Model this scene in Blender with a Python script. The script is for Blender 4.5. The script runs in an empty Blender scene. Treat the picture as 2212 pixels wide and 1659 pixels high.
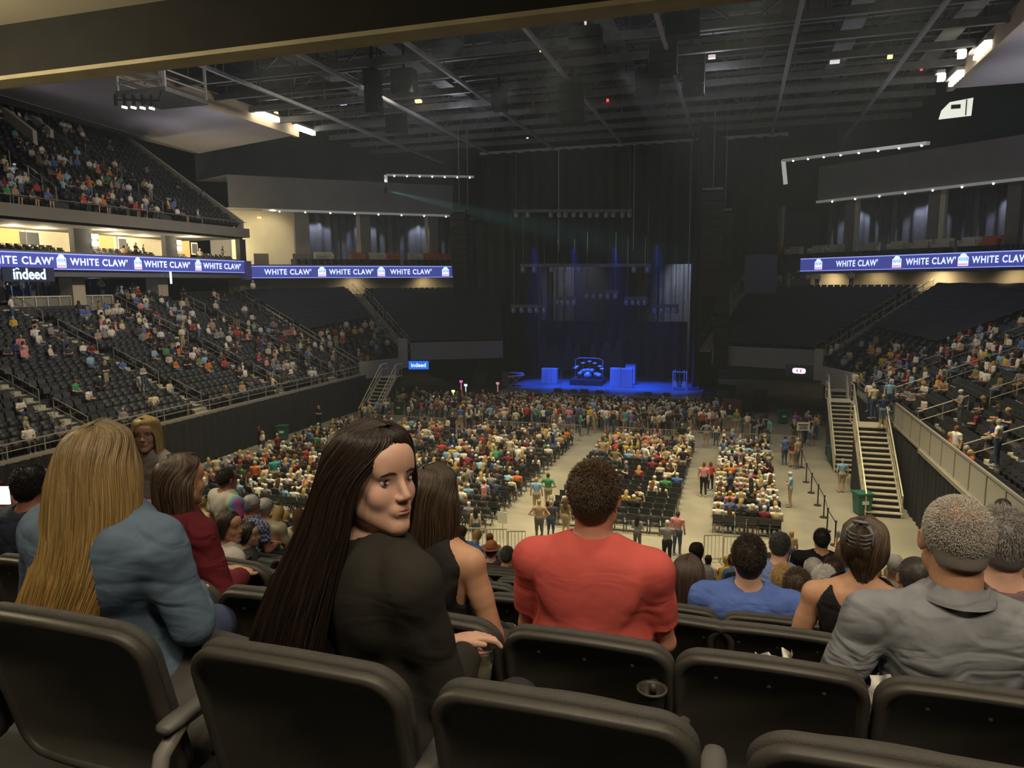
import bpy, math, random
import numpy as np
from mathutils import Vector, Matrix

# ------------------------------------------------------------------ camera
FPX, IW, IH = 1560.0, 2212.0, 1659.0
CAM = np.array([0.0, 0.0, 10.8])
_d = np.array([(1595 - IW / 2) / FPX, (IH / 2 - 609) / FPX, -1.0]); _d /= np.linalg.norm(_d)
_h = np.array([1.0, 0.008, 0.0])
_u = np.cross(_h, _d); _u /= np.linalg.norm(_u)
_x = np.cross(_d, _u)
C2W = np.array([_x, _d, _u])            # rows: world x, y, z axes written in camera coordinates

def proj(p):
    c = C2W.T @ (np.asarray(p, float) - CAM)
    return (IW / 2 + FPX * c[0] / -c[2], IH / 2 - FPX * c[1] / -c[2], -c[2])

def at(px, py, X=None, Y=None, Z=None, D=None):
    """the point of the place seen at a pixel, on the plane X=, Y=, Z= or at optical depth D"""
    r = C2W @ np.array([(px - IW / 2) / FPX, (IH / 2 - py) / FPX, -1.0])
    if X is not None: t = (X - CAM[0]) / r[0]
    elif Y is not None: t = (Y - CAM[1]) / r[1]
    elif Z is not None: t = (Z - CAM[2]) / r[2]
    else: t = D
    return CAM + r * t

scene = bpy.context.scene
COL = scene.collection
cam_data = bpy.data.cameras.new('camera'); cam_data.sensor_width = 36.0
cam_data.lens = 36.0 * FPX / IW; cam_data.clip_start = 0.05; cam_data.clip_end = 400
cam = bpy.data.objects.new('camera', cam_data); COL.objects.link(cam)
_m = Matrix([[*C2W[0], CAM[0]], [*C2W[1], CAM[1]], [*C2W[2], CAM[2]], [0, 0, 0, 1]])
cam.matrix_world = _m
scene.camera = cam

# ------------------------------------------------------------------ exposure and lights
scene.view_settings.view_transform = 'Standard'
scene.view_settings.look = 'None'
scene.view_settings.gamma = 1.0
scene.view_settings.use_curve_mapping = False
scene.view_settings.exposure = 0.0
scene.cycles.max_bounces = 4
scene.cycles.diffuse_bounces = 2
scene.cycles.glossy_bounces = 2
scene.cycles.transmission_bounces = 4
scene.cycles.transparent_max_bounces = 12
scene.cycles.volume_bounces = 0
scene.cycles.use_denoising = True
scene.cycles.use_adaptive_sampling = True
scene.cycles.adaptive_threshold = 0.035
scene.cycles.sample_clamp_indirect = 3.0

world = bpy.data.worlds.new('world'); scene.world = world; world.use_nodes = True
world.node_tree.nodes['Background'].inputs[0].default_value = (0.62, 0.64, 0.72, 1)
world.node_tree.nodes['Background'].inputs[1].default_value = 0.02

KL = 2.0
def light(name, kind, loc, target, energy, color, size=0.3, spot=60, blend=0.6):
    l = bpy.data.lights.new(name, kind); l.energy = energy * KL; l.color = color
    if kind == 'AREA': l.shape = 'RECTANGLE'; l.size = size[0]; l.size_y = size[1]
    else: l.shadow_soft_size = size
    if kind == 'SPOT': l.spot_size = math.radians(spot); l.spot_blend = blend
    o = bpy.data.objects.new(name, l); COL.objects.link(o); o.location = loc
    if target is not None:
        o.rotation_euler = (Vector(target) - Vector(loc)).to_track_quat('-Z', 'Y').to_euler()
    return o

WARM = (1.0, 0.84, 0.52); SOFT = (1.0, 0.90, 0.74); COOL = (0.72, 0.80, 1.0)
# the house lights over the arena floor
for x in (-24, -16, -8, 0, 6):
    for y in (27, 37):
        light('house_light', 'SPOT', (x, y - 2, 24.2), (x * 0.9 - 1, y, 0), 4300, WARM, 1.2, 84, 1.0)
for x in (-20, -11, -3):
    light('house_light', 'SPOT', (x, 44, 24.2), (x, 50, 0), 1700, SOFT, 0.3, 60, 0.9)
# side banks aimed at the stands
for y in (26, 38, 48):
    light('house_light', 'SPOT', (-14, y, 24.2), (-40, y + 1, 7), 5200, SOFT, 0.4, 54, 0.9)
    light('house_light', 'SPOT', (-8, y, 24.2), (16, y + 1, 6), 4600, SOFT, 0.4, 52, 0.9)
for y in (34, 50):
    light('house_light', 'SPOT', (-20, y, 24.0), (-52, y, 20), 1500, SOFT, 0.4, 64, 0.8)
# lamps recessed in the soffit over the near rows
for x, y, e in ((-2.4, -1.0, 22), (-0.9, -.8, 34), (0.9, -.6, 50), (2.6, -.6, 50), (0.4, 3.2, 34), (-1.6, 3.4, 20), (3.6, 4.2, 50), (-4.5, 4.5, 50)):
    light('soffit_light', 'SPOT', (x, y, 14.4), (x * .8, y + .9, 9), e * 3.4, (1.0, 0.83, 0.6), 0.35, 96, 0.7)
for x in (-13, -9, -5, -1, 3, 7):
    light('trim_fill', 'SPOT', (x, 6.4, 14.5), (x, 9.0, 14.05), 8, WARM, 0.1, 120, 0.6)  # added fill spots, not fixtures, to brighten the overhang trim
light('soffit_light', 'POINT', (-11.0, 5.4, 13.6), None, 330, WARM, 0.2)  # added bare lamp below the soffit, only there to brighten it
for x in (-14, -6, 2, 10):
    light('soffit_light', 'SPOT', (x, 9.2, 14.1), (x, 13, 5), 700, (1.0, 0.86, 0.62), 0.3, 95, 0.7)
# blue wash on the stage
for x in (-17, -13.5, -10, -6.5):
    light('stage_light', 'SPOT', (x, 61, 14.0), (x + 0.5, 65.0, 1.4), 11000, (0.015, 0.10, 1.0), 0.2, 36, 0.8)
light('stage_light', 'SPOT', (-11, 56, 20), (-11, 70, 6), 500, (0.10, 0.10, 1.0), 0.4, 50, 1.0)

# ------------------------------------------------------------------ materials
MATS = {}
def mat(name, col, rough=0.7, metal=0.0, var=0.0, vscale=8.0, bump=0.0, bscale=40.0, emit=0.0, spec=0.5, attr=None, aniso=None):
    if name in MATS: return MATS[name]
    m = bpy.data.materials.new(name); m.use_nodes = True; nt = m.node_tree; b = nt.nodes['Principled BSDF']
    b.inputs['Base Color'].default_value = (*col, 1); b.inputs['Roughness'].default_value = rough
    b.inputs['Metallic'].default_value = metal; b.inputs['Specular IOR Level'].default_value = spec
    src = None
    if attr:
        a = nt.nodes.new('ShaderNodeAttribute'); a.attribute_name = attr; src = a.outputs['Color']
    if var or bump:
        tc = nt.nodes.new('ShaderNodeTexCoord'); n = nt.nodes.new('ShaderNodeTexNoise')
        n.inputs['Scale'].default_value = vscale; n.inputs['Detail'].default_value = 5
        nt.links.new(tc.outputs['Object'], n.inputs['Vector'])
    if var:
        mx = nt.nodes.new('ShaderNodeMix'); mx.data_type = 'RGBA'; mx.blend_type = 'MULTIPLY'
        mx.inputs['Factor'].default_value = 1.0
        rp = nt.nodes.new('ShaderNodeMapRange'); rp.inputs['From Min'].default_value = 0.3; rp.inputs['From Max'].default_value = 0.7
        rp.inputs['To Min'].default_value = 1 - var; rp.inputs['To Max'].default_value = 1.0
        nt.links.new(n.outputs['Fac'], rp.inputs['Value'])
        if src is not None: nt.links.new(src, mx.inputs['A'])
        else: mx.inputs['A'].default_value = (*col, 1)
        nt.links.new(rp.outputs[0], mx.inputs['B']); src = mx.outputs['Result']
    if src is not None: nt.links.new(src, b.inputs['Base Color'])
    if bump:
        n2 = nt.nodes.new('ShaderNodeTexNoise'); n2.inputs['Scale'].default_value = bscale; n2.inputs['Detail'].default_value = 3
        nt.links.new(tc.outputs['Object'], n2.inputs['Vector'])
        bp = nt.nodes.new('ShaderNodeBump'); bp.inputs['Strength'].default_value = bump; bp.inputs['Distance'].default_value = 0.02
        nt.links.new(n2.outputs['Fac'], bp.inputs['Height']); nt.links.new(bp.outputs[0], b.inputs['Normal'])
    if emit:
        b.inputs['Emission Color'].default_value = (*col, 1); b.inputs['Emission Strength'].default_value = emit
    MATS[name] = m
    return m

M = dict(
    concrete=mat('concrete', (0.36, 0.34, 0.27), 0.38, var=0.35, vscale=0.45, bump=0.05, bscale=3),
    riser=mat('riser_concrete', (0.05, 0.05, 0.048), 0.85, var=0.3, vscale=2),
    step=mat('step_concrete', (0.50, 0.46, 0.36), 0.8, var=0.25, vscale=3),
    wallgrey=mat('wall_grey', (0.26, 0.25, 0.24), 0.9, var=0.15, vscale=0.6),
    walldark=mat('wall_dark', (0.075, 0.077, 0.088), 0.95, var=0.2, vscale=0.4),
    fascia=mat('fascia_tan', (0.20, 0.18, 0.15), 0.85, var=0.1, vscale=1),
    soffit=mat('soffit_white', (0.50, 0.47, 0.47), 0.9, var=0.08, vscale=0.3),
    beige=mat('beige_paint', (0.50, 0.42, 0.30), 0.85, var=0.1, vscale=1),
    cream=mat('cream_paint', (0.66, 0.60, 0.45), 0.8, var=0.08, vscale=1),
    black=mat('black_fabric', (0.018, 0.018, 0.019), 0.95, var=0.3, vscale=2),
    drape=mat('stage_drape', (0.016, 0.016, 0.020), 0.95, var=0.3, vscale=1),
    curtain=mat('curtain_grey', (0.11, 0.11, 0.13), 0.9, var=0.3, vscale=1.5),
    steel=mat('truss_steel', (0.18, 0.18, 0.18), 0.6, 0.3, var=0.3, vscale=2),
    steel2=mat('bright_steel', (0.42, 0.42, 0.42), 0.5, 0.3, var=0.2, vscale=2),
    rail=mat('rail_metal', (0.46, 0.43, 0.35), 0.4, 0.5, var=0.1),
    seat=mat('seat_plastic', (0.026, 0.028, 0.030), 0.55, var=0.25, vscale=3),
    green=mat('green_plastic', (0.02, 0.12, 0.085), 0.5, var=0.1),
    speaker=mat('speaker_black', (0.010, 0.010, 0.012), 0.7, var=0.2),
    white=mat('white_paint', (0.7, 0.68, 0.6), 0.6, var=0.05),
    orange=mat('orange_fabric', (0.50, 0.14, 0.05), 0.8, var=0.1),
    offwhite=mat('sofa_cream', (0.62, 0.58, 0.45), 0.7, var=0.1),
    navy=mat('navy_panel', (0.05, 0.06, 0.13), 0.7, var=0.1),
    ribbon=mat('ribbon_screen', (0.075, 0.09, 0.42), 0.5, emit=0.62),
    rlight=mat('screen_white', (0.72, 0.84, 1.0), 0.5, emit=1.15),
    rpink=mat('screen_pink', (0.9, 0.16, 0.5), 0.5, emit=0.8),
    rcyan=mat('screen_cyan', (0.10, 0.36, 0.80), 0.5, emit=0.8),
    redge=mat('screen_edge', (0.30, 0.38, 0.95), 0.5, emit=1.0),
    sblue=mat('sign_blue', (0.02, 0.17, 0.85), 0.5, emit=0.9),
    lamp=mat('lamp_white', (1.0, 0.93, 0.75), 0.5, emit=9.0),
    lampw=mat('lamp_warm', (1.0, 0.62, 0.2), 0.5, emit=2.5),
    lamps=mat('lamp_small', (1.0, 0.97, 0.9), 0.5, emit=5.0),
    red=mat('lamp_red', (1.0, 0.05, 0.05), 0.5, emit=2.0),
)

# ------------------------------------------------------------------ mesh building
def unit(v):
    v = np.asarray(v, float); return v / (np.linalg.norm(v) + 1e-12)

def link(name, me, parent=None):
    o = bpy.data.objects.new(name, me); COL.objects.link(o)
    if parent is not None: o.parent = parent
    return o

def tag(o, label=None, cat=None, group=None, kind=None):
    if label: o['label'] = label
    if cat: o['category'] = cat
    if group: o['group'] = group
    if kind: o['kind'] = kind
    return o

def empty(name, loc, rz=0.0, label=None, cat=None, group=None):
    o = bpy.data.objects.new(name, None); COL.objects.link(o); o.location = loc; o.rotation_euler.z = rz
    o.empty_display_size = 0.1
    return tag(o, label, cat, group)

def np_mesh(name, V, F, mats, mi=None, smooth=False, col=None):
    """V (n,3); F (m,4) or (m,3) or list of face tuples; mi material index per face; col (n,3) base colours"""
    me = bpy.data.meshes.new(name)
    V = np.ascontiguousarray(V, np.float32)
    if isinstance(F, np.ndarray):
        k = F.shape[1]; n = len(F)
        me.vertices.add(len(V)); me.vertices.foreach_set('co', V.ravel())
        me.loops.add(n * k); me.loops.foreach_set('vertex_index', F.astype(np.int32).ravel())
        me.polygons.add(n); me.polygons.foreach_set('loop_start', np.arange(0, n * k, k, dtype=np.int32))
        me.update(calc_edges=True)
    else:
        me.from_pydata(V.tolist(), [], F); me.update()
    for m in (mats if isinstance(mats, (list, tuple)) else [mats]): me.materials.append(m)
    if mi is not None: me.polygons.foreach_set('material_index', np.asarray(mi, np.int32))
    if smooth: me.polygons.foreach_set('use_smooth', np.ones(len(me.polygons), bool))
    if col is not None:
        a = me.attributes.new('tint', 'FLOAT_COLOR', 'POINT')
        c = np.ones((len(V), 4), np.float32); c[:, :3] = col; a.data.foreach_set('color', c.ravel())
    me.validate()
    return me

class MB:
    def __init__(s): s.v = []; s.f = []; s.m = []
    def add(s, vs, fs, m=0):
        b = len(s.v); s.v.extend([tuple(map(float, p)) for p in vs]); s.f.extend([tuple(b + i for i in f) for f in fs]); s.m.extend([m] * len(fs)); return s
    def box(s, c, d, rz=0.0, m=0, R=None):
        x, y, z = [k / 2 for k in d]
        P = np.array([(i, j, k) for k in (-z, z) for j in (-y, y) for i in (-x, x)], float)
        if R is None: R = rotz(rz)
        P = P @ R.T + np.asarray(c, float)
        return s.add(P, [(0, 2, 3, 1), (4, 5, 7, 6), (0, 1, 5, 4), (2, 6, 7, 3), (0, 4, 6, 2), (1, 3, 7, 5)], m)
    def beam(s, a, b, w, h=None, m=0):
        a, b = np.asarray(a, float), np.asarray(b, float); h = h or w; t = unit(b - a)
        up = np.array([0, 0, 1.0]) if abs(t[2]) < 0.95 else np.array([0, 1.0, 0])
        r = unit(np.cross(t, up)); u = np.cross(r, t)
        P = [p + r * i * w / 2 + u * j * h / 2 for p in (a, b) for i, j in ((-1, -1), (1, -1), (1, 1), (-1, 1))]
        return s.add(P, [(0, 1, 2, 3), (7, 6, 5, 4), (0, 4, 5, 1), (1, 5, 6, 2), (2, 6, 7, 3), (3, 7, 4, 0)], m)
    def tube(s, pts, rad, n=8, m=0, caps=True):
        pts = [np.asarray(p, float) for p in pts]; rad = rad if hasattr(rad, '__len__') else [rad] * len(pts)
        rings = []; prev = None
        for i, p in enumerate(pts):
            t = unit(pts[min(i + 1, len(pts) - 1)] - pts[max(i - 1, 0)])
            if prev is None:
                prev = unit(np.cross(t, (0, 0, 1.0) if abs(t[2]) < 0.9 else (1.0, 0, 0)))
            r = unit(prev - t * np.dot(prev, t)); prev = r; u = np.cross(t, r)
            rings.append([p + (r * math.cos(2 * math.pi * k / n) + u * math.sin(2 * math.pi * k / n)) * rad[i] for k in range(n)])
        fs = []
        for i in range(len(pts) - 1):
            for k in range(n):
                fs.append((i * n + k, i * n + (k + 1) % n, (i + 1) * n + (k + 1) % n, (i + 1) * n + k))
        if caps: fs += [tuple(range(n))[::-1], tuple(range((len(pts) - 1) * n, len(pts) * n))]
        return s.add([q for r in rings for q in r], fs, m)
    def lathe(s, prof, c=(0, 0, 0), n=20, m=0):
        c = np.asarray(c, float)
        vs = [c + (r * math.cos(2 * math.pi * k / n), r * math.sin(2 * math.pi * k / n), z) for r, z in prof for k in range(n)]
        fs = [(i * n + k, i * n + (k + 1) % n, (i + 1) * n + (k + 1) % n, (i + 1) * n + k) for i in range(len(prof) - 1) for k in range(n)]
        return s.add(vs, fs, m)
    def quad(s, a, b, c, d, m=0): return s.add([a, b, c, d], [(0, 1, 2, 3)], m)
    def prism(s, outline, z0, z1, m=0):
        n = len(outline)
        vs = [(x, y, z0) for x, y in outline] + [(x, y, z1) for x, y in outline]
        return s.add(vs, [tuple(range(n))[::-1], tuple(range(n, 2 * n))] + [(i, (i + 1) % n, n + (i + 1) % n, n + i) for i in range(n)], m)
    def slab(s, a, b, thick, z0, z1, m=0):
        """upright wall along plan line a-b"""
        a, b = np.asarray(a, float)[:2], np.asarray(b, float)[:2]; d = unit(b - a); nrm = np.array([-d[1], d[0]]) * thick / 2
        return s.prism([a - nrm, b - nrm, b + nrm, a + nrm], z0, z1, m)
    def mesh(s, name, mats, smooth=False): return np_mesh(name, np.array(s.v), s.f, mats, s.m, smooth)
    def build(s, name, mats, parent=None, smooth=False): return link(name, s.mesh(name, mats, smooth), parent)

def rotz(a):
    c, s = math.cos(a), math.sin(a); return np.array([[c, -s, 0], [s, c, 0], [0, 0, 1.0]])
def rotx(a):
    c, s = math.cos(a), math.sin(a); return np.array([[1.0, 0, 0], [0, c, -s], [0, s, c]])
def roty(a):
    c, s = math.cos(a), math.sin(a); return np.array([[c, 0, s], [0, 1.0, 0], [-s, 0, c]])
def lerp(a, b, t): return np.asarray(a, float) * (1 - t) + np.asarray(b, float) * t

def struct(name, mb, mats, smooth=False):
    return tag(mb.build(name, mats, None, smooth), kind='structure')

def relocal(o):
    """put a single-mesh thing's origin at the centre of its base"""
    me = o.data; n = len(me.vertices); a = np.empty(n * 3, np.float32); me.vertices.foreach_get('co', a); a = a.reshape(-1, 3)
    lo, hi = a.min(0), a.max(0); c = np.array([(lo[0] + hi[0]) / 2, (lo[1] + hi[1]) / 2, lo[2]])
    me.vertices.foreach_set('co', (a - c).astype(np.float32).ravel()); me.update(); o.location = c
    return o

def thing1(name, mb, mats, label, cat, group=None, smooth=False):
    return relocal(tag(mb.build(name, mats, None, smooth), label, cat, group))

def text_mesh(name, s, size, m, extrude=0.01, offset=0.0, shear=0.0, spacing=1.0, align='CENTER'):
    cu = bpy.data.curves.new(name, 'FONT'); cu.body = s; cu.size = size; cu.extrude = extrude; cu.offset = offset
    cu.shear = shear; cu.space_character = spacing; cu.align_x = align; cu.align_y = 'CENTER'; cu.resolution_u = 3
    t = bpy.data.objects.new(name, cu); COL.objects.link(t)
    bpy.context.view_layer.update()
    me = bpy.data.meshes.new_from_object(t.evaluated_get(bpy.context.evaluated_depsgraph_get()))
    bpy.data.objects.remove(t); bpy.data.curves.remove(cu)
    me.name = name; me.materials.clear(); me.materials.append(m)
    return me

ORD = ['first', 'second', 'third', 'fourth', 'fifth', 'sixth', 'seventh', 'eighth', 'ninth', 'tenth', 'eleventh', 'twelfth', 'thirteenth',
       'fourteenth', 'fifteenth', 'sixteenth', 'seventeenth', 'eighteenth', 'nineteenth', 'twentieth', 'twenty-first', 'twenty-second',
       'twenty-third', 'twenty-fourth', 'twenty-fifth', 'twenty-sixth', 'twenty-seventh', 'twenty-eighth', 'twenty-ninth', 'thirtieth']
def ordw(i): return ORD[i] if i < len(ORD) else '%dth' % (i + 1)
# ================================================================== the building
rnd = random.Random(7); nr = np.random.default_rng(7)
AX = -12.0                                             # centre line of the arena

# ---- floor, outer walls, roof deck
struct('floor', MB().box((AX, 47, -0.1), (60, 80, 0.2)), M['concrete'])
struct('ceiling', MB().box((AX, 40, 31.2), (130, 130, 0.3)), M['walldark'])
struct('wall_back', MB().box((AX, 97, 15), (130, 0.4, 33)), M['walldark'])
struct('wall_left', MB().box((-72, 40, 15), (0.4, 120, 33)), M['walldark'])
struct('wall_right', MB().box((48, 40, 15), (0.4, 120, 33)), M['walldark'])
struct('wall_behind', MB().box((AX, -12, 15), (130, 0.4, 33)), M['black'])

RING = [(-46, -6), (-46, 61), (-30, 75), (6, 75), (22, 61), (22, -6)]
def ring(off):
    """the bowl outline moved outwards by off"""
    P = [np.array(p, float) for p in RING]; out = []
    N = []
    for a, b in zip(P[:-1], P[1:]):
        d = unit(b - a); N.append(np.array([-d[1], d[0]]))
    for i, p in enumerate(P):
        if i == 0: out.append(p + N[0] * off)
        elif i == len(P) - 1: out.append(p + N[-1] * off)
        else:
            n = unit(N[i - 1] + N[i]); out.append(p + n * off / np.dot(n, N[i]))
    return out
def band(mb, o0, z0, o1, z1, segs=(0, 1, 2, 3, 4), m=0):
    A, B = ring(o0), ring(o1)
    for i in segs:
        mb.quad((*A[i], z0), (*A[i + 1], z0), (*B[i + 1], z1), (*B[i], z1), m)
def on_ring(seg, t, off=0.0):
    A = ring(off); return lerp(A[seg], A[seg + 1], t)

# ---- seating tiers
SEATS = []         # (x, y, z, facing, section, row, number)
def tier(name, F0, F1, B0, B1, n, base, sec, seats=True, aisles=(), rows=None, mats=None, skip=None, gap=0.55, top=None, close=True):
    """stepped rows between a front line F0-F1 and a back line B0-B1"""
    F0, F1, B0, B1 = [np.asarray(p, float) for p in (F0, F1, B0, B1)]
    mb = MB(); row_info = []
    for i in range(n):
        a, b = lerp(F0, B0, i / n), lerp(F1, B1, i / n); c, d = lerp(F0, B0, (i + 1) / n), lerp(F1, B1, (i + 1) / n)
        z = a[2]; z2 = c[2]
        A, B_, C_, D_ = (a[0], a[1], z), (b[0], b[1], b[2]), (c[0], c[1], z), (d[0], d[1], b[2])
        mb.quad(A, B_, D_, C_)
        mb.quad(C_, D_, (d[0], d[1], d[2]), (c[0], c[1], c[2]))
        if close:
            mb.quad(A, C_, (c[0], c[1], base), (a[0], a[1], base)); mb.quad(B_, (b[0], b[1], base), (d[0], d[1], base), D_)
        row_info.append((np.array(A), np.array(B_), np.array(C_), np.array(D_)))
    a, b = F0, F1
    mb.quad(F0, F1, (F1[0], F1[1], base), (F0[0], F0[1], base))
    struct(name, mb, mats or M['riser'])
    mid = lerp(F0, F1, .5) - lerp(B0, B1, .5); face = math.atan2(-mid[0], mid[1])      # rotation taking +y to the facing direction
    for i, (A, B_, C_, D_) in enumerate(row_info):
        p, q = lerp(A, C_, .42), lerp(B_, D_, .42); L = np.linalg.norm(q - p); k = int((L - 0.4) / gap); 
        if seats:
            for j in range(k):
                t = (j + .5) / k; s = p * (1 - t) + q * t
                if any(abs(s[1] - ay) < 0.75 for ay in aisles): continue
                if skip and skip(s, i): continue
                SEATS.append((s[0], s[1], s[2], face, sec, i, j))
    return row_info

CLUB_Y = at(250, 650, X=-47.6)[1]
AISLES = (28.5, 36.8, 45.0, 52.3)
tier('floor_tier_left', (-31.5, 16, 3.0), (-31.5, 56, 3.0), (-48, 16, 9.8), (-48, 60, 9.8), 20, 0.0, 'left stand', aisles=AISLES, skip=lambda s_, i: i >= 17 and s_[1] < CLUB_Y)
tier('floor_tier_left_corner', (-31.5, 56.6, 3.1), (-29.6, 60.3, 4.6), (-48, 60.6, 9.8), (-39, 68, 9.9), 18, 0.0, 'left corner')
tier('floor_tier_left_end', (-28.6, 60.6, 4.7), (-21.0, 64.6, 4.7), (-38, 69, 9.9), (-25, 76, 9.9), 17, 4.4, 'left end')
RA = (24.2, 31.5, 39.0, 46.5, 52.3)
tier('floor_tier_right', (8.2, 14, 3.3), (8.2, 55.5, 3.3), (24, 14, 9.8), (24, 60, 9.8), 20, 0.0, 'right stand', aisles=RA)
tier('floor_tier_right_corner', (6.6, 60.2, 4.6), (8.2, 56.2, 3.4), (15.6, 67.6, 9.9), (24, 60.6, 9.8), 18, 0.0, 'right corner')
tier('floor_tier_right_end', (-1.9, 63.4, 4.9), (5.8, 60.5, 4.8), (1.6, 75.6, 9.9), (14.6, 68.4, 9.9), 17, 4.6, 'right end')
# upper deck on the left
tier('floor_tier_upper', (-43.2, 10, 15.9), (-43.2, 56.6, 15.9), (-62, 10, 28.6), (-62, 56.6, 28.6), 22, 15.0, 'upper deck', aisles=(27.5, 38.5, 48), close=True)

# low parapets in front of the end sections
mb = MB()
for a, b in (((-1.9, 63.3), (5.9, 60.4)), ((-28.6, 60.5), (-21.0, 64.5))):
    mb.slab(a, b, 0.25, 3.9, 5.5)
struct('wall_end_parapet', mb, mat('parapet_grey', (0.26, 0.25, 0.25), 0.8))
mb = MB()
mb.slab((5.9, 60.4), (6.5, 60.0), 0.3, 3.2, 5.6); mb.slab((6.5, 60.0), (8.2, 55.6), 0.25, 2.9, 4.3)
mb.slab((-29.7, 60.2), (-28.9, 60.5), 0.3, 3.2, 5.9); mb.slab((-31.5, 56.0), (-29.7, 60.1), 0.25, 2.6, 4.1)
struct('wall_corner_parapet', mb, mat('parapet_tan', (0.42, 0.40, 0.36), 0.8))

# aisle stairs: light steps set on the tiers, each a thing, with hand rails
def aisle(F, B, n, w, label, mname, spans, rail_y=(0.0,), hh=0.95, posts=2):
    """an aisle: light steps set on the tier with its two-bar hand rails as parts"""
    F, B = np.asarray(F, float), np.asarray(B, float); d = B - F; h = unit([d[0], d[1], 0]); s = np.array([-h[1], h[0], 0])
    root = empty('aisle_stairs', F, 0, label, 'stairs', 'aisle stairs'); mb = MB(); N = n * 2; R = np.array([h, s, [0, 0, 1]]).T
    for i in range(N):
        c = lerp(F, B, (i + .5) / N) - F
        z = d[2] * ((i // 2) / n) + (0.5 * d[2] / n if i % 2 else 0) + 0.012
        mb.box((c[0], c[1], z - 0.10), (np.linalg.norm(d[:2]) / N, w, 0.22), R=R)
    mb.build('steps', mname if not isinstance(mname, str) else M[mname], root)
    up = np.array([0, 0, 1.0])
    for e in rail_y:
        for a, b in spans:
            p, q = d * a + s * e + (0, 0, .1), d * b + s * e + (0, 0, .1); r = .028; mb = MB()
            mb.tube([p, p + up * hh, q + up * hh, q], r, 6); mb.tube([p + up * hh * .5, q + up * hh * .5], r * .8, 6)
            for k in range(1, posts): m = lerp(p, q, k / posts); mb.tube([m, m + up * hh], r, 6)
            mb.build('hand_rail', M['rail'], root)
    return root
SP4 = ((0.02, 0.16), (0.22, 0.44), (0.52, 0.72), (0.80, 0.95))
for k, y in enumerate(AISLES):
    aisle((-31.5, y, 3.0), (-47.3, y, 9.5), 19, 1.1, 'pale aisle stairs with metal rails in the left stand, %s aisle from the camera end' % ordw(k), 'step', SP4)
for k, y in enumerate(RA):
    aisle((8.3, y, 3.3), (23.2, y, 9.5), 19, 1.1, 'aisle stairs with metal rails in the right stand, %s aisle from the camera end' % ordw(k), 'step', SP4)
for k, y in enumerate((27.5, 38.5, 48)):
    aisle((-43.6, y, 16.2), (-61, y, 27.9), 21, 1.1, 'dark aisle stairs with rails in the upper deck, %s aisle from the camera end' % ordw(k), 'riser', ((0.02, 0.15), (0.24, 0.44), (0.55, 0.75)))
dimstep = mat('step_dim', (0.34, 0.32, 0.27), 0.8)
def side_stair(F, B, n, w, label, rl):
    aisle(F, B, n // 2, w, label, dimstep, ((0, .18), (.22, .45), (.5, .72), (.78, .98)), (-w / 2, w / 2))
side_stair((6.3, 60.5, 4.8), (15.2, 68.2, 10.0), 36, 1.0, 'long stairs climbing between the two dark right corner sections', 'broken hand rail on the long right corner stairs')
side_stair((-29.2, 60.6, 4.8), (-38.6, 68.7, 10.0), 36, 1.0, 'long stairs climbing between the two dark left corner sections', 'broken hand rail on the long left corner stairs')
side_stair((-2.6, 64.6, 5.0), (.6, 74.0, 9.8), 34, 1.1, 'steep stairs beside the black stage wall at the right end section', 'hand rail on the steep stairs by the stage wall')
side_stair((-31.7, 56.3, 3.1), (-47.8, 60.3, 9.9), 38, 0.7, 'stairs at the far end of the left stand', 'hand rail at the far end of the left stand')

# front rails and curtain under the side stands
def front_rail(x, y0, y1, z, label):
    mb = MB()
    mb.box((x, (y0 + y1) / 2, z - .05), (.35, y1 - y0, .16)); 
    n = int((y1 - y0) / 1.8)
    for i in range(n + 1):
        y = y0 + (y1 - y0) * i / n; mb.box((x, y, z + .35), (.05, .05, .8))
    mb.beam((x, y0, z + .75), (x, y1, z + .75), .06); mb.beam((x, y0, z + .4), (x, y1, z + .4), .04)
    return thing1('front_rail', mb, M['rail'], label, 'railing')
front_rail(-31.3, 18, 55.8, 3.05, 'long metal railing along the front of the left stand above the black curtain')
front_rail(8.05, 20, 35.4, 3.35, 'metal railing along the front of the right stand beside the floor stairs')
front_rail(8.05, 49, 55, 3.35, 'short railing at the far front of the right stand')
def pleated(p, q, z0, z1, amp=0.10, wave=0.45, step=0.09, lean=0.0):
    p, q = np.asarray(p, float), np.asarray(q, float); L = np.linalg.norm(q - p); d = (q - p) / L; n = np.array([-d[1], d[0]])
    k = int(L / step) + 2; s = np.linspace(0, L, k)
    a = amp * (np.sin(2 * np.pi * s / wave) + 0.5 * np.sin(2 * np.pi * s / (wave * 2.7) + 1) + 0.3 * np.sin(s * 7.1))
    P = p + np.outer(s, d) + np.outer(a, n); vs = []; 
    for z in (z0, (z0 + z1) / 2, z1):
        vs += [(x, y, z) for x, y in P]
    fs = [(r * k + i, r * k + i + 1, (r + 1) * k + i + 1, (r + 1) * k + i) for r in range(2) for i in range(k - 1)]
    return vs, fs
mb = MB(); mb.add(*pleated((-31.1, 16), (-31.1, 56.5), 0.02, 2.95, 0.05, 0.6, 0.12))
thing1('curtain', mb, M['black'], 'long black curtain hanging under the front of the left stand', 'curtain')
mb = MB(); mb.add(*pleated((7.95, 15), (7.95, 56), 0.02, 3.2, 0.05, 0.6, 0.12))
thing1('curtain', mb, M['black'], 'black curtain under the front of the right stand behind the stairs', 'curtain')

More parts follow.
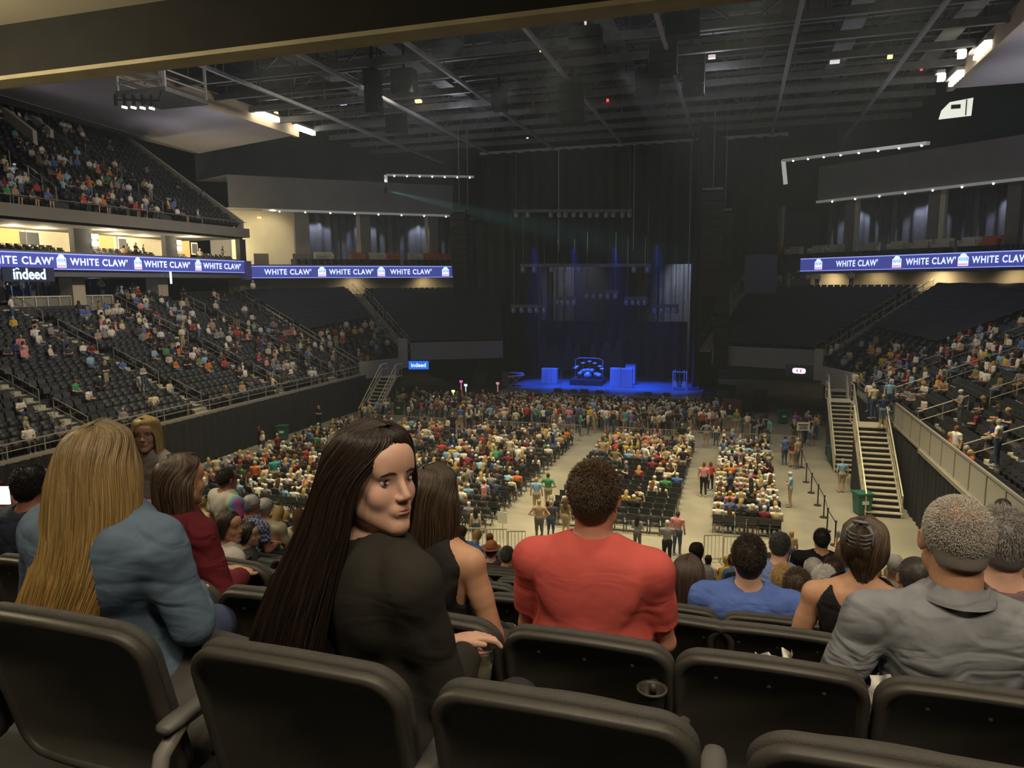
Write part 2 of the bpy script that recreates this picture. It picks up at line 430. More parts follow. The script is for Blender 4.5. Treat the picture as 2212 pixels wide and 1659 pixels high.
# ---- suites: ring walls, fascia, pillars, curtains
mb = MB()
band(mb, 2.0, 9.6, 2.0, 11.6, (1, 3)); 
struct('wall_concourse', mb, M['beige'])
mb = MB(); [band(mb, *q, (0, 1, 3, 4)) for q in ((0.0, 11.5, 7.0, 11.5), (0.4, 12.9, 7.0, 12.9), (0.4, 11.55, 0.4, 12.9))]
struct('floor_suite_level', mb, mat('suite_slab', (0.16, 0.15, 0.14), 0.85))
mb = MB(); band(mb, 9.0, 9.4, 9.0, 11.6, (0,)); struct('wall_club', mb, M['walldark'])
mb = MB(); band(mb, 2.0, 9.6, 12, 9.6, (0, 1, 3, 4)); struct('floor_concourse', mb, M['riser'])
mb = MB(); band(mb, 7.0, 12.9, 7.0, 19.0, (1, 3)); struct('wall_suites', mb, M['wallgrey'])
mb = MB(); band(mb, 3.0, 18.6, 7.2, 18.6, (1, 3)); band(mb, 3.0, 18.6, 3.0, 21.8, (1, 3)); band(mb, 3.0, 21.8, 9.0, 21.8, (1, 3))
struct('wall_upper_fascia', mb, M['wallgrey'])
mb = MB(); band(mb, 9.0, 21.8, 9.0, 31, (1, 3)); struct('wall_upper', mb, M['walldark'])

# ribbon boards: each straight screen is a thing with its lettering and emblems
def emblem(parent, loc, R, h):
    """white cloud-shaped sponsor mark with scribbled blue letters over a pink line"""
    o = MB(); w = h * 0.86
    out = [(-w / 2, -h * .42), (w / 2, -h * .42), (w / 2, h * .22), (w * .34, h * .30), (w * .24, h * .44), (0, h * .49), (-w * .24, h * .44), (-w * .34, h * .30), (-w / 2, h * .22)]
    n = len(out); o.add([(x, 0.0, z) for x, z in out], [tuple(range(n))], 0)
    for i, (x, hh) in enumerate(((-.30, .20), (-.17, .26), (-.04, .22), (.10, .26), (.24, .20), (.33, .24))):
        o.box((x * h, -.012, h * .07), (h * .055, .012, hh * h), m=1, R=roty((-1) ** i * .22))
    for i in range(6):
        o.box(((-.33 + i * .13) * h, -.012, -h * .30), (h * .085, .012, h * .13), m=2)
    ob = o.build('emblem', [M['rlight'], M['rcyan'], M['rpink']], parent)
    ob.location = loc; ob.rotation_euler = R; return ob
def ribbon(a, b, z0, z1, label, marks, off=-0.02, sx=1.0):
    a, b = np.asarray(a, float), np.asarray(b, float); d = unit(b - a); L = np.linalg.norm(b - a); h = z1 - z0
    ang = math.atan2(d[1], d[0]); zc = (z0 + z1) / 2
    root = empty('ribbon_board', (a[0], a[1], zc), ang, label, 'led screen', 'ribbon boards')
    MB().box((L / 2, 0.15, 0), (L, 0.3, h)).build('screen', M['ribbon'], root)
    MB().box((L / 2, -.005, h / 2 - .04), (L, 0.02, .08)).box((L / 2, -.005, -h / 2 + .03), (L, 0.02, .06)).build('edge_strip', M['redge'], root)
    for kind, t in marks:
        if kind == 'w':
            me = WHITE.copy() if False else WHITE
            t_ = link('lettering', me, root); t_.location = (t * L, off * 1.5, -.02 * h); t_.rotation_euler = (math.pi / 2, 0, 0); t_.scale = (h * sx, h, 1)
        else:
            emblem(root, (t * L, off * 1.5, 0), (0, 0, 0), h * .9).scale = (.85, 1, 1)
    return root
WHITE = text_mesh('lettering', "WHITE CLAW'", 0.62, M['rlight'], 0.004, 0.014, spacing=1.15)
RZ0, RZ1 = 11.75, 13.05
marks = []
# screens run left to right as seen from the floor
def tpos(px, py, a, b):
    """how far along plan line a-b a pixel column falls"""
    r0 = at(px, py, D=1.0) - CAM; a, b = np.asarray(a, float), np.asarray(b, float); d = b - a
    A = np.array([[r0[0], -d[0]], [r0[1], -d[1]]]); s = np.linalg.solve(A, a - CAM[:2]); return float(s[1])
def marks_for(lst, a, b): return [(k, tpos(px, 575, a, b)) for k, px in lst]
a, b = (-46, 24), (-46, 60.3)
ribbon(a, b, 12.05, 13.2, 'long blue ribbon screen with white lettering on the left stand',
       marks_for([('w', 42), ('e', 133), ('w', 217), ('e', 298), ('w', 363), ('e', 428), ('w', 481), ('e', 534)], a, b))
a, b = (-46.0, 61.2), (-28.6, 75.6)
ribbon(a, b, 11.55, 12.75, 'blue ribbon screen across the left corner beside the hanging speakers',
       marks_for([('w', 622), ('e', 695), ('w', 759), ('e', 823), ('w', 888), ('e', 962)], a, b), sx=.84)
a, b = (5.6, 74.9), (23.0, 59.6)
ribbon(a, b, 11.75, 12.95, 'blue ribbon screen across the right corner above the dark seats',
       marks_for([('e', 1768), ('w', 1850), ('e', 1937), ('w', 2009), ('e', 2080), ('w', 2160), ('e', 2238)], a, b), sx=.74)
mb = MB(); mb.slab((-46.1, 60.3), (-46.1, 61.2), .5, 11.4, 13.2); thing1('corner_panel', mb, mat('violet_panel', (.12, .10, .30), .6, emit=.12), 'dim violet panel joining the two left ribbon screens', 'panel')

# far corner suites: pillars, curtains, downlight strips
strip_m = mat('strip_lit_metal', (.62, .62, .58), .5, emit=.16); bar_m = mat('bar_metal', (.62, .66, .60), .5, emit=.42)  # strip housings glow faintly in place of light falling on their metal
def light_strip(pts, label, n, w=0.3, dots=True, m='strip'):
    pts = [np.asarray(p, float) for p in pts]
    root = empty('light_strip', pts[0], 0, label, 'light strip', 'light strips under the suite ceilings')
    mb = MB()
    for p, q in zip(pts[:-1], pts[1:]): mb.beam(p - pts[0], q - pts[0], w, .22)
    mb.build('housing', bar_m if m == 'white' else strip_m, root)
    L = sum(np.linalg.norm(q - p) for p, q in zip(pts[:-1], pts[1:])); 
    for i in range(n):
        s = L * (i + .7) / n; 
        for p, q in zip(pts[:-1], pts[1:]):
            l = np.linalg.norm(q - p)
            if s <= l: c = p + (q - p) * s / l; break
            s -= l
        else: continue
        MB().lathe([(0.001, -.08), (.06, -.06), (.08, 0), (.06, .06), (0.001, .08)], c - pts[0] + np.array([0, -.2, -.14]), 8).build('downlight', M['lamps'], root, True)
    return root
o3, o3b = ring(2.8), ring(6.5)
light_strip([(*lerp(o3[1], o3[2], .13), 18.45), (*o3[2], 18.45)], 'strip of downlights above the left corner suites', 8)
light_strip([(*o3[3], 18.45), (*o3[4], 18.45)], 'strip of downlights above the right corner suites', 10)
light_strip([at(1692, 347, Y=70), at(2005, 309, Y=56)], 'upper strip of small lights near the right wall', 8)
light_strip([at(1692, 347, Y=70), at(1697, 398, Y=70)], 'pale vertical light bar at the end of the right upper strip', 0, 0.35, m='white')
light_strip([at(834, 378, Y=76), at(1024, 382, Y=80)], 'upper strip of small lights left of the stage drape', 7)
light_strip([at(833, 378, Y=76), at(836, 420, Y=76)], 'pale vertical light bar at the end of the left upper strip', 3, 0.3, m='white')
pil = MB()
def pillar(px, py, seg, off, z0, z1, w, mname, label):
    # place along the ring segment where the pixel column falls
    A = ring(off); a, b = A[seg], A[seg + 1]; t = tpos(px, py, a, b); c = lerp(a, b, t); d = unit(np.array(b) - a)
    mb = MB(); mb.box((c[0], c[1], (z0 + z1) / 2), (w, w * .8, z1 - z0), rz=math.atan2(d[1], d[0]))
    return thing1('pillar', mb, M[mname], label, 'pillar', 'pillars between the suites')
for i, (px, w, m_) in enumerate(((652, 1.5, 'wallgrey'), (775, .4, 'cream'), (790, 1.0, 'fascia'), (922, .35, 'cream'), (936, 1.0, 'fascia'))):
    pillar(px, 520, 1, 4.5, 12.9, 18.6, w, m_, '%s of the five pillars of the left corner suites, counted from the lit alcove' % ordw(i))
for i, (px, w, m_) in enumerate(((1677, 1.0, 'fascia'), (1690, .3, 'cream'), (1838, .9, 'fascia'), (1849, .5, 'cream'), (2018, .9, 'fascia'), (2034, .55, 'cream'), (2190, 1.0, 'fascia'))):
    pillar(px, 490, 3, 4.5, 12.9, 18.6, w, m_, '%s of the seven pillars of the right corner suites, counted from the stage' % ordw(i))
for i, (seg, t0, t1) in enumerate(((1, .30, .47), (1, .49, .70), (1, .72, .98), (3, .02, .25), (3, .27, .52), (3, .54, .8), (3, .82, 1.0))):
    A = ring(6.6); mb = MB(); mb.add(*pleated(lerp(A[seg], A[seg + 1], t0), lerp(A[seg], A[seg + 1], t1), 12.95, 18.5, .16, 1.1, .16))
    side = 'left' if seg == 1 else 'right'; j = i if seg == 1 else i - 3
    thing1('curtain', mb, M['curtain'], 'dark pleated curtain in the %s bay of the %s corner suites, counted %s' % (ordw(j), side, 'from the alcove' if seg == 1 else 'from the stage'), 'curtain', 'suite curtains')
for s, t in ((1, .4), (1, .6), (1, .85), (3, .12), (3, .38), (3, .66), (3, .9)):
    c = on_ring(s, t, 5.4); light('suite_light', 'SPOT', (*c, 18.3), (*on_ring(s, t, 6.4), 13), 260, COOL, .15, 100, .5)
for s, t, e in ((1, .5, 60), (1, .85, 60), (3, .1, 110), (3, .3, 60), (3, .55, 170), (3, .8, 70), (3, .95, 110)):
    c = on_ring(s, t, .6); light('concourse_light', 'SPOT', (*c, 11.4), (*on_ring(s, t, 1.9), 9.8), e, WARM, .2, 150, .9)

# lit alcove between the upper deck and the left corner suites
A = ring(6.0); B = ring(2.2)
a0 = at(547, 520, Y=66); mb = MB()
p0, p1 = lerp(A[1], A[2], .06), lerp(A[1], A[2], .30)
mb.slab(p0, p1, .3, 12.9, 18.7); struct('wall_alcove', mb, M['cream'])
light('alcove_light', 'SPOT', (*lerp(B[1], B[2], .17), 18.3), (*lerp(A[1], A[2], .18), 15), 200, WARM, .2, 110, .8)
c = lerp(A[1], A[2], .17)
thing1('wall_lamp', MB().box((c[0] + .25, c[1] - .3, 17.9), (.35, .2, .12)), M['lampw'], 'small amber lamp high on the cream alcove wall', 'lamp')
for i, (px0, px1) in enumerate(((548, 580), (632, 672))):
    q0, q1 = lerp(ring(1.2)[1], ring(1.2)[2], tpos(px0, 550, ring(1.2)[1], ring(1.2)[2])), lerp(ring(1.2)[1], ring(1.2)[2], tpos(px1, 550, ring(1.2)[1], ring(1.2)[2]))
    mb = MB(); mb.slab(q0, q1, .12, 12.9, 14.0); thing1('partition', mb, M['fascia'], ('low brown partition beside the ribbon corner below the alcove', 'low brown partition at the foot of the wide grey pillar')[i], 'partition', 'alcove partitions')

# sofas on the terrace in front of the suites
def sofa(seg, px, py, kind, label, w=1.8):
    A = ring(2.6); a, b = A[seg], A[seg + 1]; c = lerp(a, b, tpos(px, py, a, b)); d = unit(b - a)
    col = M['orange'] if kind == 'o' else M['offwhite']
    r = empty('sofa', (c[0], c[1], 13.35), math.atan2(d[1], d[0]) + math.pi, label, 'sofa', 'sofas on the suite terraces')
    MB().box((0, 0, .30), (w, .8, .25)).build('seat', col, r)
    MB().box((0, -.38, .62), (w, .18, .62)).build('backrest', col, r)
    for s in (-1, 1): MB().box((s * (w / 2 - .06), 0, .42), (.14, .8, .5)).build('armrest', col, r)
    MB().box((0, 0, -.12), (w * .96, .7, .60)).build('base', M['black'], r)
    return r
LL = [(690, 'c'), (710, 'c'), (772, 'o'), (808, 'c'), (825, 'c'), (848, 'o'), (897, 'c'), (932, 'o'), (957, 'o')]
for i, (px, k) in enumerate(LL):
    sofa(1, px, 552, k, '%s sofa, %s along the left corner terrace from the alcove' % ('orange' if k == 'o' else 'cream', ordw(i)), 1.0 if px in (808, 825, 690, 710) else 1.5)
RL = [(1683, 'o'), (1716, 'c'), (1765, 'c'), (1803, 'c'), (1878, 'c'), (1938, 'c'), (1990, 'c'), (2035, 'c'), (2095, 'c'), (2135, 'o')]
for i, (px, k) in enumerate(RL):
    sofa(3, px, 525, k, '%s sofa, %s along the right corner terrace from the stage' % ('orange' if k == 'o' else 'cream', ordw(i)), 1.6)
# rows of dark theatre chairs below the sofas, on both corner terraces
for seg in (1, 3):
    for off, z in ((0.9, 12.93), (1.7, 12.93)):
        A = ring(off); L = np.linalg.norm(A[seg + 1] - A[seg]); d = unit(A[seg + 1] - A[seg]); f = math.atan2(d[1], d[0]) + math.pi
        for j in range(int(L / .7)):
            if (j // 6) % 4 == 3: continue
            c = lerp(A[seg], A[seg + 1], (j + .5) * .7 / L)
            if tpos(630, 550, A[1], A[2]) > (j + .5) * .7 / L and seg == 1: continue
            SEATS.append((c[0], c[1], z - .32, f, 'corner terrace', int(off > 1), j))

# ---- left suites below the upper deck
mb = MB()
mb.box((-52.0, 33, 14.3), (.3, 50, 3.4)); struct('wall_suites_left', mb, M['cream'])
mb = MB(); mb.box((-49.5, 33, 12.6), (6.2, 54, .4)); mb.box((-46.6, 33, 13.1), (.15, 54.5, .5)); struct('floor_suites_left', mb, M['fascia'])
mb = MB(); mb.prism([(-42.9, 6), (-42.9, 57.1), (-53, 57.1), (-53, 6)], 15.15, 15.4); mb.box((-42.95, 31.6, 15.55), (.35, 51, .8))
mb.beam((-43.0, 6, 16.5), (-43.0, 57, 16.5), .05)
struct('wall_upper_deck_front', mb, M['fascia'])
for i, (px, w) in enumerate(((177, 1.6), (367, 1.3), (521, .9))):
    t = at(px, 520, X=-47.5)
    thing1('pillar', MB().box((-47.6, t[1], 13.9), (.5, w, 3.0)), M['walldark'], '%s dark pillar between the lit left suites, from the camera end' % ordw(i), 'pillar', 'suite pillars left')
    if i < 2:
        r = empty('wall_lamp', (-47.3, t[1] + w / 2 + .15, 14.2), 0, 'bright double wall lamp on the %s dark suite pillar' % ordw(i), 'lamp', 'suite wall lamps')
        for dz in (.45, -.1): MB().box((0, 0.05, dz), (.2, .5 - .15 * i, .35)).build('lamp_shade', M['lamp'], r)
        light('suite_light', 'POINT', (-46.6, t[1] + w / 2 + .9, 14.7), None, 150, WARM, .2)
for i, px in enumerate((20, 85, 245, 300, 420, 480)):
    t = at(px, 510, X=-50); light('suite_light', 'POINT', (-49.5, t[1], 14.9), None, 230, WARM, .2)
for i, (px, w) in enumerate(((228, 1.6), (392, 2.0), (16, 2.2))):
    t = at(px, 505, X=-51.7)
    thing1('wall_panel', MB().box((-51.75, t[1], 14.3), (.1, w, 2.6)), mat('orange_panel', (.55, .30, .13), .8), ('orange wall panel beside the first lit suite lamp', 'orange wall panel beside the second lit suite lamp', 'orange wall panel at the open end of the left suites')[i], 'wall panel', 'orange suite panels')
for i, (px, w) in enumerate(((72, 1.0), (50, .5), (265, .8), (420, .7))):
    t = at(px, 500, X=-51.6)
    r = empty('picture', (-51.8, t[1], 13.9), 0, 'framed picture on the cream wall of the left suites, %s from the camera end' % ordw(i), 'picture', 'suite pictures')
    MB().box((0.06, 0, .6), (.05, w * 1.25, 1.2)).build('frame', M['white'], r)
    MB().box((.1, 0, .6), (.03, w, .95)).build('print', M['walldark'], r)
for x, z in ((-47.3, 12.8), (-48.3, 13.0)):
    for j in range(56):
        y = 26 + j * .62
        if any(abs(y - at(px, 520, X=-47)[1]) < 1.1 for px in (177, 367, 430)): continue
        SEATS.append((x, y, z, -math.pi / 2, 'left suites', int(x < -48), j))

# ---- club level under the left ribbon
for i, px in enumerate((173, 355, 528)):
    t = at(px, 610, X=-47.2)
    thing1('pillar', MB().box((-48, t[1], 10.6), (1.3, 1.1, 2.9)), M['beige'], 'pale square pillar under the left ribbon screen, %s from the camera end' % ordw(i), 'pillar', 'club pillars')
mb = MB(); mb.box((-54, 36, 10.8), (.3, 50, 3)); struct('wall_club_back', mb, M['walldark'])
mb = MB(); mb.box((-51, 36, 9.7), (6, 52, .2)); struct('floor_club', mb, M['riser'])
a, b = at(22, 650, X=-47.6), at(243, 650, X=-47.6)
root = empty('glass_railing', (-47.6, a[1], 9.0), 0, 'railing of framed panels along the club platform in the left stand', 'railing')
L = b[1] - a[1]; mb = MB(); mb.beam((0, 0, 1.15), (0, L, 1.15), .1); mb.beam((0, 0, .15), (0, L, .15), .16)
for i in range(10): mb.box((0, L * i / 9, .65), (.09, .09, 1.05))
mb.build('frame', mat('rail_cream', (.55, .5, .38), .5), root)
mb = MB()
for i in range(9): mb.box((0, L * (i + .5) / 9, .65), (.02, L / 9 - .2, .8))
mb.build('panel', mat('rail_glass', (.28, .27, .22), .3, var=.3, vscale=.8), root)
mb = MB(); mb.box((-47.5, (a[1] + b[1]) / 2, 8.85), (1.2, L, .5)); struct('floor_club_ledge', mb, M['fascia'])
def sign(text, loc, rz, w, h, back, textm, size, label, cat='sign', off=.012):
    r = empty('lit_sign', loc, rz, label, cat)
    MB().box((0, .06, 0), (w, .12, h)).build('panel', back, r)
    me = text_mesh('lettering', text, size, textm, .004, off, spacing=1.0)
    t = link('lettering', me, r); t.location = (0, -.02, 0); t.rotation_euler = (math.pi / 2, 0, 0)
    return r
p = at(64, 593, X=-45.7)
r = sign('indeed', (p[0], p[1], p[2]), math.pi / 2 + .12, 4.2, .95, M['navy'], mat('sign_glow', (.55, .85, 1.0), .5, emit=2.2), 1.0, 'dark sign with glowing white lettering under the left ribbon screen', off=.02)
MB().tube([(-.98 + .14 * math.cos(a_), -.03, .26 + .14 * math.sin(a_)) for a_ in np.linspace(.4, 2.6, 8)], .03, 6).build('swoosh', MATS['sign_glow'], r)
p = at(8, 592, X=-45.7); thing1('light_bar', MB().box((p[0], p[1], p[2]), (.1, .28, .8)), mat('bar_glow', (.5, .75, 1), .5, emit=2.0), 'short vertical glowing bar left of the dark sign', 'light')
p = at(369, 600, X=-45.8); thing1('light_bar', MB().box((p[0], p[1], p[2]), (.1, .14, 1.0)), MATS['bar_glow'], 'thin glowing blue bar by the middle club pillar', 'light')
p = at(904, 789, Y=58); sign('indeed', p, .25, 1.75, .72, M['sblue'], M['rlight'], .5, 'small blue screen with white lettering at the left corner of the floor')
p = at(1726, 801, Y=56); r = empty('lit_sign', p, -.3, 'small dark screen with a rounded white mark at the right corner of the floor', 'sign')
MB().box((0, .06, 0), (1.9, .12, .85)).build('panel', M['navy'], r)
o = [(.46 * (abs(math.cos(t)) ** .5) * math.copysign(1, math.cos(t)), -.01, .2 * (abs(math.sin(t)) ** .5) * math.copysign(1, math.sin(t))) for t in np.linspace(0, 2 * math.pi, 33)[:-1]]
MB().add(o, [tuple(range(32))]).build('emblem', mat('mark_white', (1.0, .82, .95), .5, emit=1.3), r)
b_ = MB()
for x in (-.13, .12): b_.box((x, -.02, 0), (.10, .01, .22)); 
b_.build('lettering', M['rpink'], r)
thing1('screen_panel', MB().box(at(1643, 592, Y=64), (2.5, .25, 3.2)), M['navy'], 'dark blue square panel hanging beside the right end of the stage', 'screen')

# ---- overhang above the camera
mb = MB(); mb.prism([(-30, -8), (22, -8), (22, 9.0), (-30, 9.0)], 14.84, 15.3); struct('ceiling_soffit', mb, mat('soffit_tan', (.42, .38, .30), .85, var=.1, vscale=.5))
mb = MB(); mb.box((-4, 9.15, 14.5), (52, .3, .84)); struct('wall_overhang', mb, M['black'])
mb = MB(); mb.box((-4, 9.12, 14.04), (52, .4, .06)); struct('trim_overhang', mb, mat('overhang_trim', (.44, .38, .25), .6, var=.3, vscale=1.5))

# thin haze filling the bowl

def slope_wall(name_label, y, t0, t1, h, w, m, F=(-43.2, 15.9), B=(-62, 28.6)):
    mb = MB(); p = [(F[0] + (B[0] - F[0]) * t, F[1] + (B[1] - F[1]) * t) for t in (t0, t1)]
    vs = [(x, yy, z + d) for yy in (y - w / 2, y + w / 2) for (x, z) in p for d in (-.3, h)]
    mb.add(vs, [(0, 1, 3, 2), (4, 6, 7, 5), (1, 5, 7, 3), (0, 2, 6, 4), (0, 4, 5, 1), (2, 3, 7, 6)]); return thing1('stair_wall', mb, m, name_label, 'wall')
slope_wall('long cream parapet climbing at the far end of the upper deck', 56.75, 0.0, .95, .75, .3, mat('parapet_cream', (.46, .43, .34), .8))
slope_wall('cream stair wall between seats high in the upper deck', 43.4, .42, .97, 1.3, .35, mat('parapet_cream', (.46, .43, .34), .8))
slope_wall('second cream stair wall beside the first in the upper deck', 46.2, .50, .90, 1.0, .3, mat('parapet_cream', (.46, .43, .34), .8))
# added fill lamps that brighten the white ceiling panels from below
for y in (24, 40, 54): light('panel_fill', 'SPOT', (-45.5, y - 3, 17.6), (-45, y, 24.4), 330, (.86, .82, 1.0), .3, 110, 1.0)
for y in (46, 56): light('panel_fill', 'SPOT', (18, y, 15), (20, y + 1, 24.4), 700, (.84, .84, 1.0), .3, 90, 1.0)
for i, (x, y) in enumerate(((-30, 30), (-12, 36), (-2, 52), (4, 30), (-22, 56))): light('roof_fill', 'POINT', (x, y, 23.6), None, 105, (.85, .88, 1.0), .5)  # added fill lamps without fixtures, lifting the dark roof steel
for x, y in ((-44, 58), (-34, 68), (10, 66), (19, 56)): light('fascia_light', 'POINT', (x * .86 - 1.7, y * .86, 20.5), None, 95, (.80, .82, 1.0), .5)

for y in (30, 38, 46): light('club_light', 'POINT', (-49.5, y, 11.3), None, 26, (.5, .6, 1.0), .3)
# ================================================================== roof
mb = MB(); mb.prism([(-39.2, 4), (-39.2, 59.8), (-54, 64.5), (-50.2, 36), (-50.2, 4)], 24.45, 24.7)
struct('ceiling_panel_left', mb, M['soffit'])
mb = MB(); mb.prism([(14.1, 4), (26, 4), (26, 61.3), (14.1, 61.3)], 24.45, 24.7)
struct('ceiling_panel_right', mb, M['soffit'])
mb = MB(); mb.prism([(-39.4, 4), (-39.0, 4), (-39.0, 60), (-39.4, 60)], 24.3, 25.6); mb.prism([(13.9, 4), (14.3, 4), (14.3, 61.5), (13.9, 61.5)], 24.3, 25.6)
struct('trim_1', mb, M['beige'])
mb = MB(); mb.prism([(-62, 10), (-50.4, 10), (-50.4, 40), (-56, 60), (-62, 60)], 28.8, 29.2); mb.prism([(-50.6, 8), (-50.2, 8), (-50.2, 37), (-53.8, 64), (-54.2, 64)], 24.4, 29)
struct('wall_ceiling_step', mb, M['wallgrey'])
for i, x in enumerate((-32.6, -25.6, -18.6, -11.5, -4.5, 2.55, 9.4)):
    mb = MB(); y1 = 79 if x in (-32.6, 9.4) else 74.4
    mb.beam((x, 11, 24.5), (x, y1, 24.5), .22, .22)
    thing1('rigging_beam', mb, M['steel2'], 'straight rigging beam running the length of the roof, %s from the left' % ordw(i), 'beam', 'long rigging beams')
mb = MB(); mb.beam((-26.5, 74.4, 24.4), (4, 74.4, 24.4), .35, .3); thing1('rigging_beam', mb, M['steel2'], 'cross beam carrying the top of the black stage drape', 'beam')
# deep cross trusses: chords, posts and diagonals
def truss(y, z, h, x0=-39, x1=14, pitch=3.5, w=.28):
    mb = MB()
    for zz in (z, z + h): mb.beam((x0, y, zz), (x1, y, zz), w, w * .8)
    n = int((x1 - x0) / pitch)
    for i in range(n + 1):
        x = x0 + (x1 - x0) * i / n; mb.beam((x, y, z), (x, y, z + h), w * .55)
        if i < n:
            x2 = x0 + (x1 - x0) * (i + 1) / n
            mb.beam((x, y, z if i % 2 else z + h), (x2, y, z + h if i % 2 else z), w * .5)
    return mb
for i in range(13):
    y = 14 + i * 5.0
    thing1('roof_truss', truss(y, 26.2 + .0 * i, 2.6), M['steel'], 'deep steel cross truss under the dark roof, %s from the camera' % ordw(i), 'truss', 'roof trusses')
for i in range(16):
    y = 12 + i * 4.1; mb = MB(); mb.beam((-39, y, 25.2), (14, y, 25.2), .3, .45); 
    for k in range(18):
        x = -38 + k * 3.0; mb.beam((x, y, 25.3), (x + .01, y + .01, 26.6), .07)
    thing1('roof_beam', mb, M['steel'], 'flat cross beam below the roof trusses, %s from the camera' % ordw(i), 'beam', 'roof cross beams')
for i, x in enumerate((-29, -22, -8, 6, 12)):
    mb = MB(); mb.box((x, 43, 25.9), (1.2, 62, .08))
    for s in (-.6, .6):
        mb.beam((x + s, 12, 26.9), (x + s, 74, 26.9), .06); mb.beam((x + s, 12, 26.4), (x + s, 74, 26.4), .05)
        for k in range(21): mb.beam((x + s, 12 + k * 3.1, 25.9), (x + s, 12 + k * 3.1, 26.9), .05)
    thing1('catwalk', mb, M['steel'], 'railed catwalk hung in the roof, %s from the left' % ordw(i), 'catwalk', 'catwalks')
for i, (x0, x1, y) in enumerate(((-5, -1, 30), (-2, 1, 33), (1, 5, 52), (0, 4, 46), (-9, -6, 28))):
    mb = MB(); mb.box(((x0 + x1) / 2, y, 28.3), (x1 - x0, .1, 1.6))
    for k in range(5): mb.box((x0 + (x1 - x0) * k / 4, y - .08, 28.3), (.12, .12, 1.7))
    thing1('roof_grille', mb, M['steel2'], 'slatted grille panel between the roof trusses, %s from the camera' % ordw(i), 'grille', 'roof grilles')
# small lit things in the roof
def roof_lamp(px, py, size, m, i, zz=25.6, label=None):
    p = at(px, py, Z=zz); r = empty('roof_lamp', p, 0, label, 'lamp', 'small lamps in the roof')
    MB().box((0, 0, .12), (size * 1.3, size * .9, .25)).build('housing', M['speaker'], r)
    MB().box((0, -.1, -.08), (size, size * .6, .22)).build('lens', M[m] if isinstance(m, str) else m, r)
    MB().beam((0, 0, .2), (0, 0, 26.2 - zz + .5), .05).build('drop_rod', M['steel'], r)
dim = mat('lens_dim', (.85, .82, .80), .5, emit=.75)
for i, (px, py, s, m) in enumerate(((655, 228, .5, dim), (742, 222, .55, mat('lens_violet', (.6, .6, .9), .5, emit=.8)), (598, 243, .3, 'lampw'), (682, 274, .3, 'lampw'), (905, 217, .5, 'lampw'),
        (1170, 106, .18, 'lampw'), (1140, 298, .2, 'rlight'), (1313, 215, .18, 'red'), (1538, 121, .45, mat('lens_pink', (.9, .7, .68), .5, emit=.7)), (1803, 131, .6, dim), (1922, 121, .3, 'lampw'), (1990, 147, .15, 'red'))):
    roof_lamp(px, py, s, m, i, label='small lit lamp hung in the dark roof, %s from the left' % ordw([655, 742, 598, 682, 905, 1170, 1140, 1313, 1538, 1803, 1922, 1990].index(px)) if False else
              'small %s lamp in the dark roof, %s' % (('white', 'violet', 'warm', 'warm', 'yellow', 'yellow', 'bluish', 'red', 'pinkish', 'white', 'white', 'red')[i],
              ('left of the first hanging speakers', 'right of the white lamp', 'next to the first bright floodlights', 'next to the second bright floodlights', 'beside the big black speaker', 'close behind the overhang edge', 'near the cross beam over the drape', 'between two speaker clusters', 'on a short bar right of the speakers', 'squarest of them, near the grilles', 'between two roof grilles', 'near the right floodlights')[i]))
def flood(px, py, X, ang, label, n=5, s=.34):
    p = at(px, py, X=X); r = empty('floodlight_bank', p, ang, label, 'floodlight', 'floodlight banks')
    MB().box((0, 0, .35), (.5, n * .62, .2)).build('bar', M['steel2'], r)
    mb = MB()
    for k in range(n): mb.box((0.1, (k - (n - 1) / 2) * .62, 0), (s, s * 1.2, s))
    mb.build('lens', M['lamp'], r)
flood(576, 252, -38.6, 0, 'bright floodlight bank under the edge of the left white ceiling panel, nearer one')
flood(657, 282, -38.4, 0, 'bright floodlight bank at the far tip of the left white ceiling panel')
flood(2118, 112, 13.7, 0, 'bright floodlight bank under the edge of the right white ceiling panel, nearer one', 5, .24)
flood(2062, 172, 13.7, 0, 'bright floodlight bank at the far tip of the right white ceiling panel', 5, .26)
flood(2074, 118, 12.9, 0, 'round floodlight beside the nearer right bank', 1, .4)
flood(2030, 168, 12.4, 0, 'round floodlight beside the far right bank', 1, .4)

# platform hung below the left ceiling
p = at(352, 205, X=-33.5)
r = empty('hanging_platform', p, 0, 'dark open platform with lamps hung below the left roof', 'platform')
MB().box((0, 0, -.2), (3.6, 3.6, .25)).build('deck', M['steel'], r)
mb = MB()
for x, y in ((-1.7, -1.7), (1.7, -1.7), (-1.7, 1.7), (1.7, 1.7), (0, 0)): mb.beam((x, y, -.2), (x, y, 4.5), .14)
for z in (.4, .9): 
    mb.beam((-1.7, -1.7, z), (-1.7, 1.7, z), .08); mb.beam((1.7, -1.7, z), (1.7, 1.7, z), .08); mb.beam((-1.7, -1.7, z), (1.7, -1.7, z), .08)
mb.build('frame', M['steel2'], r)
mb = MB(); mb.beam((-1.7, -2.0, -.6), (1.6, -2.0, -.9), .08); mb.beam((-1.7, -1.7, -.2), (-1.7, -2.0, -.6), .08); mb.beam((1.5, -1.7, -.2), (1.5, -2.0, -.9), .08)
for k in range(5): mb.beam((-1.6 + k * .65, -2.0, -.95 - .06 * k), (-1.6 + k * .65, -2.0, -.3 - .06 * k), .13)
mb.build('lamp_bar', M['speaker'], r)
for k in range(4): MB().box((-1.0 + k * .65, -2.0, -1.08 - .07 * k), (.26, .16, .12), R=roty(.25)).build('lamp', M['lamps'], r)
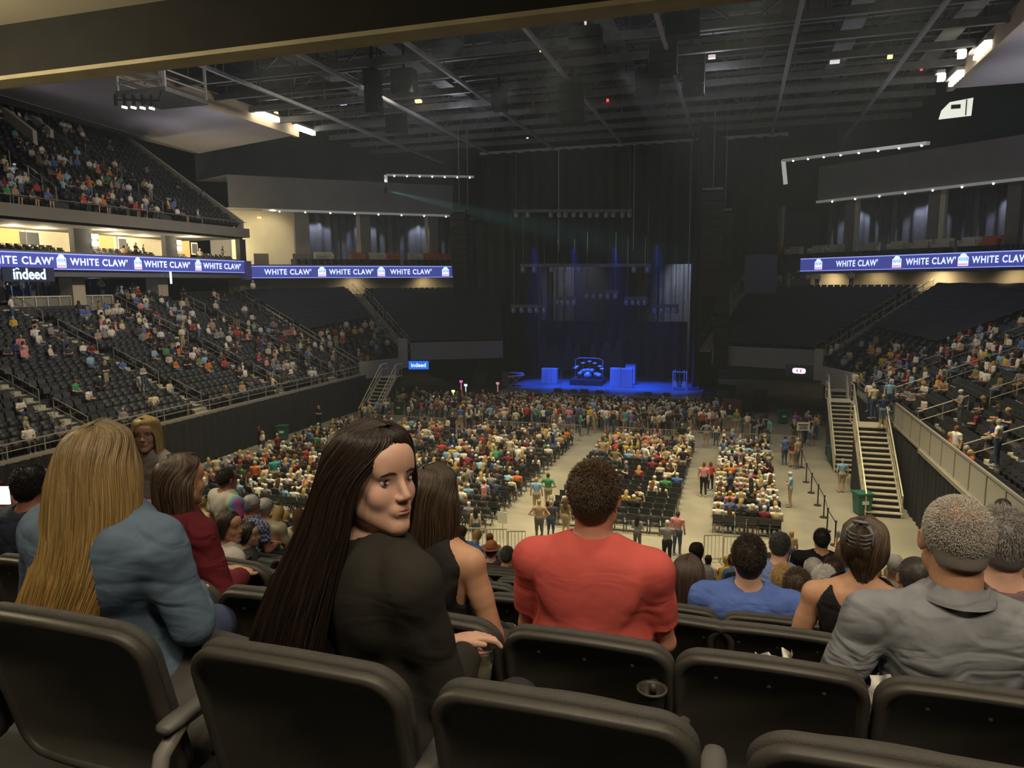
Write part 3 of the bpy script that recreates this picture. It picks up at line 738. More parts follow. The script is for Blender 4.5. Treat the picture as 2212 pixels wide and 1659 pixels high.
# backlit opening high on the right
p = at(2062, 237, Y=62)
r = empty('lit_opening', p, 0, 'bright polygonal opening high on the dark right wall', 'opening')
MB().add([(-1.0, 0, -.62), (-.85, 0, .0), (-.35, 0, .55), (1.15, 0, .75), (1.1, 0, -.5)], [(0, 1, 2, 3, 4)]).build('lit_surface', mat('opening_glow', (.75, .78, .68), .6, emit=.9), r)
MB().box((.05, -.06, .2), (.6, .08, .28)).box((.72, -.06, .1), (.06, .08, 1.1)).build('machinery', M['speaker'], r)

# speaker arrays and hanging speaker clusters
def line_array(px, py0, py1, Y, w, n, curve, label, ang=0.0):
    p0, p1 = at(px, py0, Y=Y), at(px, py1, Y=Y); H = p0[2] - p1[2]; h = H / n
    r = empty('speaker_array', p0, ang, label, 'speakers', 'hanging speaker arrays')
    y = 0; a = 0; z = 0
    MB().box((0, .3, .25), (w * .9, .9, .18)).beam((0, .3, .3), (0, .3, 24.4 - p0[2]), .06).build('fly_frame', M['steel'], r)
    for i in range(n):
        a = curve * (i / n) ** 2
        b = MB(); R = rotx(a)
        b.box((0, y + .3, z - h / 2), (w, .8, h * .93), R=R).box((0, y - .11, z - h / 2), (w * .9, .03, h * .75), R=R)
        b.build('speaker_cabinet', M['speaker'], r); z -= h * math.cos(a); y += h * math.sin(a)
line_array(990, 462, 640, 60, 1.5, 12, .5, 'tall black curved speaker array hanging left of the stage')
line_array(1009, 480, 620, 62, 1.1, 10, .3, 'narrower black speaker array just behind the left one')
line_array(1540, 415, 640, 60, 1.7, 12, .4, 'tall black speaker array hanging right of the stage')
line_array(1566, 460, 800, 62, 1.2, 14, .2, 'long black speaker column behind the right array')
def cluster(px, py0, py1, w, Y, label):
    p0, p1 = at(px, py0, Y=Y), at(px, py1, Y=Y)
    mb = MB(); H = p0[2] - p1[2]; n = max(2, int(H / .55))
    for i in range(n): mb.box((p0[0], p0[1] + .05 * i, p0[2] - H * (i + .5) / n), (w, .9, H / n * .92))
    mb.beam((p0[0], p0[1], p0[2]), (p0[0], p0[1], max(26.3, p0[2] + .5)), .12)
    thing1('speaker_cluster', mb, M['speaker'], label, 'speakers', 'roof speaker clusters')
CL = [(803, 150, 245, .9, 45), (872, 150, 205, 1.5, 45), (962, 84, 120, 1.4, 40), (1078, 190, 240, 1.0, 52), (1235, 180, 262, 1.5, 50), (1434, 95, 160, 1.6, 46), (1398, 155, 210, 1.5, 52), (1265, 60, 112, 1.6, 38), (1500, 120, 205, 1.4, 52), (855, 235, 290, 1.6, 58), (1475, 30, 80, 1.6, 38)]
for i, c in enumerate(CL): cluster(*c, 'black speaker cluster hanging in the roof, %s from the left' % ordw(sorted(q[0] for q in CL).index(c[0])))

# ================================================================== stage
mb = MB(); mb.box((-11.2, 65.6, .73), (17.2, 13, 1.46)); root = empty('stage', (0, 0, 0), 0, 'wide black stage with a blue-lit deck at the far end of the floor', 'stage')
mb.build('deck', mat('stage_deck', (.16, .16, .18), .35, var=.3, vscale=.8), root)
mb = MB(); mb.add(*pleated((-19.8, 59.0), (-2.6, 59.0), 0.02, 1.40, .04, .5, .1)); mb.build('front_skirt', M['black'], root)
struct('floor_stage_wing', MB().box((-21.5, 66, .6), (3.2, 9, 1.2)).box((-1.2, 66, .6), (2.6, 9, 1.2)), M['black'])
# drapes
def drape(p, q, z0, z1, label, amp=.12, wave=1.3):
    mb = MB(); mb.add(*pleated(p, q, z0, z1, amp, wave, .22)); thing1('stage_drape', mb, M['drape'], label, 'drape', 'black stage drapes')
drape((-26.2, 74.2), (3.4, 74.2), 12.6, 24.3, 'huge black drape hung high above the back of the stage')
drape((-25.6, 73.0), (-19.6, 72.6), 0.0, 15.0, 'black drape closing the left side behind the stage', .15)
drape((-4.4, 72.6), (-2.2, 72.9), 0.0, 20.5, 'black drape closing the right side behind the stage', .15)
drape((-3.4, 64.2), (-1.6, 73.8), 0.0, 24.2, 'black drape beside the right end section, running away from the floor', .15)
drape((-19.4, 72.2), (-4.6, 72.2), 0.0, 7.0, 'black backdrop curtain directly behind the drum kit', .12)
# far end wall seen between the drapes: grey curtains and suite lamps
struct('wall_end', MB().box((-12, 84, 9), (40, .3, 18)), M['walldark'])
for i, (px0, px1) in enumerate(((1092, 1140), (1145, 1180), (1195, 1240), (1370, 1420), (1424, 1475), (1478, 1512))):
    p, q = at(px0, 620, Y=83.4), at(px1, 620, Y=83.4); mb = MB(); mb.add(*pleated(p[:2], q[:2], 0.02, 14.0, .1, .9, .15))
    thing1('curtain', mb, mat('curtain_pale', (.22, .22, .26), .9, var=.4, vscale=.8), 'grey curtain panel on the end wall seen behind the stage, %s from the left' % ordw(i), 'curtain', 'end wall curtains')
light('end_light', 'SPOT', (-5.5, 79, 15), (-5.0, 83.4, 10.5), 620, COOL, .3, 70, .8)
light('end_light', 'SPOT', (-17, 79, 15), (-18.0, 83.4, 11), 220, COOL, .3, 80, .8)
def lamp_bar(pxs, py, Y, label, drop=0.0):
    r = empty('lamp_bar', at((pxs[0] + pxs[-1]) / 2, py, Y=Y), 0, label, 'lamp bar', 'stage lamp bars'); o = np.array(r.location)
    a, b = at(pxs[0] - 6, py, Y=Y) - o, at(pxs[-1] + 6, py, Y=Y) - o
    MB().beam(a + (0, 0, .3), b + (0, 0, .3), .3, .3).beam(a + (.3, 0, .3), a + (.3, 0, 6), .05).beam(b - (.3, 0, -.3), b - (.3, 0, -6), .05).build('truss', M['steel'], r)
    for px in pxs:
        c = at(px, py, Y=Y) - o; MB().lathe([(.001, -.5), (.22, -.45), (.25, -.1), (.12, .05), (.1, .25), (.001, .3)], c - (0, .0, -.1), 8).build('moving_lamp', M['steel2'], r, True)
lamp_bar([1268, 1283, 1298, 1313, 1330], 637, 70.5, 'bar of five moving lamps high over the middle of the stage')
lamp_bar([1205, 1216, 1228, 1241], 651, 70, 'bar of four moving lamps left of the middle bar')
lamp_bar([1354, 1367, 1380, 1393], 651, 70, 'bar of four moving lamps right of the middle bar')
lamp_bar([1110, 1127, 1145, 1160, 1176], 668, 69, 'bar of five moving lamps low over the left stage side')
lamp_bar([1415, 1430, 1445, 1460], 668, 69, 'bar of four moving lamps low over the right stage side')
lamp_bar([1130, 1155, 1192, 1218, 1252, 1370, 1400], 580, 68, 'long front bar of drum-shaped lamps under the black drape')
lamp_bar([1115, 1140, 1190, 1208, 1222, 1240, 1256, 1275, 1290, 1310, 1325, 1345, 1360], 462, 73.3, 'long bar of small lamps across the black drape')
for i, (px0, py0, px1, py1, tilt) in enumerate(((930, 735, 1035, 830, .3), (1165, 718, 1255, 800, -.12), (1262, 728, 1345, 800, .12))):
    p = at((px0 + px1) / 2, (py0 + py1) / 2, Y=72.2); w = (px1 - px0) / FPX * 74; h = (py1 - py0) / FPX * 74
    thing1('screen_panel', MB().box(p, (w, .15, h), R=rotx(-.15) @ roty(tilt)), mat('screen_off', (.03, .03, .036), .35), 'unlit tilted screen panel behind the stage, %s from the left' % ordw(i), 'screen', 'unlit stage screens')

ZS = 1.46
inst = mat('instrument', (.55, .55, .58), .4, .3, var=.2); instd = mat('instrument_dark', (.10, .10, .12), .5)
# drum kit on a riser
c = at(1270, 824, Y=66)[:2]
r = empty('drum_riser', (c[0], c[1], ZS), 0, 'low black riser under the drum kit in the middle of the stage', 'riser')
MB().box((0, 0, .25), (3.0, 2.4, .5)).build('platform', M['black'], r); MB().add(*pleated((-1.5, -1.22), (1.5, -1.22), 0, .48, .02, .3, .06)).build('skirt', M['black'], r)
r = empty('drum_kit', (c[0], c[1], ZS + .5), 0, 'drum kit with stacked drums and cymbals glowing blue on its riser', 'drum kit')
def drum(x, y, z, rad, h, tilt=0, name='drum'):
    n = 18; b = MB(); b.lathe([(.001, -h / 2), (rad, -h / 2), (rad, h / 2), (.001, h / 2)], (0, 0, 0), n); b.lathe([(rad * 1.05, h * .38), (rad * 1.05, h / 2)], (0, 0, 0), n); b.lathe([(rad * 1.05, -h / 2), (rad * 1.05, -h * .38)], (0, 0, 0), n)
    for k in range(6):
        a = k * math.pi / 3; b.box((rad * 1.07 * math.cos(a), rad * 1.07 * math.sin(a), 0), (.03, .03, h * .8))
    o = b.build(name, inst, r, True); o.location = (x, y, z); o.rotation_euler.x = tilt; return o
drum(0, -.1, .33, .32, .45, math.pi / 2, 'bass_drum')
for x, y, z, rd in ((-.35, 0, .75, .17), (0, 0, .8, .18), (.35, 0, .78, .19), (-.75, -.1, .5, .2), (.8, 0, .42, .24), (-.6, .4, .62, .2), (1.05, -.3, .4, .24)): drum(x, y, z, rd, .25, .35)
for x, y, z in ((-1.0, -.2, 1.15), (-.5, .2, 1.45), (.1, .3, 1.6), (.6, .2, 1.45), (1.1, .1, 1.2), (-1.25, .3, .95), (1.35, -.2, 1.0)):
    b = MB(); b.lathe([(.001, .04), (.05, .035), (.26, 0), (.05, .02), (.001, .02)], (0, 0, 0), 16); b.beam((0, 0, .1), (0, 0, -z), .03)
    for k in range(3): b.beam((0, 0, .2 - z), (.25 * math.cos(k * 2.1), .25 * math.sin(k * 2.1), -z), .02)
    o = b.build('cymbal', inst, r, True); o.location = (x, y, z); o.rotation_euler = (.25, 0, 0)
b = MB(); b.tube([(-1.3, .5, 0), (-1.3, .5, 1.7), (-.9, .3, 1.9), (.9, .3, 1.9), (1.3, .5, 1.7), (1.3, .5, 0)], .03, 6); b.build('rack', inst, r)
MB().lathe([(.001, .5), (.17, .5), (.18, .44), (.03, .42), (.03, 0), (.001, 0)], (0, .6, 0), 12).build('stool', instd, r)
# amps, racks, keyboards
def cabinet(px, py, Y, w, h, label, n=2, col=inst):
    p = at(px, py, Y=Y); r = empty('amplifier_stack', (p[0], p[1], ZS), 0, label, 'amplifiers', 'amplifier stacks on the stage')
    for i in range(n):
        MB().box(((i - (n - 1) / 2) * w / n, 0, h / 2), (w / n * .96, .6, h)).build('speaker_cabinet', col, r)
        MB().box(((i - (n - 1) / 2) * w / n, -.31, h / 2), (w / n * .84, .02, h * .88)).build('grille', mat('amp_grille', (.35, .35, .4), .8, var=.3, vscale=20), r)
    return r
cabinet(1342, 838, 64.5, 2.0, 1.75, 'large pair of square speaker cabinets right of the drum kit')
cabinet(1362, 835, 66.5, 1.0, 1.9, 'smaller cabinet stack with knobs at the right of the large pair', 1, instd)
cabinet(1188, 838, 65, 1.5, 1.5, 'rack with shelves of gear left of the drum kit', 3)
r = empty('keyboard_stand', (*at(1115, 845, Y=63)[:2], ZS), .4, 'slanted keyboard rig at the left of the stage', 'keyboards')
MB().box((0, 0, .95), (1.5, .4, .12), R=roty(-.1)).build('keyboard', inst, r); MB().box((.1, .15, 1.2), (1.2, .35, .1), R=roty(.1)).build('keyboard', inst, r)
b = MB(); b.beam((-.6, 0, 0), (.5, 0, .95), .07); b.beam((.6, 0, 0), (-.5, 0, .95), .07); b.build('stand', inst, r)
MB().box((-.9, .3, .65), (.7, .6, 1.3)).build('case', instd, r)
r = empty('microphone_stand', (*at(1212, 842, Y=62)[:2], ZS), 0, 'microphone stand beside the gear rack', 'microphone stand')
MB().beam((0, 0, 0), (0, 0, 1.6), .04).build('pole', inst, r); MB().lathe([(.001, 0), (.2, 0), (.2, .03), (.001, .04)], (0, 0, 0), 12).build('base', instd, r)
MB().beam((0, 0, 1.55), (.1, -.35, 1.7), .04).build('boom', inst, r)
r = empty('guitar_rack', (*at(1468, 840, Y=64)[:2], ZS), -.2, 'tall rack of guitars at the right end of the stage', 'rack')
b = MB(); 
for x in (-.6, .6): b.beam((x, 0, 0), (x, 0, 1.7), .08)
b.beam((-.6, 0, 1.6), (.6, 0, 1.6), .08); b.beam((-.6, 0, .3), (.6, 0, .3), .08); b.build('frame', inst, r)
for i in range(3):
    g = MB(); g.prism([(x * .2, y * .24 + .0) for x, y in [(1, -.3), (.9, .3), (.55, .6), (.75, 1), (.4, 1.3), (-.4, 1.3), (-.75, 1), (-.55, .6), (-.9, .3), (-1, -.3), (-.5, -.9), (.5, -.9)]], -.03, .03); g.box((0, .75, 0), (.05, .9, .04)); g.box((0, 1.22, 0), (.09, .16, .04))
    o = g.build('guitar', inst if i != 1 else instd, r); o.location = (-.4 + .4 * i, -.1, .5); o.rotation_euler = (math.pi / 2, 0, .1 * i)
for i, (px, w, h) in enumerate(((1262, .7, .35), (1295, .6, .3), (1205, .6, .35), (1400, .6, .3), (1440, .6, .3), (1240, .5, .3))):
    p = at(px, 850, Y=60.4); b = MB(); b.add([(p[0] - w / 2, p[1] - .25, ZS), (p[0] + w / 2, p[1] - .25, ZS), (p[0] + w / 2, p[1] + .3, ZS), (p[0] - w / 2, p[1] + .3, ZS), (p[0] - w / 2, p[1] - .1, ZS + h), (p[0] + w / 2, p[1] - .1, ZS + h), (p[0] + w / 2, p[1] - .25, ZS + .1), (p[0] - w / 2, p[1] - .25, ZS + .1)],
        [(3, 2, 5, 4), (4, 5, 6, 7), (7, 6, 1, 0), (0, 3, 4, 7), (1, 6, 5, 2)])
    thing1('monitor_wedge', b, M['speaker'], 'black floor monitor at the stage front, %s from the left' % ordw(sorted([1262, 1295, 1205, 1400, 1440, 1240]).index(px)), 'speaker', 'floor monitors')
for i, (px, py, w, h, m) in enumerate(((1580, 890, 1.5, 1.3, 'orange'), (1606, 888, 1.3, 1.5, 'speaker'), (1640, 880, 1.1, 1.7, 'speaker'), (1560, 875, 1.0, 1.5, 'navy'), (1498, 868, .9, 1.6, 'navy'))):
    p = at(px, py + 10, Z=0); b = MB(); b.box((p[0], p[1], h / 2 + .12), (w, .9, h)); b.box((p[0], p[1], .06), (w * .8, .6, .12)); b.box((p[0], p[1] - .46, h / 2 + .12), (w * .1, .03, h * .9)); b.box((p[0], p[1] - .46, h * .7), (w, .03, .05))
    thing1('flight_case', b, M[m] if m != 'orange' else mat('case_red', (.16, .05, .035), .6, var=.3), 'wheeled equipment case right of the stage, %s from the left' % ordw([1498, 1560, 1580, 1606, 1640].index(px)), 'case', 'equipment cases')
p = at(930, 856, Z=1.0); r = empty('light_string', p, .2, 'glowing amber light strip low at the left edge of the floor crowd', 'light')
MB().beam((-1, 0, .1), (1.1, 0, -.05), .12).build('tube_light', M['lampw'], r); MB().beam((-1, 0, -1), (-1, 0, .1), .05).beam((1, 0, -1), (1, 0, 0), .05).build('leg', M['steel'], r)
for i, (px, py, m) in enumerate(((1006, 832, 'rlight'), (996, 824, 'rpink'), (979, 845, 'lampw'), (1075, 828, mat('gear_pink', (.9, .5, .45), .5, emit=.5)))):
    p = at(px, py, Y=61.5); thing1('equipment_light', MB().box(p, (.28, .1, .2)).beam(p - (0, 0, .1), (p[0], p[1], .0), .06), M.get(m, m) if isinstance(m, str) else m, ('white', 'pink', 'amber', 'dull red')[i] + ' equipment light in the dark left of the stage', 'light')
# truss towers and chains by the stage
for i, px in enumerate((1207, 1370, 1492, 1548)):
    p = at(px, 400, Y=73.4); thing1('hoist_cable', MB().beam((p[0], p[1], 14 if i < 2 else 9), (p[0], p[1], 24.4), .07), M['steel2'], 'thin hoist cable in front of the black drape, %s from the left' % ordw(i), 'cable', 'hoist cables')

# the follow-spot whose greenish beam crosses the haze in front of the drape
p = at(838, 414, Y=69.5); q = at(1290, 500, Y=74)
sp = empty('follow_spot', p - (0, .6, 0), 0, 'small follow spot throwing a pale green beam across the drape', 'spotlight')
MB().lathe([(.001, -.3), (.16, -.3), (.18, .3), (.14, .3), (.12, .2), (.001, .2)], (0, 0, 0), 12).build('housing', M['speaker'], sp)
MB().lathe([(.001, .21), (.13, .21)], (0, 0, 0), 12).build('lens', mat('lens_green', (.6, 1.0, .85), .4, emit=4.0), sp)
q = np.array([q[0], 70.0, q[2] - 1.0]); light('follow_beam', 'SPOT', p - (-.3, .8, 0), q, 90000, (.35, .95, .75), .06, 9, 1.0)
# ================================================================== things on the arena floor
def bar_fence(p, q, label, h=1.1, n=None, group='crowd barriers'):
    p, q = np.asarray(p, float), np.asarray(q, float); L = np.linalg.norm(q - p); n = n or max(2, int(L / .13))
    mb = MB(); P, Q = np.array([*p, 0.0]), np.array([*q, 0.0]); up = np.array([0, 0, 1.0])
    mb.beam(P + up * h, Q + up * h, .045); mb.beam(P + up * .15, Q + up * .15, .04)
    for i in range(n + 1):
        a = lerp(P, Q, i / n); mb.beam(a + up * .15, a + up * h, .02 if i % 16 else .045)
    for t in (.1, .9):
        a = lerp(P, Q, t); d = unit(Q - P); s = np.array([-d[1], d[0], 0]); mb.beam(a - s * .3 + up * .03, a + s * .3 + up * .03, .05); mb.beam(a + up * .03, a + up * .2, .05)
    return thing1('crowd_barrier', mb, M['rail'] if h > 1.05 else M['steel2'], label, 'barrier', group)
x = -26.0; i = 0
while x < 2.0:
    if not (-18.4 < x + 1 < -17 or -10.2 < x + 1 < -8.2):
        bar_fence((x, 48.1), (x + 2.2, 48.1), 'steel crowd barrier across the middle of the floor, %s panel from the left' % ordw(i)); i += 1
    x += 2.3
for i, (px0, px1, py) in enumerate(((1005, 1050, 1198), (1052, 1095, 1200), (1098, 1135, 1205), (1520, 1560, 1215), (1562, 1600, 1218))):
    p, q = at(px0, py, Z=0), at(px1, py, Z=0); bar_fence(p[:2], q[:2], 'steel crowd barrier at the foot of the near stand, %s from the left' % ordw(i))
# belt barrier posts along the right lane
PO = [(1731, 1010), (1741, 1042), (1752, 1065), (1766, 1092), (1779, 1118), (1786, 1148), (1803, 1178)]
pts = [at(px, py, Z=0) for px, py in PO]
pts = [pts[0] + (pts[0] - pts[1]) * 2.2, pts[0] + (pts[0] - pts[1])] + pts
for i, p in enumerate(pts):
    r = empty('belt_post', p, 0, 'black belt barrier post on the grey lane, %s from the far end' % ordw(i), 'post', 'belt barrier posts')
    MB().lathe([(.001, 0), (.18, 0), (.17, .03), (.03, .05), (.001, .05)], (0, 0, 0), 14).build('base', M['speaker'], r, True)
    MB().lathe([(.03, .04), (.03, .98), (.045, .98), (.045, 1.06), (.001, 1.07)], (0, 0, 0), 10).build('pole', M['speaker'], r, True)
    if i + 1 < len(pts):
        q = pts[i + 1] - p; MB().beam((0, 0, .97), (q[0], q[1], .97), .012, .05).build('belt', M['speaker'], r)
# green bins
for i, (px, py, lab) in enumerate(((1861, 1110, 'green trash bin with a white label beside the near stairs'), (1801, 1000, 'green trash bin beside the far stairs'), (612, 950, 'green trash bin against the long black curtain'), (1690, 915, 'dark green trash bin by the far queue'), (862, 895, 'dark green trash bin at the far left of the floor'))):
    p = at(px, py, Z=0); r = empty('trash_bin', p, .3, lab, 'trash bin', 'green bins')
    MB().add([(x * s, y * s, z) for s, z in ((.27, .05), (.34, 1.02)) for x, y in ((-1, -1), (1, -1), (1, 1), (-1, 1))], [(0, 1, 5, 4), (1, 2, 6, 5), (2, 3, 7, 6), (3, 0, 4, 7), (3, 2, 1, 0)]).build('body', M['green'], r)
    MB().box((0, 0, 1.02), (.76, .76, .07)).build('rim', M['green'], r)
    MB().box((0, -.33, .62), (.3, .03, .16), R=rotx(-.07)).build('label_plate', M['white'], r)
# the two flights of floor stairs at the right
def floor_stairs(x0, x1, y0, y1, z1, n, lab):
    r = empty('floor_stairs', ((x0 + x1) / 2, y0, 0), 0, lab, 'stairs'); w = x1 - x0; L = y1 - y0
    a = MB(); b = MB()
    for i in range(n):
        z = z1 * (i + 1) / n; y = L * i / n
        a.box((0, y + L / n / 2, z - .02), (w, L / n + .02, .045)); b.box((0, y + .035, z - z1 / n / 2), (w, .02, z1 / n))
    a.box((0, L + .6, z1 - .02), (w, 1.2, .045))
    a.build('tread', mat('tread_metal', (.50, .46, .36), .5, var=.2, vscale=6), r); b.build('riser', M['black'], r)
    MB().add([(s * w / 2, y, z) for s in (-1, 1) for y, z in ((0, 0), (L, 0), (L, z1 - .1), (0, .05))], [(0, 1, 2, 3), (7, 6, 5, 4)]).build('skirt', M['black'], r)
    for s in (-1, 1):
        m = MB(); xx = s * (w / 2 + .03)
        m.beam((xx, 0, .15), (xx, L, z1 + .0), .06, .22)
        for h, t in ((1.05, .06), (.62, .045), (.35, .03)): m.beam((xx, 0, h), (xx, L, z1 + h), t); 
        for h, t in ((1.05, .06), (.62, .045)): m.beam((xx, L, z1 + h), (xx, L + 1.1, z1 + h), t)
        for k in range(5): m.beam((xx, L * k / 4, z1 * k / 4), (xx, L * k / 4, z1 * k / 4 + 1.05), .05)
        m.beam((xx, L + 1.1, z1), (xx, L + 1.1, z1 + 1.05), .05)
        m.build('hand_rail', mat('stair_rail', (.62, .58, .44), .35, .4), r)
    return r
floor_stairs(6.0, 7.45, 35.7, 40.6, 3.35, 16, 'near flight of metal stairs rising from the floor to the right stand')
floor_stairs(5.6, 7.0, 43.6, 48.4, 3.4, 16, 'far flight of metal stairs rising from the floor to the right stand')
floor_stairs(6.3, 7.4, 50.5, 54.5, 3.2, 12, 'dim third flight of stairs beyond the other two')
# solid ramp parapet panels beside the near flight
r = empty('panel_railing', (8.02, 23, 3.35), 0, 'railing of pale solid panels along the front of the right stand', 'railing')
m = MB(); L = 18.2
for i in range(11): m.beam((0, L * i / 10, -.1), (0, L * i / 10, 1.15), .08)
m.beam((0, 0, 1.15), (0, L, 1.15), .09); m.beam((0, 0, 0), (0, L, 0), .12)
m.build('frame', M['rail'], r)
m = MB()
for i in range(10): m.box((0, L * (i + .5) / 10, .56), (.03, L / 10 - .14, .98))
m.build('panel', mat('railing_panel', (.42, .40, .32), .5, var=.1), r)
# sign board on a post
p = at(1733, 968, Z=0); r = empty('sign_post', p, .15, 'white notice board on a thin post in the right lane', 'sign')
MB().box((0, 0, 1.45), (.8, .04, .55)).build('board', M['white'], r); MB().beam((0, .04, 0), (0, .04, 1.3), .05).build('post', M['speaker'], r)
MB().box((0, -.025, 1.55), (.62, .01, .08)).box((0, -.025, 1.4), (.5, .01, .06)).box((0, -.025, 1.29), (.56, .01, .05)).build('notice_print', M['speaker'], r)
p = at(1085, 1118, Z=0.95); thing1('notice_sheet', MB().box(p, (.42, .03, .5)).beam((p[0], p[1] + .03, 0), (p[0], p[1] + .03, p[2] + .2), .03), M['white'], 'white paper notice on a post at the back of the floor seats', 'sign')
# portable stairs at the far left
floor_stairs(-28.5, -27.2, 50.5, 54.5, 3.1, 12, 'dim portable stairs at the far left end of the floor')
# ================================================================== smooth bodies: distance fields turned into one continuous mesh
def ell(P, c, r, R=None):
    q = (P - np.asarray(c, np.float32)).astype(np.float32)
    if R is not None: q = q @ np.asarray(R, np.float32)      # R columns are the ellipsoid's axes
    r = np.asarray(r, np.float32); k0 = np.sqrt(((q / r) ** 2).sum(-1)) + 1e-6; k1 = np.sqrt(((q / (r * r)) ** 2).sum(-1)) + 1e-6
    return k0 * (k0 - 1) / k1
def cap(P, a, b, ra, rb):
    a = np.asarray(a, np.float32); b = np.asarray(b, np.float32); ab = b - a; q = P - a
    t = np.clip((q @ ab) / (ab @ ab + 1e-9), 0, 1)
    return np.sqrt(((q - t[..., None] * ab) ** 2).sum(-1)) - (ra + (rb - ra) * t)
def smin(a, b, k):
    h = np.clip(0.5 + 0.5 * (b - a) / k, 0, 1); return b * (1 - h) + a * h - k * h * (1 - h)
def smax(a, b, k): return -smin(-a, -b, k)

def nets(f, lo, hi, res):
    """surface nets of f(P)=0 inside the box lo..hi"""
    lo, hi = np.asarray(lo, np.float32), np.asarray(hi, np.float32)
    n = np.ceil((hi - lo) / res).astype(int) + 1
    ax = [lo[i] + res * np.arange(n[i], dtype=np.float32) for i in range(3)]
    # coarse pass: only blocks near the surface are evaluated finely
    bs = 6; nb = np.ceil(n / bs).astype(int)
    cax = [lo[i] + res * (bs * np.arange(nb[i], dtype=np.float32) + (bs - 1) / 2) for i in range(3)]
    Cn = np.stack(np.meshgrid(*cax, indexing='ij'), -1); Dc = f(Cn); lim = res * bs * 1.25 + .022
    Bk = np.argwhere(np.abs(Dc) < lim); N = nb * bs
    F = np.repeat(np.repeat(np.repeat(np.where(Dc < 0, -1, 1).astype(np.float32), bs, 0), bs, 1), bs, 2)
    F = F.reshape(nb[0], bs, nb[1], bs, nb[2], bs).transpose(0, 2, 4, 1, 3, 5).copy()
    o = np.stack(np.meshgrid(*[np.arange(bs)] * 3, indexing='ij'), -1).astype(np.float32)
    for i in range(0, len(Bk), 1200):
        q = Bk[i:i + 1200]; P = lo + res * (q[:, None, None, None, :].astype(np.float32) * bs + o)
        F[q[:, 0], q[:, 1], q[:, 2]] = f(P.astype(np.float32))
    F = F.transpose(0, 3, 1, 4, 2, 5).reshape(*N)[:n[0], :n[1], :n[2]]
    S = F < 0
    s = [slice(0, -1), slice(1, None)]
    cnt = np.zeros(tuple(n - 1), np.int8)
    for i in (0, 1):
        for j in (0, 1):
            for k in (0, 1): cnt += S[s[i], s[j], s[k]]
    act = (cnt > 0) & (cnt < 8)
    idx = -np.ones(act.shape, np.int64); I = np.argwhere(act); idx[act] = np.arange(len(I))
    acc = np.zeros((len(I), 3), np.float32); w = np.zeros(len(I), np.float32)
    C = [(i, j, k) for i in (0, 1) for j in (0, 1) for k in (0, 1)]
    vals = {c: F[I[:, 0] + c[0], I[:, 1] + c[1], I[:, 2] + c[2]] for c in C}
    for a in C:
        for d in range(3):
            if a[d] == 0:
                b = tuple(a[i] + (i == d) for i in range(3)); va, vb = vals[a], vals[b]
                m = (va < 0) != (vb < 0); t = np.where(m, va / np.where(m, va - vb, 1), 0)
                p = np.tile(np.array(a, np.float32), (len(I), 1)); p[:, d] += t
                acc += p * m[:, None]; w += m
    V = lo + res * (I + acc / w[:, None])
    Q = []
    for d in range(3):
        u, v = (d + 1) % 3, (d + 2) % 3
        sa = [slice(None)] * 3; sb = [slice(None)] * 3; sa[d] = slice(0, -1); sb[d] = slice(1, None)
        A, B = S[tuple(sa)], S[tuple(sb)]; E = np.argwhere(A != B)
        E = E[(E[:, u] > 0) & (E[:, v] > 0) & (E[:, u] < n[u] - 1) & (E[:, v] < n[v] - 1)]
        if not len(E): continue
        inside = A[E[:, 0], E[:, 1], E[:, 2]]
        def cell(du, dv):
            c = E.copy(); c[:, u] -= du; c[:, v] -= dv; return idx[c[:, 0], c[:, 1], c[:, 2]]
        q = np.stack([cell(0, 0), cell(1, 0), cell(1, 1), cell(0, 1)], 1)
        q[~inside] = q[~inside][:, ::-1]; Q.append(q)
    Q = np.concatenate(Q); Q = Q[(Q >= 0).all(1)]
    return V, Q

def field(prims):
    """prims: list of (kind, params, k, sign)"""
    def f(P):
        D = None
        for pr in prims:
            d = ell(P, *pr[1]) if pr[0] == 'e' else cap(P, *pr[1])
            D = d if D is None else smin(D, d, pr[2])
        return D
    return f

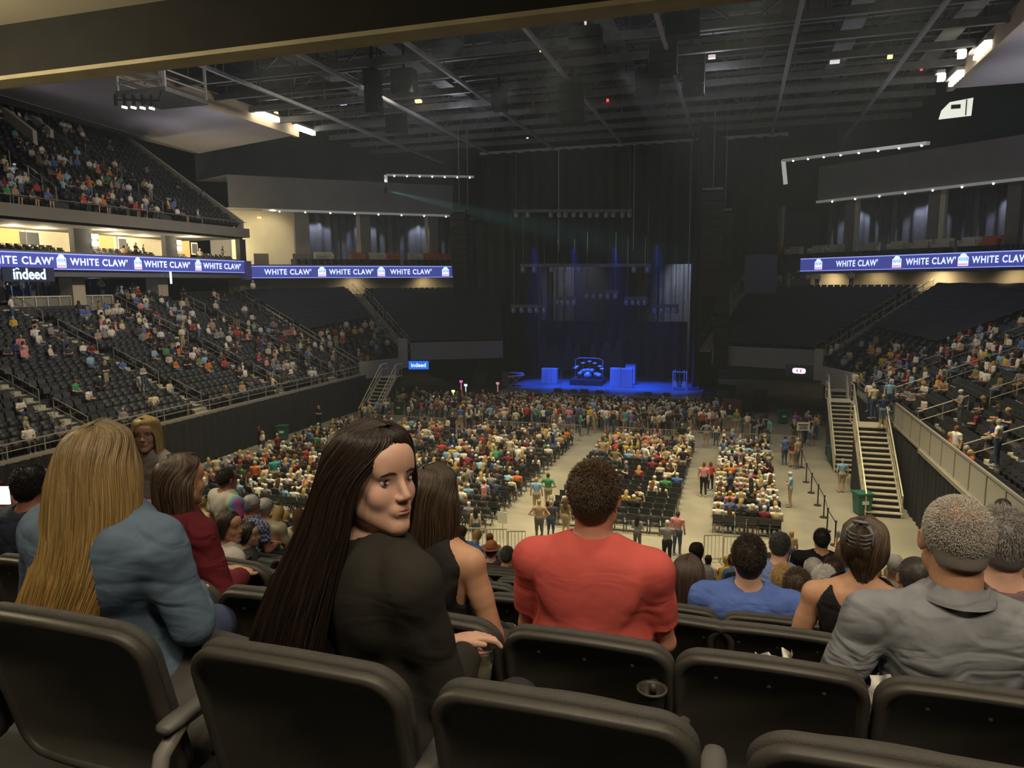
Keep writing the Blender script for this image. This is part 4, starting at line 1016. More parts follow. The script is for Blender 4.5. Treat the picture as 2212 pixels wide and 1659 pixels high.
# ------------------------------------------------------------------ a figure's skeleton
def figure(pose='sit', arms='lap', lean=0.0, yaw=0.0, head_yaw=0.0, head_pitch=0.0, w=1.0, fem=False, h=1.0, twist=0.0, side=0.0, bw=None):
    """joints in metres, standing on z=0 and facing +y; a seated figure sits on a 0.45 m high seat over x=y=0"""
    J = {}; hip = np.array([0, 0, 0.56 if pose == 'sit' else 0.93 * h])
    up = rotx(-lean) @ roty(side) @ np.array([0, 0, 1.0]); R = rotx(-lean) @ roty(side) @ rotz(twist)
    def T(v): return hip + R @ np.asarray(v, float)
    J['hip'] = hip; J['waist'] = T((0, .01, .16 * h)); J['chest'] = T((0, .0, .34 * h)); J['neck'] = T((0, -.01, .49 * h))
    nk = J['neck']; Rh = R @ rotz(head_yaw) @ rotx(-head_pitch); J['Rh'] = Rh; J['R'] = R
    J['head'] = nk + R @ np.array([0, .015, .075]) + Rh @ np.array([0, .02, .085])
    sw = (.165 if fem else .19) * w
    for s, n in ((-1, 'l'), (1, 'r')):
        J['sh' + n] = T((s * sw, -.01, .43 * h)); hw = .09 * w
        if pose == 'sit':
            J['kn' + n] = hip + np.array([s * .10 * w, .38, -.05]); J['an' + n] = hip + np.array([s * .10, .36, -.47]); J['to' + n] = J['an' + n] + (0, .17, -.05)
        else:
            J['kn' + n] = np.array([s * .10, .02, .49 * h]); J['an' + n] = np.array([s * .11, -.02, .08]); J['to' + n] = J['an' + n] + (s * .02, .18, -.04)
        J['hp' + n] = hip + (s * hw, 0, -.02)
        sh = J['sh' + n]
        if arms == 'lap': el, ha = sh + R @ np.array([s * .05, .04, -.27]), hip + np.array([s * .07, .30, .12])
        elif arms == 'down': el, ha = sh + R @ np.array([s * .06, -.02, -.28]), sh + R @ np.array([s * .07, .05, -.52])
        elif arms == 'knees': el, ha = sh + R @ np.array([s * .045, .10, -.26]), hip + np.array([s * .04, .46, .13])
        elif arms == 'hips': el, ha = sh + R @ np.array([s * .20, -.05, -.24]), hip + np.array([s * .15, .05, .08])
        elif arms == 'phone': el, ha = sh + R @ np.array([s * .08, .10, -.25]), sh + R @ np.array([-s * .10, .30, -.12])
        elif arms == 'raise': el, ha = sh + R @ np.array([s * .12, .14, .12 if s > 0 else -.24]), sh + R @ np.array([s * .05, .22, .34 if s > 0 else -.30])
        elif arms == 'fold': el, ha = sh + R @ np.array([s * .08, .04, -.27]), sh + R @ np.array([-s * .12, .20, -.24])
        else: el, ha = sh + R @ np.array([s * .06, 0, -.28]), sh + R @ np.array([s * .06, .2, -.4])
        J['el' + n] = el; J['ha' + n] = ha
    J['w'] = w; J['bw'] = bw or w; J['fem'] = fem; J['h'] = h
    return J

def body_prims(J):
    """coarse figure: (region, kind, params, k)"""
    w, fem, R = J['w'], J['fem'], J['R']; P = []
    P.append(('shirt', 'e', (J['chest'], (.165 * w, .115 * w, .20), R), .06))
    P.append(('shirt', 'e', (J['waist'], (.14 * w, .11 * w, .17), R), .06))
    P.append(('pants', 'e', (J['hip'], (.17 * w, .13, .13), R), .06))
    P.append(('shirt', 'c', (J['shl'], J['shr'], .065, .065), .06))
    P.append(('skin', 'c', (J['neck'] - (0, 0, .03), J['head'] - (0, 0, .03), .055, .052), .03))
    P.append(('skin', 'e', (J['head'], (.076, .094, .112), J['Rh']), .02))
    for n in 'lr':
        P.append(('shirt', 'c', (J['sh' + n], lerp(J['sh' + n], J['el' + n], .6), .062 * w, .052), .04))
        P.append(('skin', 'c', (lerp(J['sh' + n], J['el' + n], .6), J['el' + n], .048, .042), .03))
        P.append(('skin', 'c', (J['el' + n], J['ha' + n], .042, .03), .02)); P.append(('skin', 'e', (J['ha' + n], (.035, .05, .045)), .02))
        P.append(('pants', 'c', (J['hp' + n], J['kn' + n], .095 * w, .065), .05))
        P.append(('leg', 'c', (J['kn' + n], J['an' + n], .062, .042), .03)); P.append(('shoe', 'c', (J['an' + n] - (0, .02, .03), J['to' + n], .045, .04), .02))
    return P

def figure_mesh(J, res, hair='short'):
    """one mesh for a distant figure: V, Q, region per vertex"""
    P = body_prims(J); H, Rh = J['head'], J['Rh']
    hb = lambda v: H + Rh @ np.asarray(v, float)
    if hair == 'short': P.append(('hair', 'e', (hb((0, -.018, .022)), (.085, .095, .105), Rh), .01))
    elif hair == 'long':
        P.append(('hair', 'e', (hb((0, -.02, .02)), (.09, .10, .11), Rh), .01)); P.append(('hair', 'c', (hb((0, -.06, -.04)), hb((0, -.10, -.28)), .09, .07), .04))
    elif hair == 'bun':
        P.append(('hair', 'e', (hb((0, -.02, .02)), (.085, .098, .108), Rh), .01)); P.append(('hair', 'e', (hb((0, -.11, .05)), (.045, .045, .045)), .02))
    elif hair == 'cap':
        P.append(('hat', 'e', (hb((0, -.01, .045)), (.092, .108, .085), Rh), .01)); P.append(('hat', 'e', (hb((0, .11, .05)), (.06, .07, .012), Rh), .01))
    allp = np.array([J[k] for k in J if k not in ('R', 'Rh', 'w', 'bw', 'fem', 'h')]); lo = allp.min(0) - .22; hi = allp.max(0) + .22
    f = field([(p[1], p[2], p[3]) for p in P]); V, Q = nets(f, lo, hi, res)
    d = np.stack([(ell(V, *p[2]) if p[1] == 'e' else cap(V, *p[2])) - (.02 if p[0] in ('hair', 'hat') else 0) for p in P], 1)
    names = [p[0] for p in P]; reg = np.array(names)[d.argmin(1)]
    return V, Q, reg

SKIN = [(.62, .36, .24), (.55, .30, .19), (.68, .42, .30), (.50, .27, .17), (.30, .15, .09)]
HAIR = {'blond': (.42, .29, .12), 'brown': (.10, .055, .03), 'dark': (.025, .018, .015), 'grey': (.35, .33, .30), 'auburn': (.20, .08, .03)}
SHIRT = {'white': (.74, .72, .66), 'cream': (.62, .56, .40), 'grey': (.25, .25, .26), 'black': (.022, .022, .025), 'dark grey': (.07, .07, .08), 'navy': (.03, .045, .11),
         'blue': (.08, .17, .45), 'light blue': (.26, .45, .62), 'red': (.50, .05, .04), 'maroon': (.20, .03, .04), 'orange': (.62, .17, .04), 'yellow': (.66, .45, .06),
         'green': (.06, .28, .12), 'teal': (.06, .33, .32), 'pink': (.62, .27, .27), 'purple': (.22, .13, .38), 'olive': (.20, .19, .08), 'tan': (.42, .30, .18)}
SHIRT_W = [('white', 23), ('cream', 13), ('grey', 11), ('black', 15), ('dark grey', 7), ('navy', 7), ('blue', 5), ('light blue', 5), ('red', 4), ('maroon', 3), ('orange', 3), ('yellow', 3), ('green', 2), ('teal', 2), ('pink', 4), ('purple', 1), ('olive', 3), ('tan', 4)]
PANTS = {'blue jeans': (.06, .09, .16), 'dark trousers': (.02, .02, .025), 'khaki shorts': (.38, .31, .20), 'denim shorts': (.12, .18, .28), 'grey trousers': (.12, .12, .12)}
cloth_mat = mat('clothing', (.5, .5, .5), .85, var=.12, vscale=14, attr='tint', spec=.2)

TEMPL = []
def add_templates():
    for pose in ('sit', 'stand'):
        for arms, fem, hair, lean, hy in ((('lap', 0, 'short', .05, 0), ('lap', 1, 'long', .0, .3), ('knees', 0, 'short', .35, 0), ('fold', 1, 'bun', .05, -.4), ('lap', 0, 'cap', -.06, .2), ('phone', 1, 'long', .15, 0), ('lap', 1, 'long', .1, -.5), ('raise', 0, 'short', .0, .3)) if pose == 'sit' else
                                          (('down', 0, 'short', 0, 0), ('down', 1, 'long', 0, .3), ('hips', 0, 'short', -.02, -.2), ('fold', 1, 'long', 0, 0), ('phone', 0, 'cap', .04, .1), ('phone', 1, 'bun', .06, 0), ('raise', 0, 'short', 0, .2), ('fold', 0, 'short', .03, -.5))):
            J = figure(pose, arms, lean, head_yaw=hy, w=.94 if fem else 1.04, fem=bool(fem), h=.95 if fem else 1.02)
            hi = figure_mesh(J, .026, hair); lo = figure_mesh(J, .05, hair)
            TEMPL.append(dict(pose=pose, arms=arms, fem=fem, hair=hair, hi=hi, lo=lo))
add_templates()
SIT = [t for t in TEMPL if t['pose'] == 'sit']; STAND = [t for t in TEMPL if t['pose'] == 'stand']

def tint_of(t, reg, shirt, hairc, skin, pants):
    C = np.zeros((len(reg), 3), np.float32)
    C[:] = skin; C[reg == 'shirt'] = SHIRT[shirt]; C[reg == 'hair'] = HAIR[hairc]; C[reg == 'pants'] = PANTS[pants]
    C[reg == 'leg'] = skin if 'shorts' in pants else PANTS[pants]; C[reg == 'shoe'] = (.3, .3, .3); C[reg == 'hat'] = (.55, .55, .5)
    return C
# ================================================================== the crowd and the seats
crnd = random.Random(21)
def wpick(L):
    s = sum(w for _, w in L); r = crnd.random() * s
    for k, w in L:
        r -= w
        if r <= 0: return k
    return L[-1][0]
CROWD = []      # dict(x,y,z,face,pose,shirt,...)
def someone(x, y, z, face, pose, where, shirt=None, tpl=None, hair=None, pants=None, sc=None):
    T = SIT if pose == 'sit' else STAND
    t = tpl if tpl is not None else crnd.randrange(len(T))
    if tpl is None and T[t]['arms'] == 'raise' and crnd.random() < .85: t = crnd.randrange(5)
    fem = T[t]['fem']
    hc = hair or wpick([('blond', 40 if fem else 12), ('brown', 30), ('dark', 22), ('grey', 4 if fem else 14), ('auburn', 7)])
    CROWD.append(dict(p=(x, y, z), face=face, pose=pose, t=t, shirt=shirt or wpick(SHIRT_W), hair=hc, skin=crnd.choice(SKIN[:4] + SKIN[:3] + SKIN[4:]),
                      pants=pants or crnd.choice(list(PANTS)), sc=sc or crnd.uniform(.97, 1.10), where=where))

# floor chairs in four blocks
CHAIRS = []
BLOCKS = [('right aisle block', -.75, 2.1, 6), ('middle block', -8.0, -2.35, 11), ('left middle block', -17.2, -10.2, 13), ('far left block', -27.5, -18.6, 17)]
ROWY = [46.3 - .92 * i for i in range(20)]
for name, x0, x1, n in BLOCKS:
    for i, y in enumerate(ROWY):
        if name == 'middle block' and i > 17: continue
        if name == 'right aisle block' and i > 16: continue
        for j in range(n):
            x = x0 + (x1 - x0) * (j + .5) / n; CHAIRS.append((x, y, 0, 0, name, i, j))
            px, py, _ = proj((x, y, 0))
            dens = .86 - .02 * i if name != 'far left block' else .72
            if name == 'middle block': dens = .86 - .03 * i
            if name == 'right aisle block': dens = .93
            # empty pockets near the red shirt and at the left
            if name == 'middle block' and 7 < i and x > -5.6: dens *= .45
            if crnd.random() < dens:
                st = crnd.random() < (.14 if i < 9 else .08)
                someone(x, y + (.0 if not st else .15), 0, crnd.gauss(0, .15) if not st else crnd.gauss(0, 1.2), 'stand' if st else 'sit', (name, i, j))
# standing crowd before the stage
for k in range(700):
    x = crnd.uniform(-28.5, -.8); y = 49.2 + 8.8 * crnd.random() ** .75
    if x < -20 and crnd.random() < .35 + (x + 20) * -.04: continue
    if x > -4.5 and y < 52 and crnd.random() < .6: continue
    if y < 51 and crnd.random() < .35: continue
    someone(x, y, 0, crnd.gauss(0, .9), 'stand', ('standing crowd', 0, k), shirt=None)
# groups on the right of the floor
for x, y in ((.6, 52), (.9, 52.6), (1.3, 51), (1.8, 51.5), (2.2, 54), (.2, 53.5), (4.4, 52.4), (4.8, 53), (5.1, 51.8), (4.6, 51), (5.4, 52.6), (5.0, 54), (4.2, 54), (5.6, 53.6), (4.9, 50.5), (3.9, 51.2)):
    someone(x, y, 0, crnd.gauss(0, 1.5), 'stand', ('right lane', 0, 0))
def by_px(px, py, z, face, pose, where, **k):
    p = at(px, py, Z=z); someone(p[0], p[1], z, face, pose, where, **k)
SPEC = ('floor walker', 0, 0)
by_px(1519, 1072, 0, 3.0, 'stand', SPEC, shirt='pink', tpl=0, hair='brown', pants='dark trousers', sc=1.03)
by_px(1534, 1060, 0, 3.0, 'stand', SPEC, shirt='red', tpl=1, hair='brown', pants='dark trousers', sc=.95)
by_px(1159, 1110, 0, 0.1, 'stand', SPEC, shirt='light blue', tpl=0, hair='blond', pants='khaki shorts')
by_px(1184, 1100, 0, 0.0, 'stand', SPEC, shirt='green', tpl=2, hair='brown', pants='khaki shorts')
by_px(1694, 1005, 0, .5, 'stand', SPEC, shirt='blue', tpl=0, hair='brown', pants='blue jeans')
by_px(1709, 1010, 0, -.6, 'stand', SPEC, shirt='maroon', tpl=3, hair='brown', pants='khaki shorts')
by_px(1721, 1013, 0, .9, 'stand', SPEC, shirt='tan', tpl=0, hair='grey', pants='grey trousers')
by_px(1817, 1064, 0, 0.2, 'stand', SPEC, shirt='light blue', tpl=0, hair='grey', pants='khaki shorts', sc=1.04)
by_px(1648, 985, 0, 0.5, 'stand', SPEC, shirt='olive', tpl=0, hair='brown', pants='dark trousers')
by_px(1660, 960, 0, 2.0, 'stand', SPEC, shirt='teal', tpl=0, hair='brown', pants='blue jeans')
by_px(1706, 1095, 0, 1.4, 'stand', SPEC, shirt='light blue', tpl=4, hair='brown', pants='khaki shorts')
by_px(1525, 965, 0, .2, 'stand', SPEC, shirt='grey', tpl=2, hair='brown', pants='khaki shorts')
by_px(1546, 965, 0, -.2, 'stand', SPEC, shirt='white', tpl=3, hair='brown', pants='blue jeans')
by_px(1575, 930, 0, -.2, 'stand', SPEC, shirt='black', tpl=4, hair='blond', pants='khaki shorts')
by_px(570, 985, 0, 2.6, 'stand', SPEC, shirt='white', tpl=3, hair='blond', pants='blue jeans')
by_px(562, 975, 0, 2.6, 'stand', SPEC, shirt='black', tpl=1, hair='brown', pants='dark trousers')
by_px(690, 925, 0, 3.0, 'stand', SPEC, shirt='black', tpl=3, hair='blond', pants='dark trousers')
for i, (px, py, s) in enumerate(((1190, 1165, 'dark grey'), (1222, 1160, 'olive'), (1165, 1172, 'tan'), (1376, 1195, 'grey'), (1440, 1225, 'grey'), (1462, 1200, 'pink'), (1028, 1175, 'cream'))):
    by_px(px, py, 0, .2 * (-1) ** i, 'stand', SPEC, shirt=s, tpl=i % 5)
for i, (px, py, s) in enumerate(((1820, 1235, 'grey'), (1853, 1225, 'navy'), (1825, 1260, 'light blue'), (1706, 1235, 'auburn' if 0 else 'tan'))):
    by_px(px, py, 0, 2.8, 'stand', SPEC, shirt=s, tpl=(0, 4, 1, 1)[i])

# people in the tiers
def dens_of(sec, row, x, y):
    if sec == 'left stand':
        if y > 49: return (.50 if row < 13 else .12) if row > 2 else .25
        if row > 15 and y > 40: return .62
        if y > 40: return .32
        return .10 + (.10 if 8 < row < 17 else 0)
    if sec == 'left corner': return .50 if row < 7 else 0.0
    if sec == 'right stand': return (.48 if row < 10 else .03) if y > 44 else ((.30 if 4 < row < 15 else .12) if y > 26 else .14)
    if sec == 'right corner': return .40 if row < 5 else 0.0
    if sec == 'upper deck': return (.80 if row > 12 else (.10 if row > 7 else .45)) if y < 50 else .05
    if sec == 'left suites': return .16
    if sec == 'right end': return .0
    return 0.0
def blob(x, y, s=3.0): return .5 + .5 * math.sin(x * 1.1 + 1.3 * math.sin(y * .55)) * math.sin(y * .9 + x * .3)
taken = set()
for i, s in enumerate(SEATS):
    x, y, z, f, sec, row, j = s; d = dens_of(sec, row, x, y)
    if sec != 'upper deck': d *= .35 + 1.3 * blob(x, y)
    if crnd.random() < d:
        taken.add(i); st = crnd.random() < .06
        lit = None
        someone(x, y, z, f + crnd.gauss(0, .35), 'stand' if st else 'sit', (sec, row, j), shirt=lit)
for j in range(34):
    y = 24 + j * .66 + crnd.uniform(-.2, .2); someone(-49.2 + crnd.uniform(-1, .8), y, 9.8, -1.5, 'stand', ('club platform', 0, j))
for j in range(9):
    c = lerp(at(1605, 612, Y=74)[:2], at(1765, 612, Y=72)[:2], j / 8); someone(c[0], c[1], 10.0, 2.8, 'stand', ('right concourse', 0, j))
someone(*at(1838, 618, Y=70.5)[:2], 10.0, 2.8, 'stand', ('right concourse', 0, 9))
for j, (px, py) in enumerate(((2072, 925), (2012, 1000), (1905, 925), (1935, 915), (1885, 905), (1920, 890), (1878, 890), (1845, 860))):
    p = at(px, py, Z=4.2 if px > 1950 else 3.4); p[0] = max(p[0], 9.0) if px > 1950 else p[0]; someone(p[0], p[1], p[2], (1.6, 1.0, .2, .1, .6, 3.0, 2.6, 2.2)[j], 'stand', ('right stand walkers', 0, j), shirt=('grey', 'white', 'navy', 'black', 'cream', 'light blue', 'white', 'cream')[j])
for j, (px, py, z) in enumerate(((142, 770, 6.6), (395, 760, 6.2), (312, 845, 4.6), (614, 830, 3.6), (665, 800, 4.0), (548, 650, 9.5), (1950, 1, 0))):
    if py > 10:
        p = at(px, py, Z=z); someone(p[0], p[1], z, -1.57, 'stand', ('left stand walkers', 0, j), shirt=('dark grey', 'cream', 'grey', 'grey', 'blue', 'white')[j])

# dark covers laid over the closed sections
def seat_cover(F0, F1, B0, B1, t0, t1, n, label):
    F0, F1, B0, B1 = [np.asarray(v, float) for v in (F0, F1, B0, B1)]; nu, nv = 40, int(n * 4 * (t1 - t0)) + 1; V = []
    for j in range(nv + 1):
        t = t0 + (t1 - t0) * j / nv
        for i in range(nu + 1):
            u = i / nu; p = lerp(lerp(F0, B0, t), lerp(F1, B1, t), u); V.append((p[0], p[1], p[2] + .92 + .05 * math.cos(t * n * 2 * math.pi) + .03 * math.sin(u * 31 + t * 9)))
    F = [(j * (nu + 1) + i, j * (nu + 1) + i + 1, (j + 1) * (nu + 1) + i + 1, (j + 1) * (nu + 1) + i) for j in range(nv) for i in range(nu)]
    mb = MB(); mb.add(V, F); thing1('seat_cover', mb, mat('cover_navy', (.016, .019, .036), .95, var=.2, vscale=.6), label, 'seat cover', 'dark covers over closed seats', True)
seat_cover((-1.9, 63.4, 4.9), (5.8, 60.5, 4.8), (1.6, 75.6, 9.9), (14.6, 68.4, 9.9), .0, .90, 17, 'dark navy cover over the closed section right of the stage')
seat_cover((-28.6, 60.6, 4.7), (-21.0, 64.6, 4.7), (-38, 69, 9.9), (-25, 76, 9.9), .0, .92, 17, 'dark navy cover over the closed section left of the stage')
seat_cover((7.0, 60.2, 4.6), (8.2, 56.4, 3.4), (15.9, 67.2, 9.9), (24, 60.8, 9.8), .34, .97, 18, 'dark navy cover over the upper right corner seats')
seat_cover((-31.5, 57.0, 3.1), (-30.2, 60.3, 4.6), (-47.4, 60.9, 9.8), (-39.6, 67.6, 9.9), .42, .97, 18, 'dark navy cover over the upper left corner seats')

# near stand: rows below the foreground, floor of row k and its seat backs
NY = [1.28 + .83 * k for k in range(26)]
NZ = [9.10]
for k in range(1, 26): NZ.append(NZ[-1] - (.29 if k < 3 else .33))
mb = MB()
for k in range(-3, 24):
    y = 1.28 + .83 * k; z = NZ[k] if k >= 0 else 9.10 + .29 * -k
    z2 = NZ[k + 1] if k >= -1 else z - .29
    if k == -1: z2 = NZ[0]
    y0, y1 = y - .22, y + .61
    mb.quad((-26, y0, z), (13, y0, z), (13, y1, z), (-26, y1, z)); mb.quad((-26, y1, z), (13, y1, z), (13, y1, z2), (-26, y1, z2))
mb.quad((-26, y1, z2), (13, y1, z2), (13, y1, 0), (-26, y1, 0)); mb.quad((13, -2, 0), (13, y1, 0), (13, y1, 9.2), (13, -2, 9.2)); 
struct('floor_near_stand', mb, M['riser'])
front = y1
bar = MB(); bar.beam((-26, front - .1, z2 + 1.0), (13, front - .1, z2 + 1.0), .06)
for i in range(24): bar.beam((-26 + 39 * i / 23, front - .1, z2), (-26 + 39 * i / 23, front - .1, z2 + 1), .05)
thing1('front_rail', bar, M['rail'], 'metal railing at the bottom of the near stand', 'railing')
NEAR = {}                    # filled seats of the near rows: (row, x)
for k in range(3, 23):
    for j in range(-30, 22):
        x = .62 + j * .56 + (k % 2) * .1; y = NY[k]; z = NZ[k]
        if abs(x + 7.6) < .7 or abs(x - 4.6) < .6: continue
        SEATS.append((x, y, z, 0.0, 'near stand', k, j)); si = len(SEATS) - 1
        px, py, _ = proj((x, y, z + 1.2))
        d = .50 if k > 4 else 0
        if px < 560: d *= .8
        # keep the views the photograph shows open
        if 1000 < px < 1480: d = 0.08 if k > 14 else 0
        if 1480 <= px < 1640: d *= .5 if k > 12 else .1
        if k < 7 and 520 < px < 2212: d = 0
        if px < 520 and k < 9: d = 0
        if px >= 1640 and k < 9: d = 0
        if crnd.random() < d: someone(x, y + .18, z, crnd.gauss(0, .3), 'sit', ('near stand', k, j)); taken.add(si)

# ---- meshes for distant seats and floor chairs
def low_seat():
    mb = MB()
    mb.box((0, -.20, .64), (.46, .06, .46), R=rotx(.16)); mb.box((0, -.235, .66), (.38, .03, .34), R=rotx(.16))
    mb.box((0, -.02, .52), (.42, .09, .36), R=rotx(.30)); mb.box((-.255, -.02, .52), (.04, .34, .05)); mb.box((-.255, -.16, .27), (.05, .08, .54))
    return mb
def low_chair():
    mb = MB()
    mb.box((0, 0, .45), (.42, .40, .045)); mb.box((0, -.21, .72), (.42, .035, .30), R=rotx(.12))
    for s in (-1, 1): mb.beam((s * .2, -.24, .86), (s * .2, .16, 0), .025); mb.beam((s * .2, -.22, 0), (s * .2, .15, .45), .025)
    return mb
def merged(name, items, tmpl, m, label, cat):
    V0 = np.array(tmpl.v, np.float32); F0 = np.array(tmpl.f, np.int64); n = len(items)
    P = np.array([i[:3] for i in items], np.float32); a = np.array([i[3] for i in items], np.float32); c, s = np.cos(a)[:, None], np.sin(a)[:, None]
    X = c * V0[:, 0] - s * V0[:, 1] + P[:, :1]; Y = s * V0[:, 0] + c * V0[:, 1] + P[:, 1:2]; Z = V0[:, 2] + P[:, 2:3]
    V = np.stack([X, Y, Z], -1).reshape(-1, 3); F = (F0[None] + np.arange(n)[:, None, None] * len(V0)).reshape(-1, 4)
    o = link(name, np_mesh(name, V, F, m)); return tag(o, label, cat, kind='stuff')
def size_in_view(p):
    x, y, d = proj((p[0], p[1], p[2] + .6))
    if d < 1 or not (-20 < x < IW + 20 and -20 < y < IH + 20): return 0
    # behind the foreground figures
    if y > 1400 or (y > 900 and x < 520) or (520 < x < 880 and y > 900 and x > 860 - (y - 900) * .7) or (870 < x < 1060 and y > 1010) or (1135 < x < 1450 and y > 1120) or (1225 < x < 1345 and y > 1000): return 0
    if (1480 < x < 1720 and y > 1260) or (1575 < x < 1665 and y > 1150) or (x > 1980 and y > 1080) or (x > 1850 and y > 1250): return 0
    return 1 / d
def split(items, key, n):
    idx = sorted(range(len(items)), key=lambda i: -size_in_view(key(items[i])))
    big = [i for i in idx[:n] if size_in_view(key(items[i])) > 0]; s = set(big)
    return [items[i] for i in big], [items[i] for i in range(len(items)) if i not in s]
SECW = {'left stand': 'of the left stand', 'right stand': 'of the right stand', 'near stand': 'of the near stand',
        'upper deck': 'of the upper deck', 'left corner': 'of the left corner section', 'right corner': 'of the right corner section', 'corner terrace': 'of the suite terrace',
        'left suites': 'of the left suites', 'right end': 'of the right end section', 'left end': 'of the left end section'}
big, rest = split(SEATS, lambda s: s, 284)
me = low_seat().mesh('stadium_seat', M['seat'])
for s in big:
    o = link('stadium_seat', me); o.location = s[:3]; o.rotation_euler.z = s[3]
    tag(o, 'black tip-up seat, %s along the %s row %s' % (ordw(max(0, s[6] if s[4] != 'near stand' else s[6] + 30)), ordw(s[5]), SECW[s[4]]), 'seat', 'black seats in the %s' % s[4])
merged('stadium_seats', rest, low_seat(), M['seat'], 'rows of black tip-up seats in the farther stands', 'seats')
big, rest = split(CHAIRS, lambda s: s, 290)
me = low_chair().mesh('folding_chair', M['seat'])
for s in big:
    o = link('folding_chair', me); o.location = s[:3]; o.rotation_euler.z = s[3]
    tag(o, 'black folding chair, %s along row, %s row of the %s' % (ordw(s[6]), ordw(s[5]), s[4]), 'chair', 'folding chairs on the arena floor')
merged('folding_chairs', rest, low_chair(), M['seat'], 'rows of black folding chairs farther out on the arena floor', 'chairs')

# ---- the crowd
def where_words(c):
    sec, row, j = c['where']
    if sec in SECW: return '%s row %s' % (ordw(row), SECW[sec]) + ', %s along' % ordw(max(0, j + (30 if sec == 'near stand' else 0)))
    if 'block' in sec: return '%s row of the %s, %s along' % (ordw(row), sec, ordw(j))
    return {'standing crowd': 'in the stage-side crowd', 'right lane': 'in the right lane', 'floor walker': 'on the open floor', 'right stand walkers': 'by right stand steps',
            'left stand walkers': 'on an aisle of the left stand', 'club platform': 'on the club level', 'right concourse': 'on the right concourse'}[sec]
big, rest = split(CROWD, lambda c: c['p'], 288)
used = {}
for c in big:
    T = (SIT if c['pose'] == 'sit' else STAND)[c['t']]; V, Q, reg = T['hi']
    o = link('person', np_mesh('person', V, Q, cloth_mat, smooth=True, col=tint_of(T, reg, c['shirt'], c['hair'], c['skin'], c['pants'])))
    o.location = c['p']; o.rotation_euler.z = c['face']; o.scale = (c['sc'],) * 3
    if c['pose'] == 'sit': o.location.z -= .04
    hw = {'short': c['hair'] + ' short hair', 'long': c['hair'] + ' long hair', 'bun': c['hair'] + ' hair in a bun', 'cap': 'a pale cap'}[T['hair']]
    short = c['where'][0] in SECW or 'block' in c['where'][0]
    lab = ('person in %s top, %s' % (c['shirt'], where_words(c))) if short else ('person in %s top and %s, %s, %s' % (c['shirt'], c['pants'], hw, where_words(c)))
    tag(o, lab, 'person', 'spectators, %s' % c['where'][0])
VS, QS, CS = [], [], []; b = 0
for c in rest:
    T = (SIT if c['pose'] == 'sit' else STAND)[c['t']]; V, Q, reg = T['lo']
    W = (V * c['sc']) @ rotz(c['face']).T.astype(np.float32) + np.array(c['p'], np.float32)
    VS.append(W); QS.append(Q + b); CS.append(tint_of(T, reg, c['shirt'], c['hair'], c['skin'], c['pants'])); b += len(V)
o = link('crowd', np_mesh('crowd', np.concatenate(VS), np.concatenate(QS), cloth_mat, smooth=True, col=np.concatenate(CS)))
tag(o, 'distant crowd of seated and standing spectators filling the stands and floor', 'crowd', kind='stuff')
print('CROWD', len(CROWD), 'SEATS', len(SEATS), 'CHAIRS', len(CHAIRS))
# ================================================================== detailed seats of the nearest rows
def weave(name, col, scale=420.0):
    m = mat(name, col, .75, var=.2, vscale=30); nt = m.node_tree; b = nt.nodes['Principled BSDF']
    tc = nt.nodes.new('ShaderNodeTexCoord'); v = nt.nodes.new('ShaderNodeTexVoronoi'); v.inputs['Scale'].default_value = scale
    bp = nt.nodes.new('ShaderNodeBump'); bp.inputs['Strength'].default_value = .35; bp.inputs['Distance'].default_value = .002
    nt.links.new(tc.outputs['Object'], v.inputs['Vector']); nt.links.new(v.outputs['Distance'], bp.inputs['Height']); nt.links.new(bp.outputs[0], b.inputs['Normal'])
    return m
M['shell'] = mat('seat_shell', (0.050, 0.047, 0.038), .42, var=.15, vscale=10, bump=.15, bscale=900, spec=.5)
M['pad'] = weave('seat_upholstery', (0.055, 0.052, 0.045), 300)
M['arm'] = mat('armrest_grey', (0.20, 0.19, 0.165), .45, var=.08)
M['armpad'] = mat('armrest_pad', (0.09, 0.088, 0.08), .5)
def rr(w, h, r, n=9, arch=.022):
    """rounded rectangle, u across, v from 0 up to h, gently arched top"""
    P = []
    for cx, cy, a0 in ((w / 2 - r, h - r, 0), (-w / 2 + r, h - r, 90), (-w / 2 + r, r, 180), (w / 2 - r, r, 270)):
        P += [(cx + r * math.cos(math.radians(a0 + 90 * k / (n - 1))), cy + r * math.sin(math.radians(a0 + 90 * k / (n - 1)))) for k in range(n)]
    Q = []
    for i, p in enumerate(P):                       # extra points along the long edges keep the arch smooth
        q = P[(i + 1) % len(P)]; Q.append(p)
        if abs(q[0] - p[0]) > .1 or abs(q[1] - p[1]) > .1: Q += [tuple(lerp(p, q, t)) for t in (.125, .25, .375, .5, .625, .75, .875)]
    return [(u, v + arch * (1 - (2 * u / w) ** 2) * (v / h)) for u, v in Q]
def loft_rr(rings, place, close0=True, close1=True):
    """rings: (w, h, r, v0, depth)"""
    mb = MB(); vs = []; n = None
    for w, h, r, v0, d in rings:
        L = rr(w, h, r); n = len(L); vs += [place(u, v + v0, d) for u, v in L]
    fs = [(k * n + i, k * n + (i + 1) % n, (k + 1) * n + (i + 1) % n, (k + 1) * n + i) for k in range(len(rings) - 1) for i in range(n)]
    if close0: fs.append(tuple(range(n))[::-1])
    if close1: fs.append(tuple(range((len(rings) - 1) * n, len(rings) * n)))
    mb.add(vs, fs); return mb
def place_back(u, v, d):
    # v runs up the back from 0.40 m; the back leans towards -y and its sides wrap forward
    z = .40 + v * .97; y = .105 - v * .235 + d + .28 * u * u
    return (u, y, z)
